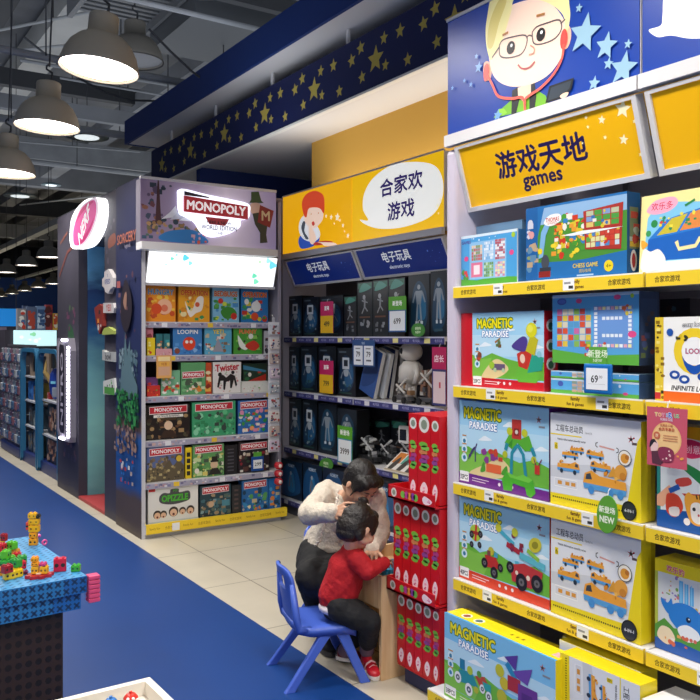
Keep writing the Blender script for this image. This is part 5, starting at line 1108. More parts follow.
# fourth row
bank = lambda a: (a.ell(.50, .40, .13, '#e0c0a0'), a.poly([(.3, .62), (.7, .62), (.66, .55), (.34, .55)], '#4a3a2a'), a.poly([(.3, .05), (.4, .26), (.6, .26), (.7, .05)], '#3a2a24'))
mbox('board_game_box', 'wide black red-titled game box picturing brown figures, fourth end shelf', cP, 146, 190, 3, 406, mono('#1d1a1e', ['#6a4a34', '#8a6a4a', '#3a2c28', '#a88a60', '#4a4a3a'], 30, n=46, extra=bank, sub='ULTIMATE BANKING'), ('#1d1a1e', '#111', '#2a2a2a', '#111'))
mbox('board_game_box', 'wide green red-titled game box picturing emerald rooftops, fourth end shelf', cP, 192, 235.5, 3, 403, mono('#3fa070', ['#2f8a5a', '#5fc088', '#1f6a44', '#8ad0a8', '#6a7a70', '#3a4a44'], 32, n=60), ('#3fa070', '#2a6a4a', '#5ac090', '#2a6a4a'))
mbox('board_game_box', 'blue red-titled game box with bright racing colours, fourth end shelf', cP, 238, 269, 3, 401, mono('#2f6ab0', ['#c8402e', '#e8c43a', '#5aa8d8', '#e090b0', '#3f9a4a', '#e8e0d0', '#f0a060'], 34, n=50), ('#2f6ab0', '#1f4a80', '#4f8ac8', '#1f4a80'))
# fifth row
mbox('board_game_box', 'red-titled game box picturing a brown city skyline, fifth end shelf', cP, 146.5, 184, 4, 448, mono('#5a6a98', ['#6a5a4a', '#8a7a5a', '#4a4438', '#9a8a6a', '#7a6a5a'], 36, n=60, extra=lambda a: (a.poly([(0, .3), (.1, .5), (.2, .35), (.3, .55), (.45, .4), (.6, .62), (.7, .4), (.85, .6), (1, .4), (1, 0), (0, 0)], '#5f5440'), a.scatter(40, ['#7a6a4a', '#9a8a60', '#3f3a34', '#b8a878'], .02, .04, .98, .42, .02, .05, seed=5), a.ell(.86, .62, .09, '#d8b83a'))), ('#5a6a98', '#4a4a3a', '#7a8ab0', '#3a3a3a'))
mbox('game_box', 'bright yellow spine with black squares between two red-titled game boxes', cP, 185.5, 191.5, 4, 448, lambda a: (a.rect(0, 0, 1, 1, '#e8c92a'), [a.rect(.2, .1+.2*k, .8, .24+.2*k, '#2a2a22') for k in range(4)]), ('#e8c92a', '#b89a1a', '#e8d86a', '#b89a1a'))
mbox('board_game_box', 'lime green red-titled game box picturing a top hatted figure among notes, fifth end shelf', cP, 192.5, 224, 4, 446, mono('#5f9a5a', ['#8ab86a', '#3f7a3f', '#d8c86a', '#c8d8a0', '#e8e0d0', '#4a5a4a'], 38, n=60, extra=lambda a: (a.ell(.68, .36, .13, '#d8b898'), a.rect(.56, .44, .82, .5, '#26241f'), a.rect(.6, .48, .78, .62, '#26241f'), a.poly([(.5, .05), (.6, .25), (.8, .25), (.9, .05)], '#2a2a28'))), ('#5f9a5a', '#2a2a28', '#8ab880', '#2a2a28'))
mbox('game_box', 'narrow black spine box with tiny white print, fifth end shelf', cP, 225, 237.5, 4, 446, lambda a: (a.rect(0, 0, 1, 1, '#232226'), [a.rect(.2, .12+.12*k, .7, .16+.12*k, '#5a5860') for k in range(7)]), ('#232226', '#1a1a1c', '#2f2e33', '#1a1a1c'))
mbox('board_game_box', 'dark red-titled game box with gaming picture behind the small blue price frame', cP, 238.5, 269, 4, 443, mono('#2a2228', ['#8a2a34', '#c8b8a0', '#5a3a34', '#3a4a3a', '#d8d0c0'], 40, n=44), ('#2a2228', '#1a1a1c', '#3a3238', '#1a1a1c'))
# base deck
def puzzle(a):
    a.rect(0, 0, 1, 1, '#e4e2dc'); a.rect(.01, .88, .14, .98, '#c8302e'); a.blob([(.22, .72), (.3, .82), (.42, .8), (.45, .9), (.6, .9), (.62, .8), (.8, .82), (.84, .7), (.8, .55), (.5, .48), (.25, .55)], '#4a4a4e'); a.otext('OPIZZLE', .53, .66, .17, '#4fae3a', '#1f4a22', wmax=.52, b0=.07, b1=.13); a.otext('MY', .54, .86, .07, '#4fae3a', '#1f4a22')
    for u, v, r in ((.18, .24, .12), (.30, .24, .10), (.5, .28, .14), (.68, .28, .1), (.84, .28, .12)): a.ell(u, v, r, '#3a3028'); a.ell(u, v-.03, r*.75, '#e0b898'); a.ell(u, v-.07, r*.25, '#6a2a24')
    a.rect(0, 0, 1, .05, '#c8d0c0')
mbox('puzzle_game_box', 'large white word game box with green lettering and round faces on the lowest deck', cP, 148, 198, 5, 488, puzzle, ('#e4e2dc', '#b8b6b0', '#eee', '#b8b6b0'), dep=.07)
mbox('board_game_box', 'dark teal red-titled game box on the lowest deck, picturing an old house', cP, 200, 231, 5, 487, mono('#26424c', ['#3f6a74', '#5a6a60', '#8a7a60', '#1f2f38', '#a89070', '#7fa0a8'], 42, n=50, extra=lambda a: (a.ell(.35, .4, .1, '#c8a888'), a.rect(.7, .3, .95, .5, '#4f8a9a'))), ('#26424c', '#1a2a30', '#3f5a64', '#1a2a30'))
mbox('game_box', 'nearly black box spine beside the dark teal red-titled game box', cP, 232, 241, 5, 486, lambda a: (a.rect(0, 0, 1, 1, '#2b2c30'), [a.rect(.25, .15+.16*k, .7, .22+.16*k, '#5a4a48') for k in range(5)]), ('#2b2c30', '#1a1a1c', '#3a3a3e', '#1a1a1c'))
mbox('board_game_box', 'blue red-titled game box picturing orange and green islands on the lowest deck', cP, 242, 268, 5, 481.5, mono('#2a6aa8', ['#3a8ac0', '#d8843a', '#5aa05a', '#1f3f5a', '#c8b890', '#e8d8b8'], 44, n=44), ('#2a6aa8', '#2a6aa8', '#4a8ac0', '#2a6aa8'), dep=.07)
mbox('game_box', 'blue box with orange pictures at the outer corner of the lowest deck', cP, 268.5, 280, 5, 479, gen('#2468a8', '', '#fff', '#fff', ['#d8843a', '#4a98c8', '#1f3f5a', '#c8b890'], 45, n=14), ('#2468a8', '#2468a8', '#4a8ac0', '#2a6aa8'), dep=.09)
for row, pl, pr in ((0, 150, 262), (1, 180, 262), (2, 150, 265), (3, 150, 268), (4, 150, 268), (5, 152, 276)):
    z, off = MZ[row] if row < 5 else (.095, 0)
# hanging cards and clip strip on that unit
def cardY(name, label, Y, x0, y0, x1, y1, paint, col, cat='hanging card', th=.004):
    xa, xb = xy(x0, Y), xy(x1, Y); z0, z1 = zy(x0, y1, Y), zy(x0, y0, Y)
    t = thing(name, label, cat, ((xa+xb)/2, Y, z0)); b = MB().box(-(xb-xa)/2, (xb-xa)/2, 0, th, 0, z1-z0, col); a = front(b, -(xb-xa)/2, (xb-xa)/2, 0, z1-z0, 0, step=.0005); paint(a); b.build('card', t)
    MB().tube([(0, th/2, z1-z0-.01), (0, th, z1-z0+.015), (0, .02, z1-z0+.02)], .002, '#ddd', n=6).build('hook', t); return t
cardY('shelf_talker', 'orange and cream promotion card hanging over the third end shelf', MY+.05, 156.5, 355.5, 171.5, 378.5, lambda a: (a.rect(.1, .75, .9, .95, '#f0d8a0'), a.rect(.12, .12, .88, .5, '#d8a888'), a.rect(.15, .54, .85, .7, '#e8b04a'), a.text('特惠', .5, .62, .12, '#a83a2a')), '#e3a85c')
t = thing('price_display', 'small blue price frame over the dark red-titled game box', 'price frame', ((xy(250, MY)+xy(265.5, MY))/2, MY+.0, zy(257, 471, MY)))
MB().rbox(-.055, .055, 0, .01, 0, .115, mat('#1a4c98', rough=.3), r=.005).build('frame', t); b = MB().box(-.04, .04, -.002, 0, .02, .09, '#e4e8ec'); a = front(b, -.04, .04, .02, .09, -.002); a.text('299', .5, .5, .4, '#222', bold=.02); b.build('price_card', t)
b = MB().box(-.035, .035, .002, .006, .115, .15, '#5aa536'); b.build('green_flag', t); MB().box(-.005, .005, .009, .035, -.0, .02, '#1a4c98').build('clip', t)
# clip strip of blister packs along the outer side
xs = xy(274, MY-.02)
t0 = thing('clip_strip', 'long clear hanging strip down the outer edge of the end shelves', 'clip strip', (xs, MY-.01, .72))
MB().box(-.012, .012, .0, .003, 0, .93, mat('#b8b8c0', rough=.3)).build('plastic_strip', t0)
MB().tube([(0, .001, .93), (0, .02, .95), (0, .05, .95)], .002, '#ddd', n=6).build('hook', t0)
cs = ['#c8ccd4', '#d8d0cc', '#b8a8a0', '#c8b8c8', '#a8b0b8']
for i in range(9):
    y0 = 322+i*14.5; z = zy(272, y0+13, MY-.02); h = .085
    b = MB().rbox(-.045, .045, -.03, -.004, 0, h, mat(cs[i % 5], rough=.25), r=.012); b.box(-.05, .05, -.004, -.001, -.01, h+.02, '#dcdce0')
    a = front(b, -.045, .045, 0, h, -.0305, step=.0004); a.scatter(12, ['#a83a40', '#3a4a78', '#e8e4e0', '#5a5a64', '#8a6a5a'], .1, .1, .9, .9, .06, .14, seed=i+3)
    one('blister_pack', b, 'small silvery toy blister pack, %s from the top of the hanging strip' % ORD[i], 'blister pack', (xs, MY-.012, z), 0, group='blister packs on the clip strip')
for i in range(3):
    z = zy(276, 465+i*8, MY-.03)
    b = MB().lathe([(0, -.03), (.02, -.028), (.034, -.012), (.036, .006), (.025, .026), (0, .03)], mat('#b8242e', rough=.3), n=14); b.cyl((0, 0, .02), (0, 0, .05), .004, '#ddd', n=6); b.ball((0, -.03, 0), (.016, .012, .016), '#e8d8d0', 8, 6)
    one('red_toy_capsule', b, 'red round toy capsule hanging on the corner of the end shelves, %s from top' % ORD[i], 'toy', (xs+.02, MY-.06, z), 0, group='red capsules on the end shelves')

# ================================================================ electronic toys
def ebox(label, pl, pr, row, ptop, kind=0, X=EX+.06, dep=.12, group='dark robot boxes on the electronic toys shelves', seed=1, hmax=None):
    z = EZ[row] if row < 3 else .13
    if row == 3: X = EX-.03
    ya, yb = min(yx(pl, X), EA-.004), yx(pr, X); wd = ya-yb; h = zx(pl, ptop, X)-z
    if hmax: h = min(h, hmax)
    body = ['#141b26', '#1a2430', '#1b2129', '#22262c'][kind % 4]
    b = MB().box(-wd/2, wd/2, 0, dep, 0, h, [mat(c, rough=.35) for c in (body, '#101216', '#1d2430', '#101216')]); a = front(b, -wd/2, wd/2, 0, h, 0, step=.0004, kw={'rough': .3}); w0 = a.h/a.w
    if kind == 0:      # blue glow, white hooded head
        a.blob([(.1, .15), (.15, .6), (.4, .85), (.85, .7), (.9, .3), (.6, .1)], '#1c3a58'); a.blob([(.4, .2), (.5, .6), (.8, .65), (.85, .3)], '#2a5f8a')
        a.rect(.28, .56, .66, .80, '#c8d0d8'); a.rect(.36, .62, .58, .75, '#2a3440'); a.blob([(.35, .54), (.62, .54), (.58, .42), (.4, .42)], '#a8b4be', 3); a.line([(.3, .5), (.2, .36)], .03, '#8a98a4'); a.line([(.66, .5), (.78, .36)], .03, '#8a98a4')
        a.scatter(8, ['#5a7f8a', '#3f6a70', '#8a98a0', '#2f4f58'], .2, .1, .85, .3, .02, .045, seed=seed); a.rect(.1, .9, .5, .93, '#5a6a78'); a.rect(.1, .05, .8, .08, '#2f4f4a')
    elif kind == 1:    # humanoid outline
        a.blob([(.15, .1), (.2, .7), (.5, .9), (.85, .7), (.85, .2)], '#1f4460'); a.blob([(.45, .3), (.5, .7), (.8, .6), (.8, .3)], '#2f6f98')
        a.ell(.5, .80, .04, '#a0acb6'); a.poly([(.34, .74), (.66, .74), (.6, .52), (.4, .52)], '#8f9ca8'); a.line([(.34, .72), (.22, .55)], .035, '#8492a0'); a.line([(.66, .72), (.8, .55)], .035, '#8492a0'); a.line([(.44, .52), (.4, .25)], .04, '#8f9ca8'); a.line([(.56, .52), (.62, .25)], .04, '#8f9ca8'); a.rect(.34, .2, .45, .25, '#d0d8de'); a.rect(.58, .2, .7, .25, '#d0d8de'); a.rect(.25, .08, .75, .12, '#3f5a68')
    elif kind == 2:    # grey running robots, two panels
        a.rect(.05, .88, .95, .98, '#2f6f5a'); a.blob([(.1, .82), (.4, .98), (.9, .9), (.6, .84)], '#4f9a8a', 3); a.rect(.1, .4, .9, .80, '#26292e'); a.ell(.45, .72, .045, '#a8acb0'); a.line([(.5, .68), (.48, .54)], .05, '#8f949a'); a.line([(.48, .54), (.3, .42)], .03, '#8f949a'); a.line([(.5, .54), (.68, .46)], .03, '#8f949a'); a.line([(.3, .66), (.68, .62)], .025, '#8f949a')
        a.rect(.15, .34, .85, .37, '#6a4a3a'); a.scatter(8, ['#6a7076', '#8f949a', '#4a4f55'], .2, .1, .8, .28, .02, .05, seed=seed)
    elif kind == 3:    # bright blue wide box
        a.rect(0, 0, 1, 1, '#13263c'); a.blob([(.1, .05), (.05, .6), (.35, .9), (.75, .8), (.9, .2)], '#1f4f80'); a.blob([(.35, .2), (.4, .6), (.6, .65), (.65, .2)], '#2f7ab0'); a.text('ROBOT', .5, .86, .07, '#c8d4e0', wmax=.8, bold=.03); a.line([(.45, .6), (.4, .3)], .04, '#8a6a54'); a.ell(.48, .66, .05, '#a8b0b8'); a.line([(.5, .56), (.58, .3)], .04, '#5a6a78')
    o = one('robot_toy_box', b, label, 'toy box', (X, (ya+yb)/2, z+.0018), W_, group=group)
    return o
T = 'top electronic toys shelf'; rows = [
 (285, 302, 0, 297, 0, 'dark robot box standing first on the top electronic toys shelf'), (303, 318.5, 0, 298, 0, 'dark robot box standing second on the top electronic toys shelf'), (319.5, 343, 0, 297, 0, 'dark robot box behind the pink and yellow card on the top electronic toys shelf'),
 (344, 356.5, 0, 297, 2, 'black box with small pale pictures beside the card on the top electronic toys shelf'), (357.5, 372.5, 0, 283, 2, 'tall grey running robot box with green band, first of two'), (373, 388, 0, 281, 2, 'tall grey running robot box with green band, second of two'),
 (388.5, 405, 0, 279, 2, 'tall green banded robot box behind the 699 price card'), (408.5, 429.5, 0, 276, 1, 'blue glowing humanoid robot box beside the 699 price card'), (430.5, 447, 0, 272, 1, 'blue glowing humanoid robot box, last on the top electronic toys shelf'),
 (284, 299.5, 1, 347, 0, 'dark robot box with white hooded head, first on the middle electronic toys shelf'), (300.5, 317, 1, 346, 0, 'dark robot box with white hooded head, second on the middle electronic toys shelf'), (318.5, 336, 1, 346.5, 0, 'dark robot box behind the 799 price card'), (337.5, 355.5, 1, 348, 0, 'dark robot box with white hooded head beside the 799 price card'),
 (287, 301.5, 2, 398, 0, 'dark blue robot box, first on the lower electronic toys shelf'), (302.5, 317, 2, 399, 0, 'dark blue robot box, second on the lower electronic toys shelf'), (318.5, 336.5, 2, 403, 1, 'robot box with tall white humanoid on the lower electronic toys shelf'), (337.5, 356.5, 2, 408, 1, 'humanoid robot box behind the 999 price card'),
 (281, 302, 3, 458, 3, 'wide blue robot box on the deck under the electronic toys, first in line'), (303, 322, 3, 462, 3, 'wide blue robot box on the deck under the electronic toys, second in line'), (323, 346, 3, 467, 3, 'wide blue robot box on the deck just behind the woman'), (372, 398, 3, 480, 3, 'wide blue robot box on the deck between the woman and the red tower')]
for i, (p0, p1, r, pt, k, lb) in enumerate(rows): ebox(lb, p0, p1, r, pt, k, seed=i+2)
for i, (p0, p1) in enumerate(((358, 373), (374, 390), (391, 407))):
    ebox('black box in the shadow at the back of the lower electronic toys shelf, %s' % ORD[i], p0, p1, 2, 420, 2, X=EX+.30, dep=.1, seed=30+i)
# folders and boxes leaning on the middle shelf
def slab(label, px, z, X, w_, h_, th, lean, col, cat='book', name='boxed_set', paint=None, rz=0):
    b = MB().box(-w_/2, w_/2, 0, th, 0, h_, [mat(c, rough=.4) for c in (col, '#d8d8d4', '#d8d8d4', '#8a8a8a')]); a = front(b, -w_/2, w_/2, 0, h_, 0, step=.0005)
    if paint: paint(a)
    o = one(name, b, label, cat, (X, yx(px, X), z+w_/2*math.sin(lean)+.002)); o.rotation_euler = (Matrix.Rotation(W_+rz, 3, 'Z') @ Matrix.Rotation(lean, 3, 'Y')).to_euler(); return o
slab('blue glossy box leaning on the middle electronic toys shelf', 366, EZ[1]+.002, EX+.05, .20, .36, .03, .35, '#2a4f90', paint=lambda a: a.blob([(.1, .1), (.2, .7), (.7, .9), (.9, .4)], '#1f3f78'))
slab('white edged thin box leaning behind the blue one', 377, EZ[1]+.002, EX+.11, .16, .35, .03, .30, '#c8ccd0')
slab('navy box leaning between grey boxes on the middle shelf', 383, EZ[1]+.002, EX+.17, .16, .37, .03, .22, '#2a3a68')
slab('tall grey brown box leaning behind the navy one', 390, EZ[1]+.002, EX+.24, .18, .38, .03, .14, '#77706e')
# round-headed white robot
X = EX+.16; Y = yx(411, X); z = EZ[1]+.003
t = thing('toy_robot', 'white toy robot with a big round head and one dark eye on the middle shelf', 'toy robot', (X, Y, z), W_-.2); WR = mat('#c9c5bf', rough=.35)
MB().ball((0, 0, .355), (.098, .08, .072), WR, 20, 14).build('head', t, smooth=True); b = MB(); b.ball((.0, -.075, .36), (.022, .012, .022), '#1c1c20', 12, 8).build('eye', t)
MB().lathe([(0, .29), (.05, .288), (.085, .25), (.09, .18), (.07, .12), (0, .11)], WR, n=20).build('torso', t, smooth=True)
for s_ in (-1, 1):
    MB().tube([(s_*.08, 0, .26), (s_*.12, -.01, .2), (s_*.115, -.03, .13)], [.022, .02, .018], WR, n=8).build('arm', t, smooth=True)
    MB().tube([(s_*.04, 0, .13), (s_*.045, 0, .06), (s_*.045, -.01, .012)], [.026, .022, .028], WR, n=8).build('leg', t, smooth=True)
def gadget(label, px, X, z, cols, seed, n=9, w_=.1, h_=.14, name='building_model', cat='toy model'):
    """small brick built vehicle or robot: chassis, wheels, beams"""
    rr = random.Random(seed); t = thing(name, label, cat, (X, yx(px, X), z+.002), W_+rr.uniform(-.3, .3)); b = MB()
    b.rbox(-w_, w_, -.03, .03, .02, .05, mat(cols[0], rough=.4), r=.006)
    for i in range(n):
        x = rr.uniform(-w_, w_*.7); zz = rr.uniform(.05, h_); b.box(x, x+rr.uniform(.02, .06), rr.uniform(-.03, 0), .02, zz-.03 if zz > .08 else .05, zz, mat(rr.choice(cols), rough=.4))
    b.box(-.012, .012, -.01, .01, .04, h_, mat(cols[1])).build('bricks', t)
    m = MB().cyl((-w_*.9, -.01, h_*.6), (w_*.9, -.02, h_*rr.uniform(.9, 1.3)), .01, mat(cols[-1]), n=8); m.cyl((-w_*.6, -.03, h_*.9), (w_*.5, -.02, h_*.5), .008, mat(cols[-1]), n=8); m.build('beam', t)
    for sx in (-.7, .7):
        for sy in (-.04, .04): MB().cyl((sx*w_, sy-.008, .022), (sx*w_, sy+.008, .022), .022, mat('#1b1b1d', rough=.6), n=14).build('wheel', t)
    return t
gadget('low grey brick built vehicle in front of the round-headed robot', 404, EX+.055, EZ[1], ['#5a5a5c', '#8a6a4a', '#3a3a3e', '#a8a4a0', '#c8c4be'], 3, 12)
gadget('brown and grey brick built model at the end of the middle shelf', 430, EX+.09, EZ[1], ['#4a4a4e', '#7a5a4a', '#8a8680', '#b8b4ae'], 5, 14, h_=.24)
gadget('grey brick built walker with white joints beside the robot models', 399, EX+.30, EZ[1], ['#4a4a4e', '#7a6a5a', '#8a8680', '#b8b4ae'], 8, 10, h_=.16, w_=.06)
gadget('black and grey motorised brick crane on the lower electronic toys shelf', 370, EX+.10, EZ[2], ['#2a2b2d', '#4a4c4e', '#8a8c8e', '#c8caca', '#b8baba'], 11, 20, w_=.12, h_=.20)
gadget('black brick built vehicle beside the crane, lower electronic toys shelf', 388, EX+.20, EZ[2], ['#26282a', '#3f4042', '#7a7c7e', '#c8caca'], 13, 16, w_=.1, h_=.15)
gadget('dark brick built claw arm behind the picture tray', 409, EX+.20, EZ[2], ['#26282a', '#3f4042', '#5a5c5e', '#8a8c8e'], 17, 14, w_=.09, h_=.2)
# display tablet robot head, picture tray
t = thing('toy_robot', 'small white framed robot screen head above the picture tray', 'toy robot', (EX+.17, yx(403, EX+.17), EZ[2]+.003), W_+.2)
MB().rbox(-.05, .05, 0, .03, .17, .30, mat('#d8d8d8', rough=.3), r=.012).build('head', t); MB().rbox(-.032, .032, -.004, .001, .195, .275, mat('#25282c', rough=.15), r=.002).build('screen', t); MB().cyl((0, .015, 0), (0, .015, .17), .014, '#3a3a3c', n=10).rbox(-.05, .05, -.03, .05, 0, .015, '#3a3a3c', r=.005).build('stand', t)
b = MB().box(-.16, .16, 0, .008, 0, .20, '#e6e2dc'); a = front(b, -.16, .16, 0, .2, 0, step=.0006)
for i, c in enumerate(('#d8843a', '#5aa898', '#e0703a')): a.rect(.04+.32*i, .42, .32+.32*i, .95, c); a.blob([(.1+.32*i, .1), (.12+.32*i, .5), (.2+.32*i, .75), (.28+.32*i, .45), (.24+.32*i, .1)], '#4a4440')
a.rect(.02, .02, .98, .1, '#b8a890')
o = one('picture_tray', b, 'slanted display tray with three orange and teal pictures on the lower electronic toys shelf', 'display tray', (EX-.005, yx(396, EX-.005), EZ[2]+.002)); o.rotation_euler = (Matrix.Rotation(W_, 3, 'Z') @ Matrix.Rotation(-.95, 3, 'X')).to_euler()
# price cards there
def pcard(label, X, x0, y0, x1, y1, topc, botc, tt, bt, split=.5, tcol='#fff', bcol='#222', edge=None):
    def f(a):
        if edge: a.rect(0, 0, 1, split, edge)
        a.rect(.06 if edge else 0, .04 if edge else 0, .94 if edge else 1, split-.03, botc); a.rect(0, split, 1, 1, topc); a.text(tt, .5, (1+split)/2, .14, tcol, bold=.03, wmax=.8); a.text(bt, .5, split*.5, .16, bcol, bold=.03, wmax=.75)
    card('price_card', label, 'price card', X, rc(x0, y0, x1, y1), f, topc, hook=True)
CXX = EX-.015
pcard('pink and yellow 499 price card on the top electronic toys shelf', CXX, 320.5, 302, 333, 333, '#c81f62', '#e8b81c', '直降', '499', .58)
pcard('pink and yellow 799 price card on the middle electronic toys shelf', CXX, 319.5, 361, 333, 392.5, '#c81f62', '#e8b81c', '直降', '799', .6)
pcard('green and white 699 price card on the top electronic toys shelf', CXX, 388.5, 297, 406, 332, '#58a52e', '#e8ecf0', '新登场', '699', .62, edge='#2a5a9a')
pcard('green and white 3999 price card on the lower electronic toys shelf', CXX, 337.5, 427.5, 352, 462, '#58a52e', '#e8ecf0', '新登场', '3999', .66, edge='#3a8ab0')
def two(a):
    a.rect(0, 0, 1, 1, '#2a5088'); a.keep = True
    for u in (.06, .53): a.rect(u, .06, u+.41, .78, '#e4e8ee')
    a.k += 1
    for u in (.26, .73): a.text('79', u, .46, .2, '#2a2a30', bold=.03); a.rect(u-.12, .65, u+.1, .70, '#8a8a94'); a.rect(u-.1, .2, u+.12, .26, '#5a5a64')
    a.text('特价', .5, .88, .1, '#c8d8f0')
card('price_card', 'blue double price card with two white fields hanging at the middle shelf', 'price card', CXX, rc(352.5, 340, 374.5, 366), two, '#2a5088')
def circ(px, py, r): return [(px+r*math.cos(k*PI/10), py+r*1.02*math.sin(k*PI/10)) for k in range(20)]
cf = lambda a: (a.text('新登场', .5, .62, .2, '#d8ecc8', bold=.03, wmax=.7), a.text('NEW', .5, .34, .18, '#d8ecc8', bold=.04))
card('shelf_talker', 'round green card beside the 699 price card', 'hanging card', CXX-.008, circ(418, 330, 6.8), cf, '#3f8436')
card('shelf_talker', 'round green card at the lower electronic toys shelf by the woman', 'hanging card', CXX-.008, circ(326, 465, 6.8), cf, '#4a9038')
def pinkc(a): a.rect(0, 0, 1, .62, '#3a3a70'); a.rect(.08, .04, .95, .58, '#e0c8cc'); a.text('店长', .5, .80, .12, '#f4dce6', bold=.03, wmax=.8); a.rect(.5, .3, .62, .4, '#c84a5a')
card('shelf_talker', 'pink and white card hanging above the red tower beside the lilac upright', 'hanging card', CXX, rc(432, 347, 446, 405), pinkc, '#b8205a', hook=True)

# ================================================================ tower of red boxes at the end of the games shelves
TX = 2.115; RD = mat('#c4161f', rough=.35)
YR = 2.577
tw = thing('display_stand', 'red cardboard tray stand stacked with slim red boxes at the end of the games shelves', 'display stand', (TX, 0, 0)); tw['label'] = 'dark based cardboard display stand with two red printed trays'
YL_ = min(yx(391.5, TX), 2.885)
base = MB().rbox(.03, .30, YR, YL_-.03, 0, .078, '#1c2450', r=.006); base.build('dark_base', tw)
def tray(z0, z1, yl):
    b = MB().box(-.03, .30, YR, yl, z0, z0+.008, RD).box(-.03, -.024, YR, yl, z0, z1, RD).box(-.03, .3, yl-.006, yl, z0, z1, RD).box(.294, .3, YR, yl, z0, z1, RD)
    a = Art(b, (-.03, yl, z0), (0, -1, 0), (0, 0, 1), yl-YR, z1-z0, step=.0003)
    a.ell(.14, .5, .34, '#d8d2ca'); a.ell(.14, .5, .20, '#8a8f7a'); a.keep = True
    for k, (u, c) in enumerate(((.34, '#7ab84a'), (.42, '#b83a8a'), (.49, '#e08a3a'), (.56, '#8a3f9a'), (.62, '#6ab04a'))): a.ell(u, .5+.03*(k % 2), .28, c, n=10)
    a.keep = False
    a.blob([(.76, .5), (.8, .78), (.88, .7), (.96, .5), (.9, .25), (.8, .22)], '#f0d8e0'); a.scatter(4, ['#d87a9a', '#e8a0b8'], .82, .4, .91, .6, .05, .09, seed=2)
    return b.build('printed_tray', tw)
TZ1, TZ2 = .40, .80
def slim(ya, yb, z, h, label):
    wd = ya-yb-.001; b = MB().box(-wd/2, wd/2, 0, .25, 0, h, RD); a = front(b, -wd/2, wd/2, 0, h, 0, step=.00025); q = a.h/a.w
    a.keep = True; a.rect(.0, 0, .02, 1, '#9a1018'); a.ell(.5, .89, .40/q, '#d9d6cf'); a.k += 1; a.ell(.5, .89, .24/q, '#7f8a78'); a.k += 1
    for k, (v, c) in enumerate(((.66, '#6fb03c'), (.62, '#7ab84a'), (.57, '#c87a4a'), (.52, '#a83a7a'), (.47, '#8a3f8a'), (.42, '#5fa84a'), (.385, '#6fb03c'))): a.ell(.5+(.08 if k % 2 else -.06), v, .34/q, c, n=10, ry=.032)
    a.k += 1
    a.keep = False; a.blob([(.22, .16), (.5, .23), (.78, .17), (.7, .08), (.5, .03), (.25, .09)], '#f0d4dc'); a.scatter(4, ['#d87a9a', '#e8a0b8', '#c85a80'], .38, .1, .62, .17, .008, .016, seed=3)
    return one('slim_red_box', b, label, 'toy box', (TX, (ya+yb)/2, z+.0018), W_, group='slim red boxes in the display stand')
def rowof(pxs, z, h, nm, skip=()):
    ys = [min(yx(p, TX), 2.895) for p in pxs]
    for i in range(len(ys)-1):
        if i in skip: continue
        slim(ys[i]-.001, max(ys[i+1], YR+.002), z, h, 'slim red box with round silver seal, %s in the %s row of the red stand' % (ORD[i], nm))
TB = .08
MB().box(-.0, .30, YR, YL_-.02, TB-.0, TB+.004, RD).build('lower_board', tw)
rowof([397, 405.5, 414, 422.5, 432, 441.5], TB+.005, TZ1-TB-.012, 'bottom')
tray(TZ1, TZ1+.057, YL_+.02)
rowof([392.5, 402, 410, 420.5, 430.5, 441], TZ1+.01, TZ2-TZ1-.016, 'middle')
tray(TZ2, TZ2+.057, YL_+.01)
rowof([408.5, 417.5, 430.5, 441.5], TZ2+.01, .36, 'top')
# ================================================================ far end of the aisle
BLF = mat('#2c6c92', rough=.4); DKI = mat('#15171c', rough=.7)
def aisle_unit(label, ya, yb, H=1.36, shelves=(.42, .72, 1.0)):
    t = thing('aisle_shelf_unit', label, 'shelving unit', (2.07, (ya+yb)/2, 0), W_); w_ = ya-yb; hw = w_/2
    MB().box(-hw+.02, hw-.02, .40, .43, .04, H-.04, DKI).build('back_panel', t)
    r = .16; arc = lambda cx, a0, rr: [(cx+rr*math.cos(math.radians(a0+90*k/6)), H-r+rr*math.sin(math.radians(a0+90*k/6))) for k in range(7)]
    out = [(hw, 0)]+arc(hw-r, 0, r)+arc(-hw+r, 90, r)+[(-hw, 0)]
    q = .045; inn = [(hw-q, .04)]+[(x, z) for x, z in arc(hw-r, 0, r-q)]+[(x, z) for x, z in arc(-hw+r, 90, r-q)]+[(-hw+q, .04)]
    b = MB(); n = len(out); pts = [(x, y, z) for y in (0, .06) for x, z in out]+[(x, y, z) for y in (0, .06) for x, z in inn]
    f = []
    for k in range(n-1): f += [(k, k+1, 2*n+k+1, 2*n+k), (n+k+1, n+k, 3*n+k, 3*n+k+1), (k+1, k, n+k, n+k+1), (2*n+k, 2*n+k+1, 3*n+k+1, 3*n+k)]
    b.mesh(pts, f, BLF); b.build('arched_frame', t)
    for s_ in (-1, 1): MB().box(s_*hw-(.0 if s_ < 0 else .012), s_*hw+(.012 if s_ < 0 else 0), .38, .43, 0, H-.10, mat('#23303c', rough=.5)).build('rear_post', t)
    for z in shelves: MB().box(-hw+.03, hw-.03, .05, .40, z-.02, z, '#b9bcc2').build('shelf', t)
    MB().box(-hw+.01, hw-.01, .03, .41, 0, .12, mat('#1a2c6a', rough=.4)).build('base_deck', t)
    return t
aisle_unit('blue arched shelf unit beside the dark display wall, holding a blue robot mask', 9.56, 8.62, shelves=(.42, .80))
aisle_unit('blue arched shelf unit farther along the aisle, with small figures on its shelves', 10.46, 9.60, shelves=(.44, .74, 1.03))
def tY(px, X=2.15): return yx(px, X)
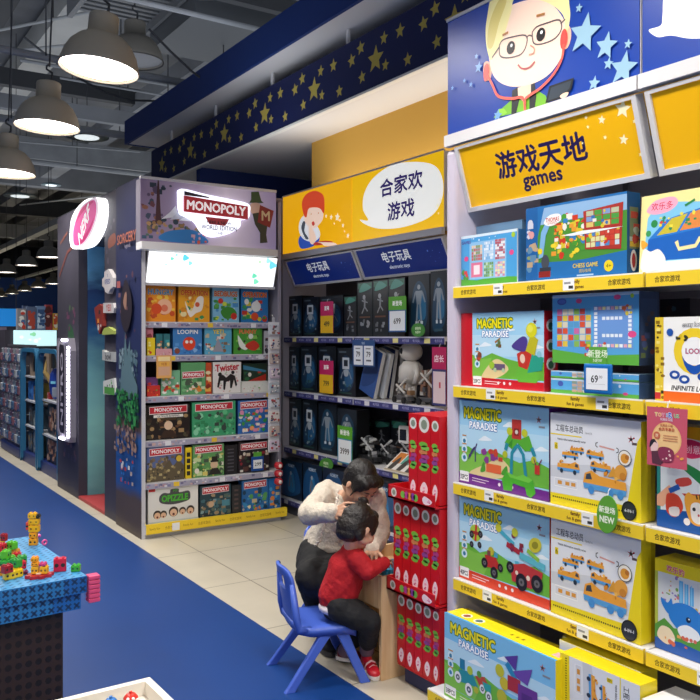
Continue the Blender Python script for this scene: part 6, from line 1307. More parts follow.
# blue robot mask with golden horns
X = 2.2; t = thing('robot_mask', 'big blue robot mask with two gold horns in the nearer arched shelf unit', 'mask', (2.24, 9.22, .803), W_+1.1); t.scale = (.72, .62, .95)
MB().lathe([(0, 0), (.10, .01), (.15, .08), (.165, .2), (.15, .3), (.10, .36), (0, .38)], mat('#27449a', rough=.3), n=12).build('helmet', t, smooth=False)
for s_ in (-1, 1): MB().tube([(s_*.14, 0, .22), (s_*.22, -.02, .32), (s_*.20, -.02, .46)], [.04, .03, .006], mat('#b89a5a', rough=.35), n=8).build('horn', t)
b = MB().rbox(-.09, .09, -.17, -.12, .04, .15, mat('#8a92a0', rough=.3), r=.02); b.build('face_plate', t)
b = MB()
for s_ in (-1, 1): b.box(s_*.07-.035, s_*.07+.035, -.165, -.14, .19, .22, mat('#7fd0e8', rough=.3))
b.build('eye', t)
def toy(name, label, px, X, z, cols, w_, h_, d_=.05, n=8, seed=1, cat='toy', group=None):
    rr = random.Random(seed); b = MB(); b.rbox(-w_/2, w_/2, 0, d_, 0, h_, mat(cols[0], rough=.4), r=.008); a = front(b, -w_/2, w_/2, 0, h_, 0, step=.0008); a.scatter(n, cols[1:], .1, .1, .9, .9, .05, .16, seed=seed)
    return one(name, b, label, cat, (X, px if px < 12 else yx(px, X), z), W_+rr.uniform(-.06, .06), group=group)
toy('fist_pack', 'dark pack with a brown mechanical fist, upper of two under the blue mask', 9.09, 2.15, .425, ['#1c1a1c', '#8a5a44', '#a8785a', '#5a3a34', '#c0a088', '#3a3a3c'], .70, .33, .1, 60, 3)
toy('fist_pack', 'dark pack with a brown mechanical fist, lower of two by the base', 9.09, 2.15, .123, ['#1c1a1c', '#8a5a44', '#a8785a', '#5a3a34', '#c0a088', '#3a3a3c'], .70, .265, .1, 60, 5)
toy('toy_pack', 'small red and grey pack lying under the blue robot mask', 9.43, 2.16, .803, ['#a8322e', '#c8c4c0', '#3a3a40'], .12, .07, .06, 5, 4)
MBf = MB(); MBf.box(-.16, .16, 0, .03, 0, .05, '#8a7a6a').box(-.16, .16, 0, .03, .23, .28, '#8a7a6a').box(-.16, -.11, 0, .03, .05, .23, '#8a7a6a').box(.11, .16, 0, .03, .05, .23, '#8a7a6a').box(-.11, .11, .012, .02, .05, .23, '#2a2a30')
one('toy_window', MBf, 'brown framed toy window standing on the top of the farther arched unit', 'toy', (2.20, 10.02, 1.033), W_+.5)
for i, (px, z, h, c) in enumerate(((20.5, .742, .22, ['#2f68b0', '#1f4a88', '#4a88c8']), (25, .742, .17, ['#6a5a44', '#a88a5a', '#3a3a3a']), (29.5, .742, .22, ['#8a7a3a', '#3a4a58', '#b8a060']), (20.5, .442, .22, ['#3a4248', '#8a9aa0', '#5a4a3a']), (25.5, .442, .18, ['#5a6a70', '#a8b0a8', '#3a3228']), (30, .442, .24, ['#4a5a68', '#8a9098', '#22262a']), (21, .122, .24, ['#2a323c', '#5a6a78', '#8a7a5a']), (26, .122, .28, ['#4a5864', '#8a98a0', '#b0a890']), (30.5, .122, .26, ['#3a4a4a', '#7a8a80', '#c8b060']))):
    lv = ['upper', 'upper', 'upper', 'middle', 'middle', 'middle', 'lowest', 'lowest', 'lowest'][i]
    px = (10.27, 10.02, 9.77)[i % 3]; z += .002
    toy('action_figure_pack', 'small %s figure pack, %s on the %s shelf of the farther unit' % (['blue', 'brown', 'olive', 'grey', 'pale', 'steel', 'dark', 'slate', 'greenish'][i], ORD[i % 3], lv), px, 2.15, z, c, .20, h, .10, 24, i, group='figure packs in the arched units')
# peg stand with blister packs at the photo edge
t = thing('peg_stand', 'tall dark peg stand of hanging packs at the photo edge along the aisle', 'display stand', (2.12, 11.15, 0), W_)
MB().box(-.62, .62, .1, .14, .1, 1.36, '#3c3a42').build('peg_panel', t); MB().rbox(-.62, .62, -.04, .4, 0, .13, mat('#182a66', rough=.4), r=.02).build('base', t); MB().box(-.62, .62, .05, .16, 1.36, 1.39, '#4a4650').build('top_rail', t)
k = 0
for r in range(6):
    for c in range(7):
        Y = 11.70-c*.185; z = .16+r*.2
        cc = [['#9a8a98', '#b85a74', '#e0d8dc', '#4a5a78'], ['#7a8a9a', '#b8946a', '#2a2a38', '#a8b0b8'], ['#7a5a70', '#d0b8c4', '#4a6a8a'], ['#8a929a', '#2a3a58', '#8a6068']][(r*3+c) % 4]
        b = MB().box(-.07, .07, 0, .004, 0, .19, cc[0]).rbox(-.05, .05, -.03, 0, .02, .12, mat(cc[-1], rough=.25), r=.01); a = front(b, -.05, .05, .02, .12, -.03, step=.0008); a.scatter(7, cc[1:], .1, .1, .9, .9, .08, .2, seed=k)
        b.cyl((0, -.02, .175), (0, .10, .175), .003, '#ccc', n=5)
        one('blister_pack', b, 'blister pack on the peg stand, %s column, %s row from the bottom' % (ORD[c], ORD[r]), 'blister pack', (2.12-.02+.0, Y, z), W_, group='blister packs on the peg stand'); k += 1
# end unit beyond with lit strip and cartons on top
t = thing('end_shelving_unit', 'distant end shelves with a lit turquoise strip beyond the arched units', 'shelving unit', (2.75, 12.1, 0))
MB().box(-.55, .55, 0, .5, 0, 1.585, '#3a3640').build('body', t); b = MB()
for z in (.3, .65, 1.0): b.box(-.55, .55, -.01, 0, z, z+.04, '#b0a8b4')
b.build('shelf_edge', t); b = MB().box(-.44, .13, -.04, 0, 1.36, 1.58, mat('#c8f0f4', emit=.9)); a = front(b, -.44, .13, 1.36, 1.58, -.04, step=.001, kw={'emit': .8}); a.scatter(7, ['#7fd8d8', '#8fd8a8', '#ffffff'], .1, .15, .6, .8, .06, .15, seed=3, kind='ell'); b.build('lit_strip', t)
for i, (x, w_, h_, c) in enumerate(((-.36, .12, .30, ['#8a8a90', '#c8402e', '#e8e4dc', '#4a6a98']), (-.18, .12, .33, ['#5a6a88', '#d8d8dc', '#b84a3a']), (0, .12, .34, ['#7a98c0', '#c8d8e8', '#3a5a88']), (.155, .09, .36, ['#a84040', '#d8b0a0', '#5a2a2a']), (.29, .09, .24, ['#e8c04a', '#d85a3a', '#f0e8d0']))):
    b = MB().box(-w_/2, w_/2, 0, .1, 0, h_, c[0]); a = front(b, -w_/2, w_/2, 0, h_, 0, step=.0008); a.scatter(12, c[1:], .1, .1, .9, .9, .06, .14, seed=i)
    one('carton', b, ['grey and red', 'slate and white', 'light blue', 'dark red', 'bright yellow'][i]+' carton standing on the distant lit end shelves', 'carton', (2.70+x*.72, 12.2, 1.587), 0, group='cartons on the distant end shelves')
t = thing('hanging_sign', 'bright blue sign with a white oval at the photo edge beyond the peg stand', 'sign', (2.35, 13.4, 1.65))
b = MB().box(-.42, .34, 0, .04, 0, .27, mat('#1f86d8', emit=.5)); a = front(b, -.42, .34, 0, .27, 0, step=.001, kw={'emit': .7}); a.ell(.38, .5, .36, '#f4f8fb', ry=.3); a.ell(.38, .5, .3, '#f4f8fb', ry=.3); a.text('B-IG', .45, .5, .3, '#2a70b8', bold=.04, wmax=.25); b.build('panel', t)
MB().box(.34, .42, 0, .05, 0, .32, mat('#6a7aa0')).build('end_picture', t)
for x in (-.3, .25): MB().cyl((x, .02, .27), (x, .02, 4.52), .005, G2, n=5).build('hanger', t)
for i, (x0, x1, Y, c) in enumerate(((2.45, 3.4, 14.2, '#3a3a44'), (2.5, 3.8, 17, '#33363c'), (2.8, 5.2, 21, '#2f3238'), (3.0, 6.5, 27, '#2a2d33'))):
    t = thing('distant_shelving_unit', ['dim shelving unit of small colourful goods right behind the bright blue sign', 'dim shelving unit second beyond the bright blue sign', 'dim shelving unit third beyond the bright blue sign', 'dimmest and farthest shelving unit down the aisle'][i], 'shelving unit', ((x0+x1)/2, Y, 0)); hw = (x1-x0)/2
    b = MB().box(-hw, hw, 0, .5, 0, 1.75, c); b.build('body', t); b = MB().box(-hw, hw, -.02, 0, .1, 1.7, c); a = front(b, -hw, hw, .1, 1.7, -.02, step=.001); a.scatter(120, ['#8a7a88', '#b8a8b0', '#5a6a88', '#a85a58', '#c8c0b8', '#3a3a48', '#7a5a78'], .01, .02, .99, .98, .02, .05, seed=i+2, kind='rect'); b.build('goods', t)['kind'] = 'stuff'

# ================================================================ brick play table
HT = .55; TC = (.902, 3.291); TR = .06
def onT(px, py, Z=HT): p = pxyz(px, py, Z); return p
t = thing('brick_play_table', 'light blue play table of big hole-patterned building blocks on a dark brown base', 'table', (TC[0], TC[1], 0), TR)
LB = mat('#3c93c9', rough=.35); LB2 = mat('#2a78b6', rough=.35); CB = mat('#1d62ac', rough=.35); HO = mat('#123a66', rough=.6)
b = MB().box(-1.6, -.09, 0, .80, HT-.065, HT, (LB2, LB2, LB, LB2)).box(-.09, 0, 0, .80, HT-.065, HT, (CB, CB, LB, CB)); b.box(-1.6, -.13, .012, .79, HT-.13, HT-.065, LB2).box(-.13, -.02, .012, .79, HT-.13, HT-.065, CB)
def crosses(a, n, rows, col, r=.3):
    a.keep = True; q = a.h/a.w
    for i in range(n):
        for j in range(rows):
            u, v = (i+.5)/n, (j+.5)/rows; rr_ = r/rows
            a.line([(u-rr_*q, v-rr_), (u+rr_*q, v+rr_)], .24/rows, col); a.line([(u-rr_*q, v+rr_), (u+rr_*q, v-rr_)], .24/rows, col)
a = front(b, -.9, -.0, HT-.065, HT, 0, step=.0006); crosses(a, 28, 2, HO, .33)
a = front(b, -.9, -.02, HT-.13, HT-.065, .012, step=.0006); crosses(a, 27, 2, HO, .33)
a = top(b, -.9, 0, 0, .8, HT, step=.0006); a.keep = True
for i in range(28):
    for j in range(24):
        u, v = (i+.5)/28, (j+.5)/24; a.poly([(u-.012, v-.004), (u-.006, v-.012), (u+.012, v+.004), (u+.006, v+.012)], mat('#1f5f92'))
b.build('table_top', t)
b = MB().box(-1.6, -.075, .06, .74, 0, HT-.13, mat('#33231c', rough=.5)); a = front(b, -.9, -.075, 0, HT-.13, .06, step=.0008); a.keep = True
for i in range(22):
    for j in range(10):
        u, v = (i+.5)/22, (j+.5)/10; a.ell(u, v, .032, '#16100d', n=8)
b.build('base', t)
def brick(b, x, y, z, w_, d_, h_, col, nx=2, ny=2, rz=0):
    T0 = b.T; b.T = (T0 or Matrix()) @ Matrix.Translation((x, y, z)) @ Matrix.Rotation(rz, 4, 'Z')
    b.rbox(-w_/2, w_/2, -d_/2, d_/2, 0, h_, mat(col, rough=.3), r=.0025)
    for i in range(nx):
        for j in range(ny): b.cyl((-w_/2+(i+.5)*w_/nx, -d_/2+(j+.5)*d_/ny, h_-.001), (-w_/2+(i+.5)*w_/nx, -d_/2+(j+.5)*d_/ny, h_+.004), min(w_/nx, d_/ny)*.32, mat(col, rough=.3), n=10)
    # sockets on the face
    a = front(b, -w_/2, w_/2, 0, h_, -d_/2, step=.0004); a.keep = True
    for i in range(nx): a.ell((i+.5)/nx, .5, .16, 'd8a020' if False else '#7a5a20' if col in ('#f0b41c', '#f2c21e') else '#222', n=8)
    b.T = T0
OG = '#f0b41c'
p = onT(33.5, 545); t = thing('brick_figure', 'tall yellow and orange brick figure with a black eye standing on the blue play table', 'toy', (p[0], p[1], HT+.001), -.5)
b = MB(); brick(b, 0, 0, 0, .036, .03, .03, '#ef9f18'); brick(b, 0, 0, .034, .034, .03, .022, '#ef9f18'); b.build('legs', t)
b = MB(); brick(b, .004, 0, .06, .046, .03, .03, OG); brick(b, .004, 0, .094, .046, .03, .024, OG); b.build('body', t)
b = MB(); brick(b, -.004, 0, .122, .036, .03, .022, OG); b.build('head', t); b = MB(); brick(b, .022, 0, .122, .016, .03, .014, '#1a1a1a', 1, 2); b.build('eye', t)
b = MB(); brick(b, -.024, 0, .07, .012, .03, .035, '#e0482e', 1, 1); b.build('wing', t)
p = onT(39.5, 577); 
b = MB(); pl = [(.048*(1+.16*math.cos(8*th))*math.cos(th), .036*(1+.16*math.cos(8*th))*math.sin(th)) for th in [2*PI*k/64 for k in range(64)]]; b.prism(pl, 0, .012, mat('#b5202a', rough=.3), 'z').fix()
one('red_flower_plate', b, 'flat red flower-shaped plate under the brick duck at the blue table edge', 'toy', (p[0], p[1], HT+.001), 0)
t = thing('brick_duck', 'yellow and orange brick duck standing on the red flower plate', 'toy', (p[0], p[1], HT+.0145), -.5)
b = MB(); brick(b, -.016, 0, 0, .028, .026, .028, OG); brick(b, .018, 0, 0, .03, .026, .028, OG); brick(b, -.016, 0, .031, .028, .026, .014, '#ef9f18'); b.build('body', t)
b = MB(); brick(b, -.018, 0, .048, .026, .026, .016, '#ef9f18'); b.build('head', t); b = MB(); brick(b, .014, 0, .031, .026, .026, .010, '#c8407a'); b.build('saddle', t)
b = MB().rbox(-.008, .010, -.02, -.012, 0, .006, mat('#e8c8a8'), r=.002); b.build('beak', t)
def single(name, label, px, py, w_, d_, h_, col, nx=2, ny=2, rz=-.5, z=0, group=None):
    p = onT(px, py, HT+z); b = MB(); brick(b, 0, 0, 0, w_, d_, h_, col, nx, ny); return one(name, b, label, 'toy brick', (p[0], p[1], HT+.001+z), rz, group=group)
single('toy_brick', 'upright red toy brick with sockets on the blue table', 60, 571, .048, .032, .052, '#c8143c', 2, 2, -.3)
single('toy_brick', 'small bright green toy brick near the blue table corner', 76, 571, .034, .03, .024, '#3fa82c')
p = onT(44.5, 546); b = MB().tube([(.010*math.cos(k*PI/6), 0, .011+.010*math.sin(k*PI/6)) for k in range(12)], .0045, mat('#e85a9a', rough=.3), n=8, closed=True); one('toy_ring', b, 'small pink toy ring beside the tall yellow figure', 'toy', (p[0], p[1], HT+.0055), .3)
p = onT(43, 536); b = MB(); brick(b, 0, 0, 0, .016, .012, .01, '#e85ab0', 1, 1); one('toy_brick', b, 'tiny pink brick at the far corner of the blue table', 'toy brick', (p[0]-.02, p[1]-.01, HT+.001), 0)
# ribbed pink block at the corner
b = MB()
for k in range(6): b.rbox(-.0, .045, -.015, .03, .018*k, .018*k+.015, mat('#e0527e', rough=.3), r=.003)
b.box(.003, .041, -.011, .026, .002, .104, mat('#c23f68'))
o = one('ribbed_brick', b, 'pink ribbed toy block fixed on the corner of the blue play table', 'toy brick', (TC[0]+.003, TC[1]-.005, HT-.105), TR)
# heap at the edge
rr = random.Random(12); cols = [('bright yellow', '#f0c81e'), ('orange', '#ee9a1c'), ('lime green', '#5cb82a'), ('red', '#c81e32'), ('green', '#2f9a34'), ('dark red', '#a01c28')]
heap = [(2, 546, .02, 0), (8, 551, .03, 0), (14, 556, .03, 1), (3, 557, .03, 1), (10, 563, .03, 2), (17, 560, .025, 3), (5, 568, .03, 4), (13, 572, .03, 0), (20, 569, .03, 3), (2, 575, .03, 1), (9, 579, .03, 0), (17, 577, .028, 0), (1, 562, .03, 2), (22, 563, .028, 4),
        (4, 541, .02, 3), (6, 558, .03, 0), (12, 549, .03, 0), (1, 551, .03, 1), (16, 567, .03, 2), (7, 573, .028, 3)]
nc = {}
for i, (px, py, s_, ci) in enumerate(heap):
    nm, c = cols[ci if i < 14 else (ci+2) % 6]; nc[nm] = nc.get(nm, 0)+1; z = 0 if i < 14 else .034
    single('toy_brick', '%s toy brick in the table heap, %s of that colour' % (nm, ORD[nc[nm]-1]), px, py, s_*1.35, s_, .03, c, 2, 2, rr.uniform(-1.2, 1.2), z, group='toy bricks heaped on the blue table')
single('toy_brick', 'dark purple red flat brick among the heap beside the green ones', 24, 574, .03, .02, .012, '#7a2450')

# ================================================================ white bin in the foreground
WB = mat('#ece6d8', rough=.4); bw = .7; bd = .55; bx, by, bh = .822, 2.335, .50
t = thing('white_display_bin', 'white open-topped display bin of small toys in front, at the bottom edge', 'display bin', (bx, by, 0), .02)
MB().box(-bw, 0, -.022, 0, 0, bh, WB).build('side_panel', t); MB().box(-bw, 0, -bd, -bd+.022, 0, bh, WB).build('side_panel', t)
MB().box(-.022, 0, -bd+.022, -.022, 0, bh, WB).build('side_panel', t); MB().box(-bw, -bw+.022, -bd+.022, -.022, 0, bh, WB).build('side_panel', t)
MB().box(-bw+.022, -.022, -bd+.022, -.022, bh-.055, bh-.04, WB).build('inner_shelf', t)
b = MB().rbox(-bw+.06, -.06, -bd+.06, -.075, bh-.04, bh-.022, mat('#1c2a5c', rough=.5), r=.01); b.build('navy_tray', t)
cs = [('red', '#d8362a'), ('leaf green', '#7a9a3a'), ('orange', '#e8742a'), ('white', '#e8e4dc'), ('yellow', '#e8c83a'), ('sky blue', '#3a7ac0')]; nn = {}
cT, sT = math.cos(.02), math.sin(.02)
for i in range(36):
    x = -.09-.056*(i % 9); y = -.095-.056*(i//9); nm, c = cs[(i*5+i//9+(i*i)//7) % 6]; nn[nm] = nn.get(nm, 0)+1
    b = MB().lathe([(0, 0), (.014, .002), (.021, .011), (.020, .020), (.012, .029), (0, .032)], mat(c, rough=.3), n=14); b.ball((.006, -.015, .019), (.006, .005, .006), '#f4f0e8', 8, 6).ball((-.007, -.015, .019), (.006, .005, .006), '#f4f0e8', 8, 6); b.cyl((0, 0, .029), (0, 0, .036), .0045, mat(c), n=8)
    one('squeeze_toy', b, '%s round squeeze toy in the white bin, %s of its colour' % (nm, ORD[nn[nm]-1]), 'toy', (bx+x*cT-y*sT, by+x*sT+y*cT, bh-.0215), rr.uniform(-1, 1), group='squeeze toys in the white bin')

# ================================================================ children's table and chairs
WOOD = bpy.data.materials.new('pale_wood'); WOOD.use_nodes = True
nt = WOOD.node_tree; bs = nt.nodes['Principled BSDF']; tc = nt.nodes.new('ShaderNodeTexCoord'); mp = nt.nodes.new('ShaderNodeMapping'); mp.inputs['Scale'].default_value = (30, 30, 2.5)
nz = nt.nodes.new('ShaderNodeTexNoise'); nz.inputs['Scale'].default_value = 1; nz.inputs['Detail'].default_value = 5; cr = nt.nodes.new('ShaderNodeValToRGB'); e = cr.color_ramp.elements
e[0].position = .3; e[0].color = (*lin('#c9a072'), 1); e[1].position = .7; e[1].color = (*lin('#e0bf94'), 1)
nt.links.new(tc.outputs['Object'], mp.inputs[0]); nt.links.new(mp.outputs[0], nz.inputs[0]); nt.links.new(nz.outputs['Fac'], cr.inputs[0]); nt.links.new(cr.outputs[0], bs.inputs['Base Color']); bs.inputs['Roughness'].default_value = .5
kx, ky, kh = 2.06, 2.907, .452
t = thing('play_table', 'low pale wooden play table the child reaches into', 'table', (kx, ky, 0))
KW, KD = .50, .46
MB().rbox(0, KW, 0, .02, 0, kh, WOOD, r=.003).build('end_panel', t); MB().rbox(0, KW, KD-.02, KD, 0, kh, WOOD, r=.003).build('end_panel', t)
MB().rbox(.0, .018, .0205, KD-.0205, kh-.145, kh, WOOD, r=.003).build('apron', t); MB().rbox(KW-.018, KW, .0205, KD-.0205, kh-.145, kh, WOOD, r=.003).build('apron', t)
MB().box(.018, KW-.018, .0205, KD-.0205, kh-.075, kh-.06, WOOD).build('table_top', t)
b = MB().rbox(.06, .34, .06, .36, 0, .012, mat('#2f88b8', rough=.3), r=.004); a = top(b, .06, .34, .06, .36, .012, step=.0008); a.scatter(30, ['#7fc8d8', '#e8e4d8', '#3fa8a0', '#e8c84a', '#1f5f98', '#5ab0d8'], .05, .05, .95, .95, .03, .08, seed=4)
one('play_board', b, 'blue and teal play board lying in the low wooden table', 'toy', (kx, ky, kh-.0588), 0)
b = MB().lathe([(0, 0), (.03, 0), (.034, .01), (.034, .05), (.028, .055), (0, .055)], mat('#1f88b0', rough=.3), n=16); one('toy_cup', b, 'small blue toy cup beside the child\'s hand in the wooden table', 'toy', (kx+.10, ky+.085, kh-.0445), 0)
b = MB().rbox(-.05, .05, -.04, .04, 0, .02, mat('#78c0c8', rough=.3), r=.006); b.cyl((-.02, 0, .02), (-.02, 0, .035), .012, mat('#e8e0c8'), n=10).cyl((.02, 0, .02), (.02, 0, .03), .012, mat('#e8c84a'), n=10)
one('toy_stacker', b, 'pale teal stacking toy with round pegs in the wooden table', 'toy', (kx+.16, ky+.36, kh-.0455), .3)

CBL = mat('#4664c4', rough=.32); CBD = mat('#3552b4', rough=.35)
def kid_chair(label, x, y, rz, k=1.0):
    t = thing('toddler_chair', label, 'chair', (x, y, 0), rz)
    # seat: dished shell with rolled edges
    N = 12; b = MB(); top_, bot = [], []
    for j in range(N+1):
        for i in range(N+1):
            u, v = -1+2*i/N, -1+2*j/N
            s_ = (1-abs(u)**6*.12*abs(v)**4)
            X_ = u*.15*(1-.06*v)*(1-.10*max(0, abs(v)-.7)/.3); Y_ = v*.145*(1-.10*max(0, abs(u)-.7)/.3)
            Z_ = .262-.012*(1-u*u)*(1-v*v)-.020*max(0, -v-.55)/.45*max(0, -v-.55)/.45+.014*max(0, v-.5)/.5-.010*abs(u)**8
            top_.append((X_*k, Y_*k, Z_*k)); bot.append((X_*k, Y_*k, (Z_-.024-.012*(abs(u)**10))*k))
    n = N+1; f = []
    for j in range(N):
        for i in range(N): q = j*n+i; f.append((q, q+1, q+n+1, q+n)); f.append((n*n+q, n*n+q+n, n*n+q+n+1, n*n+q+1))
    for i in range(N): f += [(i+1, i, n*n+i, n*n+i+1), (N*n+i, N*n+i+1, n*n+N*n+i+1, n*n+N*n+i), (i*n, (i+1)*n, n*n+(i+1)*n, n*n+i*n), ((i+1)*n+N, i*n+N, n*n+i*n+N, n*n+(i+1)*n+N)]
    b.mesh(top_+bot, f, CBL).fix(); b.build('seat', t, smooth=True)
    # legs: flat splayed bars from an apex below each seat side
    for sx in (-1, 1):
        for (y1, nm) in ((-.165, 'leg'), (.175, 'leg')):
            b = MB(); y0 = -.055 if y1 < 0 else -.015
            P = lambda s_, dy, dx: (sx*(.128+.030*s_)+dx, y0+(y1-y0)*s_+dy, .248*(1-s_)+.0*s_)
            pts = []
            for s_, wd, th in ((0, .030, .014), (.12, .027, .014), (.5, .022, .013), (.93, .021, .012), (1, .024, .013)):
                for (dy, dx) in ((-wd, -th), (wd, -th), (wd, th), (-wd, th)):
                    p = P(s_, dy, dx); pts.append((p[0]*k, p[1]*k, p[2]*k))
            f = [tuple(j*4+q for q in (i, (i+1) % 4)) + tuple((j+1)*4+q for q in ((i+1) % 4, i)) for j in range(4) for i in range(4)]+[(3, 2, 1, 0), (16, 17, 18, 19)]
            b.mesh(pts, f, CBL).fix(); b.build(nm, t, bevel=.005)
    # curved back with a grip slot, rising from the seat
    b = MB(); NU, NV = 14, 14; g = {}
    for j in range(NV+1):
        for i in range(NU+1):
            u, v = -1+2*i/NU, j/NV
            hw = (.135-.02*v)*(1 if v < .86 else math.sqrt(max(0, 1-((v-.86)/.14)**2*.35)))
            g[i, j] = len(b.v); b.av([(u*hw*k, (.128+.052*v**1.1+.022*(u*u-1)*-1*.0-.028*u*u*(.4+.6*v))*k, (.232+.272*v-.018*u**4*v**3)*k)])
    for j in range(NV):
        for i in range(NU):
            if 9 <= j <= 11 and 4 <= i <= 9: continue
            if 1 <= j <= 3 and 3 <= i <= 10 and False: continue
            b.f.append((g[i, j], g[i+1, j], g[i+1, j+1], g[i, j+1])); b.m.append(b.mi(CBL))
    o = b.build('backrest', t, smooth=True); s_ = o.modifiers.new('thickness', 'SOLIDIFY'); s_.thickness = .016; s_.offset = 0; bv = o.modifiers.new('edge', 'BEVEL'); bv.width = .004; bv.segments = 2; bv.limit_method = 'ANGLE'
    for sx in (-1, 1): MB().tube([(sx*.128*k, .07*k, .245*k), (sx*.134*k, .125*k, .25*k), (sx*.128*k, .135*k, .30*k), (sx*.112*k, .150*k, .44*k)], [.014, .018, .017, .010], CBL, n=10).build('side_brace', t, smooth=True)
    return t
kid_chair('blue plastic toddler chair the child in red sits on', 1.875, 3.135, math.radians(76))
kid_chair('blue plastic toddler chair under the woman, only its back showing', 2.285, 3.60, math.radians(6))
# ================================================================ people
def cw(px, py, zc):
    t = _t(px); return Vector(((t*CS+SN)*zc, (CS-SN*t)*zc, EYE-(py-HY)/F*zc))
def capsule(b, p0, r0, p1, r1, m):
    b.ball(tuple(p0), r0, m, 14, 10); b.ball(tuple(p1), r1, m, 14, 10); b.cyl(p0, p1, r0*.995, m, r1=r1*.995, n=14)
def chain(b, pts, m):
    for (p, r), (q, s_) in zip(pts, pts[1:]): capsule(b, p, r, q, s_, m)
def ellip(b, T, c, r, m, rot=None):
    T0 = b.T; b.T = T @ Matrix.Translation(c) @ (rot or Matrix()); b.ball((0, 0, 0), r, m, 18, 12); b.T = T0
def skin_over(o, voxel, smooth=4, noise=0, nscale=.1):
    r = o.modifiers.new('surface', 'REMESH'); r.mode = 'VOXEL'; r.voxel_size = voxel; r.use_smooth_shade = True
    s_ = o.modifiers.new('soften', 'SMOOTH'); s_.factor = .6; s_.iterations = smooth
    if noise:
        tx = bpy.data.textures.new('folds', 'CLOUDS'); tx.noise_scale = nscale; tx.noise_depth = 2
        d = o.modifiers.new('folds', 'DISPLACE'); d.texture = tx; d.strength = noise; d.mid_level = .5; d.texture_coords = 'GLOBAL'
    return o
def frame(origin, fwd, up=(0, 0, 1)):
    """head frame: local -Y looks along fwd, local Z up"""
    y = -Vector(fwd).normalized(); x = y.cross(Vector(up)).normalized()*1; z = x.cross(y).normalized()
    if z.dot(Vector(up)) < 0: x, z = -x, -z
    m = Matrix((x, y, z)).transposed().to_4x4(); m.translation = Vector(origin); return m
def head_shape(b, T, k, m, child=False):
    E = lambda c, r, rot=None: ellip(b, T, Vector(c)*k, tuple(q*k for q in r), m, rot)
    E((0, .012, .022), (.073, .092, .092)); E((0, -.030, -.020), (.060, .058, .072)); E((0, -.040, -.070), (.036, .040, .030))     # skull, face, jaw
    E((0, -.062, .045), (.052, .030, .040))                                                                                     # forehead
    for s_ in (-1, 1):
        E((s_*.034, -.064, -.025), (.024, .024, .026)); E((s_*.028, -.081, .012), (.017, .010, .010)); E((s_*.028, -.080, .030), (.020, .010, .006))
        E((s_*.075, .008, -.004), (.009, .018, .030), Matrix.Rotation(.25*s_, 4, 'Z')); E((s_*.050, -.02, -.055), (.018, .035, .022))
    E((0, -.092, .000), (.007, .012, .024)); E((0, -.101, -.018), (.011, .012, .009)); 
    for s_ in (-1, 1): E((s_*.010, -.095, -.020), (.007, .009, .007))
    E((0, -.084, -.046), (.020, .010, .006)); E((0, -.083, -.055), (.017, .010, .007)); E((0, -.072, -.082), (.016, .014, .013))
def face_marks(par, T, k, names=True):
    """brows, lashes and lips"""
    for s_ in (-1, 1):
        b = MB(); b.T = T; b.tube([(s_*.014*k, -.090*k, .034*k), (s_*.030*k, -.089*k, .041*k), (s_*.046*k, -.078*k, .036*k)], [.0022*k, .0028*k, .0014*k], '#2a211d', n=6); b.build('eyebrow', par, smooth=True)
        b = MB(); b.T = T; b.tube([(s_*.013*k, -.0895*k, .010*k), (s_*.028*k, -.0925*k, .005*k), (s_*.044*k, -.0845*k, .010*k)], [.0012*k, .0024*k, .0010*k], '#1c1614', n=6); b.build('eyelash', par, smooth=True)
    b = MB(); b.T = T
    b.tube([(-.021*k, -.088*k, -.050*k), (-.008*k, -.0955*k, -.0475*k), (0, -.096*k, -.049*k), (.008*k, -.0955*k, -.0475*k), (.021*k, -.088*k, -.050*k)], [.001*k, .0036*k, .003*k, .0036*k, .001*k], '#a85a54', n=8)
    b.tube([(-.017*k, -.089*k, -.053*k), (0, -.0955*k, -.057*k), (.017*k, -.089*k, -.053*k)], [.001*k, .0042*k, .001*k], '#b0645c', n=8)
    b.build('lips', par, smooth=True)
def hand(b, wrist, along, palm_n, k, m, curl=.5, thumb=1):
    """palm and five separate bent fingers; along = wrist to knuckles, palm_n = direction the palm faces"""
    a = Vector(along).normalized(); n = Vector(palm_n); n = (n-a*n.dot(a)).normalized(); s_ = a.cross(n)*thumb; w0 = Vector(wrist)
    for q in (-.6, -.2, .2, .6): capsule(b, w0+s_*q*.022*k+a*.008*k, .011*k, w0+a*.075*k+s_*q*.05*k, .0095*k, m)
    for q, L_, c in ((-.036, .062, 1.15), (-.012, .072, 1.0), (.012, .078, .95), (.034, .070, .9)):
        p = w0+a*.080*k+s_*q*k; d = a; r = .0082
        for j, (f_, bend) in enumerate(((.45, .45), (.32, .6), (.26, .45))):
            d = (Matrix.Rotation(0, 3, 'X') @ (d*math.cos(bend*curl*c)+n*math.sin(bend*curl*c))).normalized(); p2 = p+d*L_*f_*k; capsule(b, p, r*k, p2, (r-.0009)*k, m); p = p2; r -= .0009
            n2 = (n-d*n.dot(d)).normalized()
    p = w0+a*.022*k+s_*.026*k; d = (a*.6+s_*.75+n*.35).normalized(); p2 = p+d*.036*k; capsule(b, p, .0115*k, p2, .0095*k, m); d = (a*.85+s_*.3+n*.45).normalized(); capsule(b, p2, .0092*k, p2+d*.032*k, .0078*k, m)
SKW = mat('#c99a7e', rough=.5); SKC = mat('#e0b094', rough=.5); HAIR = mat('#15110f', rough=.42, bump=.5, scale=120); HAIRC = mat('#1d1613', rough=.4, bump=.5, scale=120)

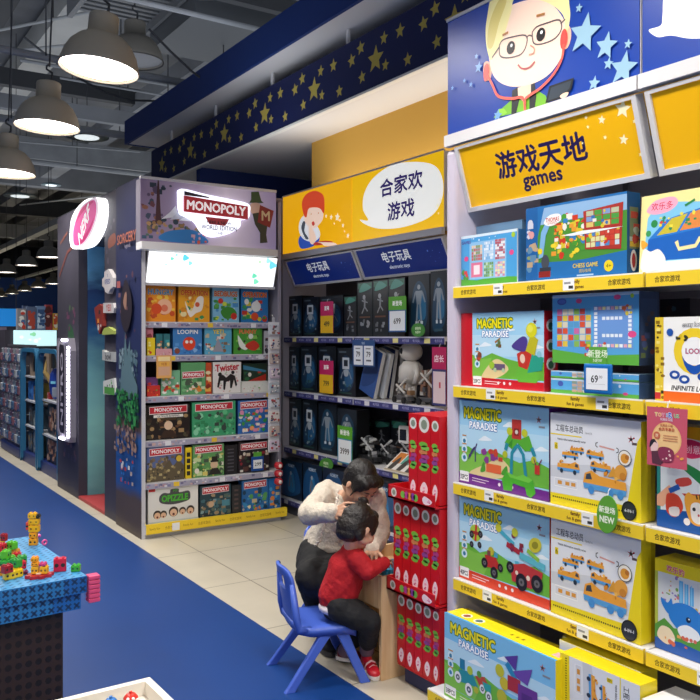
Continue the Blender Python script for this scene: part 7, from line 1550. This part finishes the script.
# ---------------------------------------------------------------- the woman
wo = thing('person', 'woman in a cream knitted top and black trousers leaning over to fix the child\'s hair', 'person', (2.11, 3.55, 0)); 
def pin(o, root): o.parent = root; o.matrix_parent_inverse = Matrix.Translation(-root.location); return o
hc = cw(360, 483.5, 3.80); fw = (Vector((CS, -SN, 0))*.50+Vector((-SN, -CS, 0))*.52+Vector((0, 0, -.80))).normalized()
HT_ = frame(hc, fw, (.0, .0, 1)); kW = .85
sR, eR, wR = cw(327, 494, 3.97), cw(309, 514, 3.72), cw(334, 512, 3.58)
sL, eL, wL = cw(373, 498, 3.88), cw(380, 533, 3.84), cw(372, 551, 3.72)
nk0, nk1 = cw(349, 500, 3.93), cw(356, 490, 3.86)
pel, ches = cw(331, 556, 4.07), cw(347, 516, 3.97)
hipR, hipL = cw(322, 562, 4.10), cw(345, 562, 4.02)
knR, knL = cw(313, 577, 3.82), cw(328, 580, 3.80)
anR, anL = cw(326, 628, 3.98), cw(341, 630, 3.92)
b = MB(); head_shape(b, HT_, kW, SKW)
chain(b, [(nk0, .052), (nk1, .047), (hc+HT_.to_3x3() @ Vector((0, .03, -.05)), .045)], SKW)
chain(b, [(nk0, .06), (ches, .10), (pel, .11)], SKW); chain(b, [(nk0, .05), (sR, .045), (eR, .036), (wR, .024)], SKW); chain(b, [(nk0, .05), (sL, .045), (eL, .036), (wL, .024)], SKW)
chain(b, [(pel, .11), (hipR, .08), (knR, .052), (anR, .034)], SKW); chain(b, [(pel, .11), (hipL, .08), (knL, .052), (anL, .034)], SKW)
hd = cw(350, 508.5, 3.50)
hand(b, wR, hd-wR, Vector((SN, CS, -.5)), .84, SKW, curl=.85, thumb=-1); hand(b, wL, cw(369, 556, 3.62)-wL, Vector((0, 0, -1)), .95, SKW, curl=.8, thumb=1)
o = pin(skin_over(b.build('body'), .0042, 3), wo); fm = thing('tmp', None, None); 
bpy.data.objects.remove(fm)
n0 = set(bpy.data.objects); face_marks(None, HT_, kW)
for o in set(bpy.data.objects)-n0: pin(o, wo)
# hair: cap swept back into a low knot, parted fringe
b = MB(); E = lambda c, r, rot=None: ellip(b, HT_, Vector(c)*kW, tuple(q*kW for q in r), HAIR, rot)
E((0, .030, .040), (.084, .092, .090)); E((0, .048, .010), (.078, .066, .070)); E((0, .098, .010), (.030, .028, .030)); E((0, -.048, .092), (.062, .042, .024))
for s_ in (-1, 1):
    E((s_*.048, -.045, .074), (.030, .042, .034), Matrix.Rotation(.3*s_, 4, 'Y')); E((s_*.068, -.018, .040), (.016, .040, .050)); E((s_*.066, .040, -.025), (.013, .025, .028)); E((s_*.060, -.052, .050), (.013, .022, .034))
    chain(b, [(HT_ @ (Vector((s_*.066, -.045, .055))*kW), .009), (HT_ @ (Vector((s_*.073, -.040, .0))*kW), .006), (HT_ @ (Vector((s_*.070, -.040, -.045))*kW), .003)], HAIR)
pin(skin_over(b.build('hair'), .0042, 3, .004, .012), wo)
# cream top
KN = mat('#cfc4b4', rough=.85, bump=.6, scale=90, noise=.06)
b = MB(); chain(b, [(cw(347, 503, 3.96), .085), (ches, .128), (cw(340, 535, 4.02), .135), (pel+Vector((0, 0, .03)), .15)], KN)
chain(b, [(cw(347, 503, 3.96), .08), (sR, .066), (sR.lerp(eR, .5), .058), (eR, .053), (eR.lerp(wR, .6), .045), (wR, .040)], KN); chain(b, [(cw(352, 503, 3.94), .08), (sL, .064), (sL.lerp(eL, .5), .056), (eL, .052), (wL, .038)], KN)
chain(b, [(nk0+Vector((0, 0, -.012)), .068), (nk0+Vector((0, 0, .0)), .060)], KN)
pin(skin_over(b.build('knitted_top'), .0065, 5, .022, .07), wo)
# ruffled edging down the front and along the hem
def ruffle(pts, amp, r, m, name, root):
    P = [Vector(p) for p in pts]; out = []
    for i in range(len(P)-1):
        for j in range(8):
            s_ = j/8; q = P[i].lerp(P[i+1], s_); out.append(q+Vector((.6, -.8, 0))*amp*math.sin((i*8+j)*1.7)+Vector((0, 0, amp*.6*math.cos((i*8+j)*1.7))))
    pin(MB().tube(out, r, m, n=8).build(name, smooth=True), root)
LACE = mat('#ded3c4', rough=.9)
ruffle([cw(337, 490, 3.86), cw(337, 500, 3.845), cw(335, 507, 3.84)], .005, .005, LACE, 'ruffle', wo)
ruffle([cw(326, 521, 3.875), cw(322, 530, 3.87), cw(319, 541, 3.88), cw(314, 547, 3.90)], .006, .005, LACE, 'ruffle', wo)
# black trousers
BK = mat('#121214', rough=.8, bump=.4, scale=40)
b = MB(); chain(b, [(pel+Vector((0, 0, -.01)), .15), (hipR, .115), (hipR.lerp(knR, .5), .095), (knR, .085), (knR.lerp(anR, .5), .072), (anR+Vector((0, 0, .04)), .055)], BK); chain(b, [(pel+Vector((0, 0, -.01)), .15), (hipL, .11), (knL, .08), (knL.lerp(anL, .5), .066), (anL+Vector((0, 0, .04)), .052)], BK)
chain(b, [(pel+Vector((-.06, 0, 0)), .12), (pel+Vector((-.10, -.05, -.02)), .11)], BK)
pin(skin_over(b.build('trousers'), .0075, 5, .02, .09), wo)
def shoe(root, heel, toe, r, hgt, um, sm, name='shoe', strap=None):
    heel, toe = Vector(heel), Vector(toe); d = (toe-heel); L_ = d.length; T = frame(heel.lerp(toe, .5), d, (0, 0, 1))
    b = MB(); E = lambda c, rr_: ellip(b, T, c, rr_, um)
    E((0, .24*L_, .45*hgt), (r*.82, .26*L_, hgt*.55)); E((0, -.02*L_, .40*hgt), (r*.92, .34*L_, hgt*.40)); E((0, -.26*L_, .36*hgt), (r, .25*L_, hgt*.33)); E((0, .30*L_, .75*hgt), (r*.66, .18*L_, hgt*.36))
    s_ = pin(skin_over(b.build(name), .004, 3), root)
    pl = [(r*1.12*math.cos(q)*(1 if math.sin(q) < 0 else .85), .53*L_*math.sin(q)) for q in [2*PI*i/28 for i in range(28)]]
    b = MB(); b.T = T; b.prism(pl, -.0, hgt*.27, sm, 'z').fix(); o = b.build('sole'); o.parent = s_
    if strap:
        b = MB(); b.T = T; b.tube([(r*.95, -.05*L_, hgt*.3), (r*.6, -.05*L_, hgt*.72), (0, -.04*L_, hgt*.86), (-r*.6, -.05*L_, hgt*.72), (-r*.95, -.05*L_, hgt*.3)], hgt*.07, strap, n=8)
        b.tube([(r*.9, -.20*L_, hgt*.3), (r*.5, -.2*L_, hgt*.62), (0, -.19*L_, hgt*.74), (-r*.5, -.2*L_, hgt*.62), (-r*.9, -.20*L_, hgt*.3)], hgt*.05, strap, n=8)
        o = b.build('strap', smooth=True); o.parent = s_
    return s_
for an in (anR, anL): shoe(wo, (an.x+.02, an.y+.05, .004), (an.x-.06, an.y-.15, .004), .045, .085, mat('#1a1a1c', rough=.6), mat('#3a3a3c'))

# ---------------------------------------------------------------- the child
ch = thing('person', 'small child in a red sweater and black trousers reaching into the wooden table', 'person', (1.95, 3.05, 0))
hc = cw(358.5, 527, 3.56); FWc = Vector((.93, .10, -.42)); HC = frame(hc, FWc, (0, 0, 1)); kC = .84
nk = cw(352, 550, 3.58); shR, shL = cw(358, 560, 3.52), cw(348, 558, 3.66)
elR, wrR = cw(367, 571, 3.50), cw(384, 563, 3.57)
elL, wrL = cw(366, 566, 3.72), cw(380, 561, 3.76)
hip = cw(338, 600, 3.61); hR, hL = cw(341, 607, 3.56), cw(338, 605, 3.68)
kR, kL = cw(370, 622, 3.55), cw(366, 622, 3.70); aR, aL = cw(367, 649, 3.66), cw(345, 650, 3.76)
b = MB(); head_shape(b, HC, kC, SKC)
for s_ in (-1, 1): ellip(b, HC, Vector((s_*.036, -.058, -.036))*kC, (.024, .022, .024), SKC)
chain(b, [(nk, .034), (hc+HC.to_3x3() @ Vector((0, .025, -.05)), .034)], SKC); chain(b, [(nk, .04), (nk.lerp(hip, .5), .065), (hip, .068)], SKC)
chain(b, [(nk, .035), (shR, .028), (elR, .022), (wrR, .016)], SKC); chain(b, [(nk, .035), (shL, .028), (elL, .022), (wrL, .016)], SKC)
chain(b, [(hip, .06), (hR, .05), (kR, .036), (aR, .025)], SKC); chain(b, [(hip, .06), (hL, .05), (kL, .036), (aL, .025)], SKC)
hand(b, wrR, cw(390, 562.5, 3.69)-wrR, (0, 0, -1), .60, SKC, curl=.7, thumb=1); hand(b, wrL, cw(386, 559, 3.80)-wrL, (0, 0, -1), .60, SKC, curl=.7, thumb=-1)
pin(skin_over(b.build('body'), .0034, 2), ch)
n0 = set(bpy.data.objects); face_marks(None, HC, kC)
for o in set(bpy.data.objects)-n0: pin(o, ch)
b = MB(); E = lambda c, r, rot=None: ellip(b, HC, Vector(c)*kC, tuple(q*kC for q in r), HAIRC, rot)
E((0, .028, .038), (.086, .094, .088)); E((0, .048, -.004), (.083, .078, .088)); E((0, .066, -.052), (.066, .050, .040)); E((0, -.050, .080), (.060, .036, .030)); E((0, -.072, .062), (.050, .018, .026))
for s_ in (-1, 1): E((s_*.070, -.012, .036), (.018, .050, .048)); E((s_*.074, .035, -.030), (.014, .028, .040)); E((s_*.070, -.045, .012), (.010, .016, .036))
# topknot being tied
E((0, .0, .124), (.018, .018, .016)); E((.0, .02, .138), (.024, .026, .016)); E((0, .042, .136), (.013, .020, .012))
pin(skin_over(b.build('hair'), .0038, 3, .004, .012), ch)
b = MB(); b.T = HC; b.tube([(.021*kC*math.cos(k*PI/6), .002+.021*kC*math.sin(k*PI/6), .122*kC) for k in range(12)], .004, '#d8c8c0', n=8, closed=True); pin(b.build('hair_band', smooth=True), ch)
RK = mat('#b3121e', rough=.8, bump=.4, scale=70)
b = MB(); chain(b, [(nk+Vector((0, 0, -.018)), .055), (nk.lerp(hip, .35), .083), (nk.lerp(hip, .7), .088), (hip+Vector((0, 0, .022)), .088)], RK)
chain(b, [(nk+Vector((0, 0, -.01)), .046), (nk+Vector((.006, 0, .012)), .042)], RK)
chain(b, [(nk.lerp(hip, .15), .05), (shR, .046), (shR.lerp(elR, .5), .042), (elR, .040), (wrR.lerp(elR, .25), .031), (wrR, .029)], RK); chain(b, [(nk.lerp(hip, .15), .05), (shL, .045), (elL, .038), (wrL, .029)], RK)
pin(skin_over(b.build('sweater'), .005, 4, .012, .05), ch)
b = MB(); T = frame(hip+Vector((0, 0, -.0)), (nk-hip)); 
ellip(b, Matrix.Translation(hip+Vector((0.0, 0, -.028))), (0, 0, 0), (.088, .088, .036), mat('#d8d0d4', rough=.8)); pin(skin_over(b.build('shirt_hem'), .005, 3), ch)
BK2 = mat('#141417', rough=.8, bump=.3, scale=50)
b = MB(); chain(b, [(hip+Vector((0, 0, -.018)), .077), (hR, .066), (hR.lerp(kR, .5), .064), (kR, .050), (kR.lerp(aR, .5), .046), (kR.lerp(aR, .68), .045)], BK2); chain(b, [(hip+Vector((0, 0, -.018)), .077), (hL, .062), (kL, .052), (kL.lerp(aL, .6), .043)], BK2)
pin(skin_over(b.build('trousers'), .005, 4, .010, .05), ch)
CU = mat('#7d6470', rough=.85)
for k_, a_ in ((kR, aR), (kL, aL)):
    b = MB(); chain(b, [(k_.lerp(a_, .66), .037), (a_+Vector((0, 0, -.004)), .034)], CU); pin(skin_over(b.build('leg_cuff'), .004, 3), ch)
RS = mat('#c2182a', rough=.35); SO = mat('#e4ddd6', rough=.5)
shoe(ch, (aR.x+.004, aR.y+.040, .030), (aR.x-.02, aR.y-.105, .004), .032, .062, RS, SO, strap=mat('#e8b8b8'))
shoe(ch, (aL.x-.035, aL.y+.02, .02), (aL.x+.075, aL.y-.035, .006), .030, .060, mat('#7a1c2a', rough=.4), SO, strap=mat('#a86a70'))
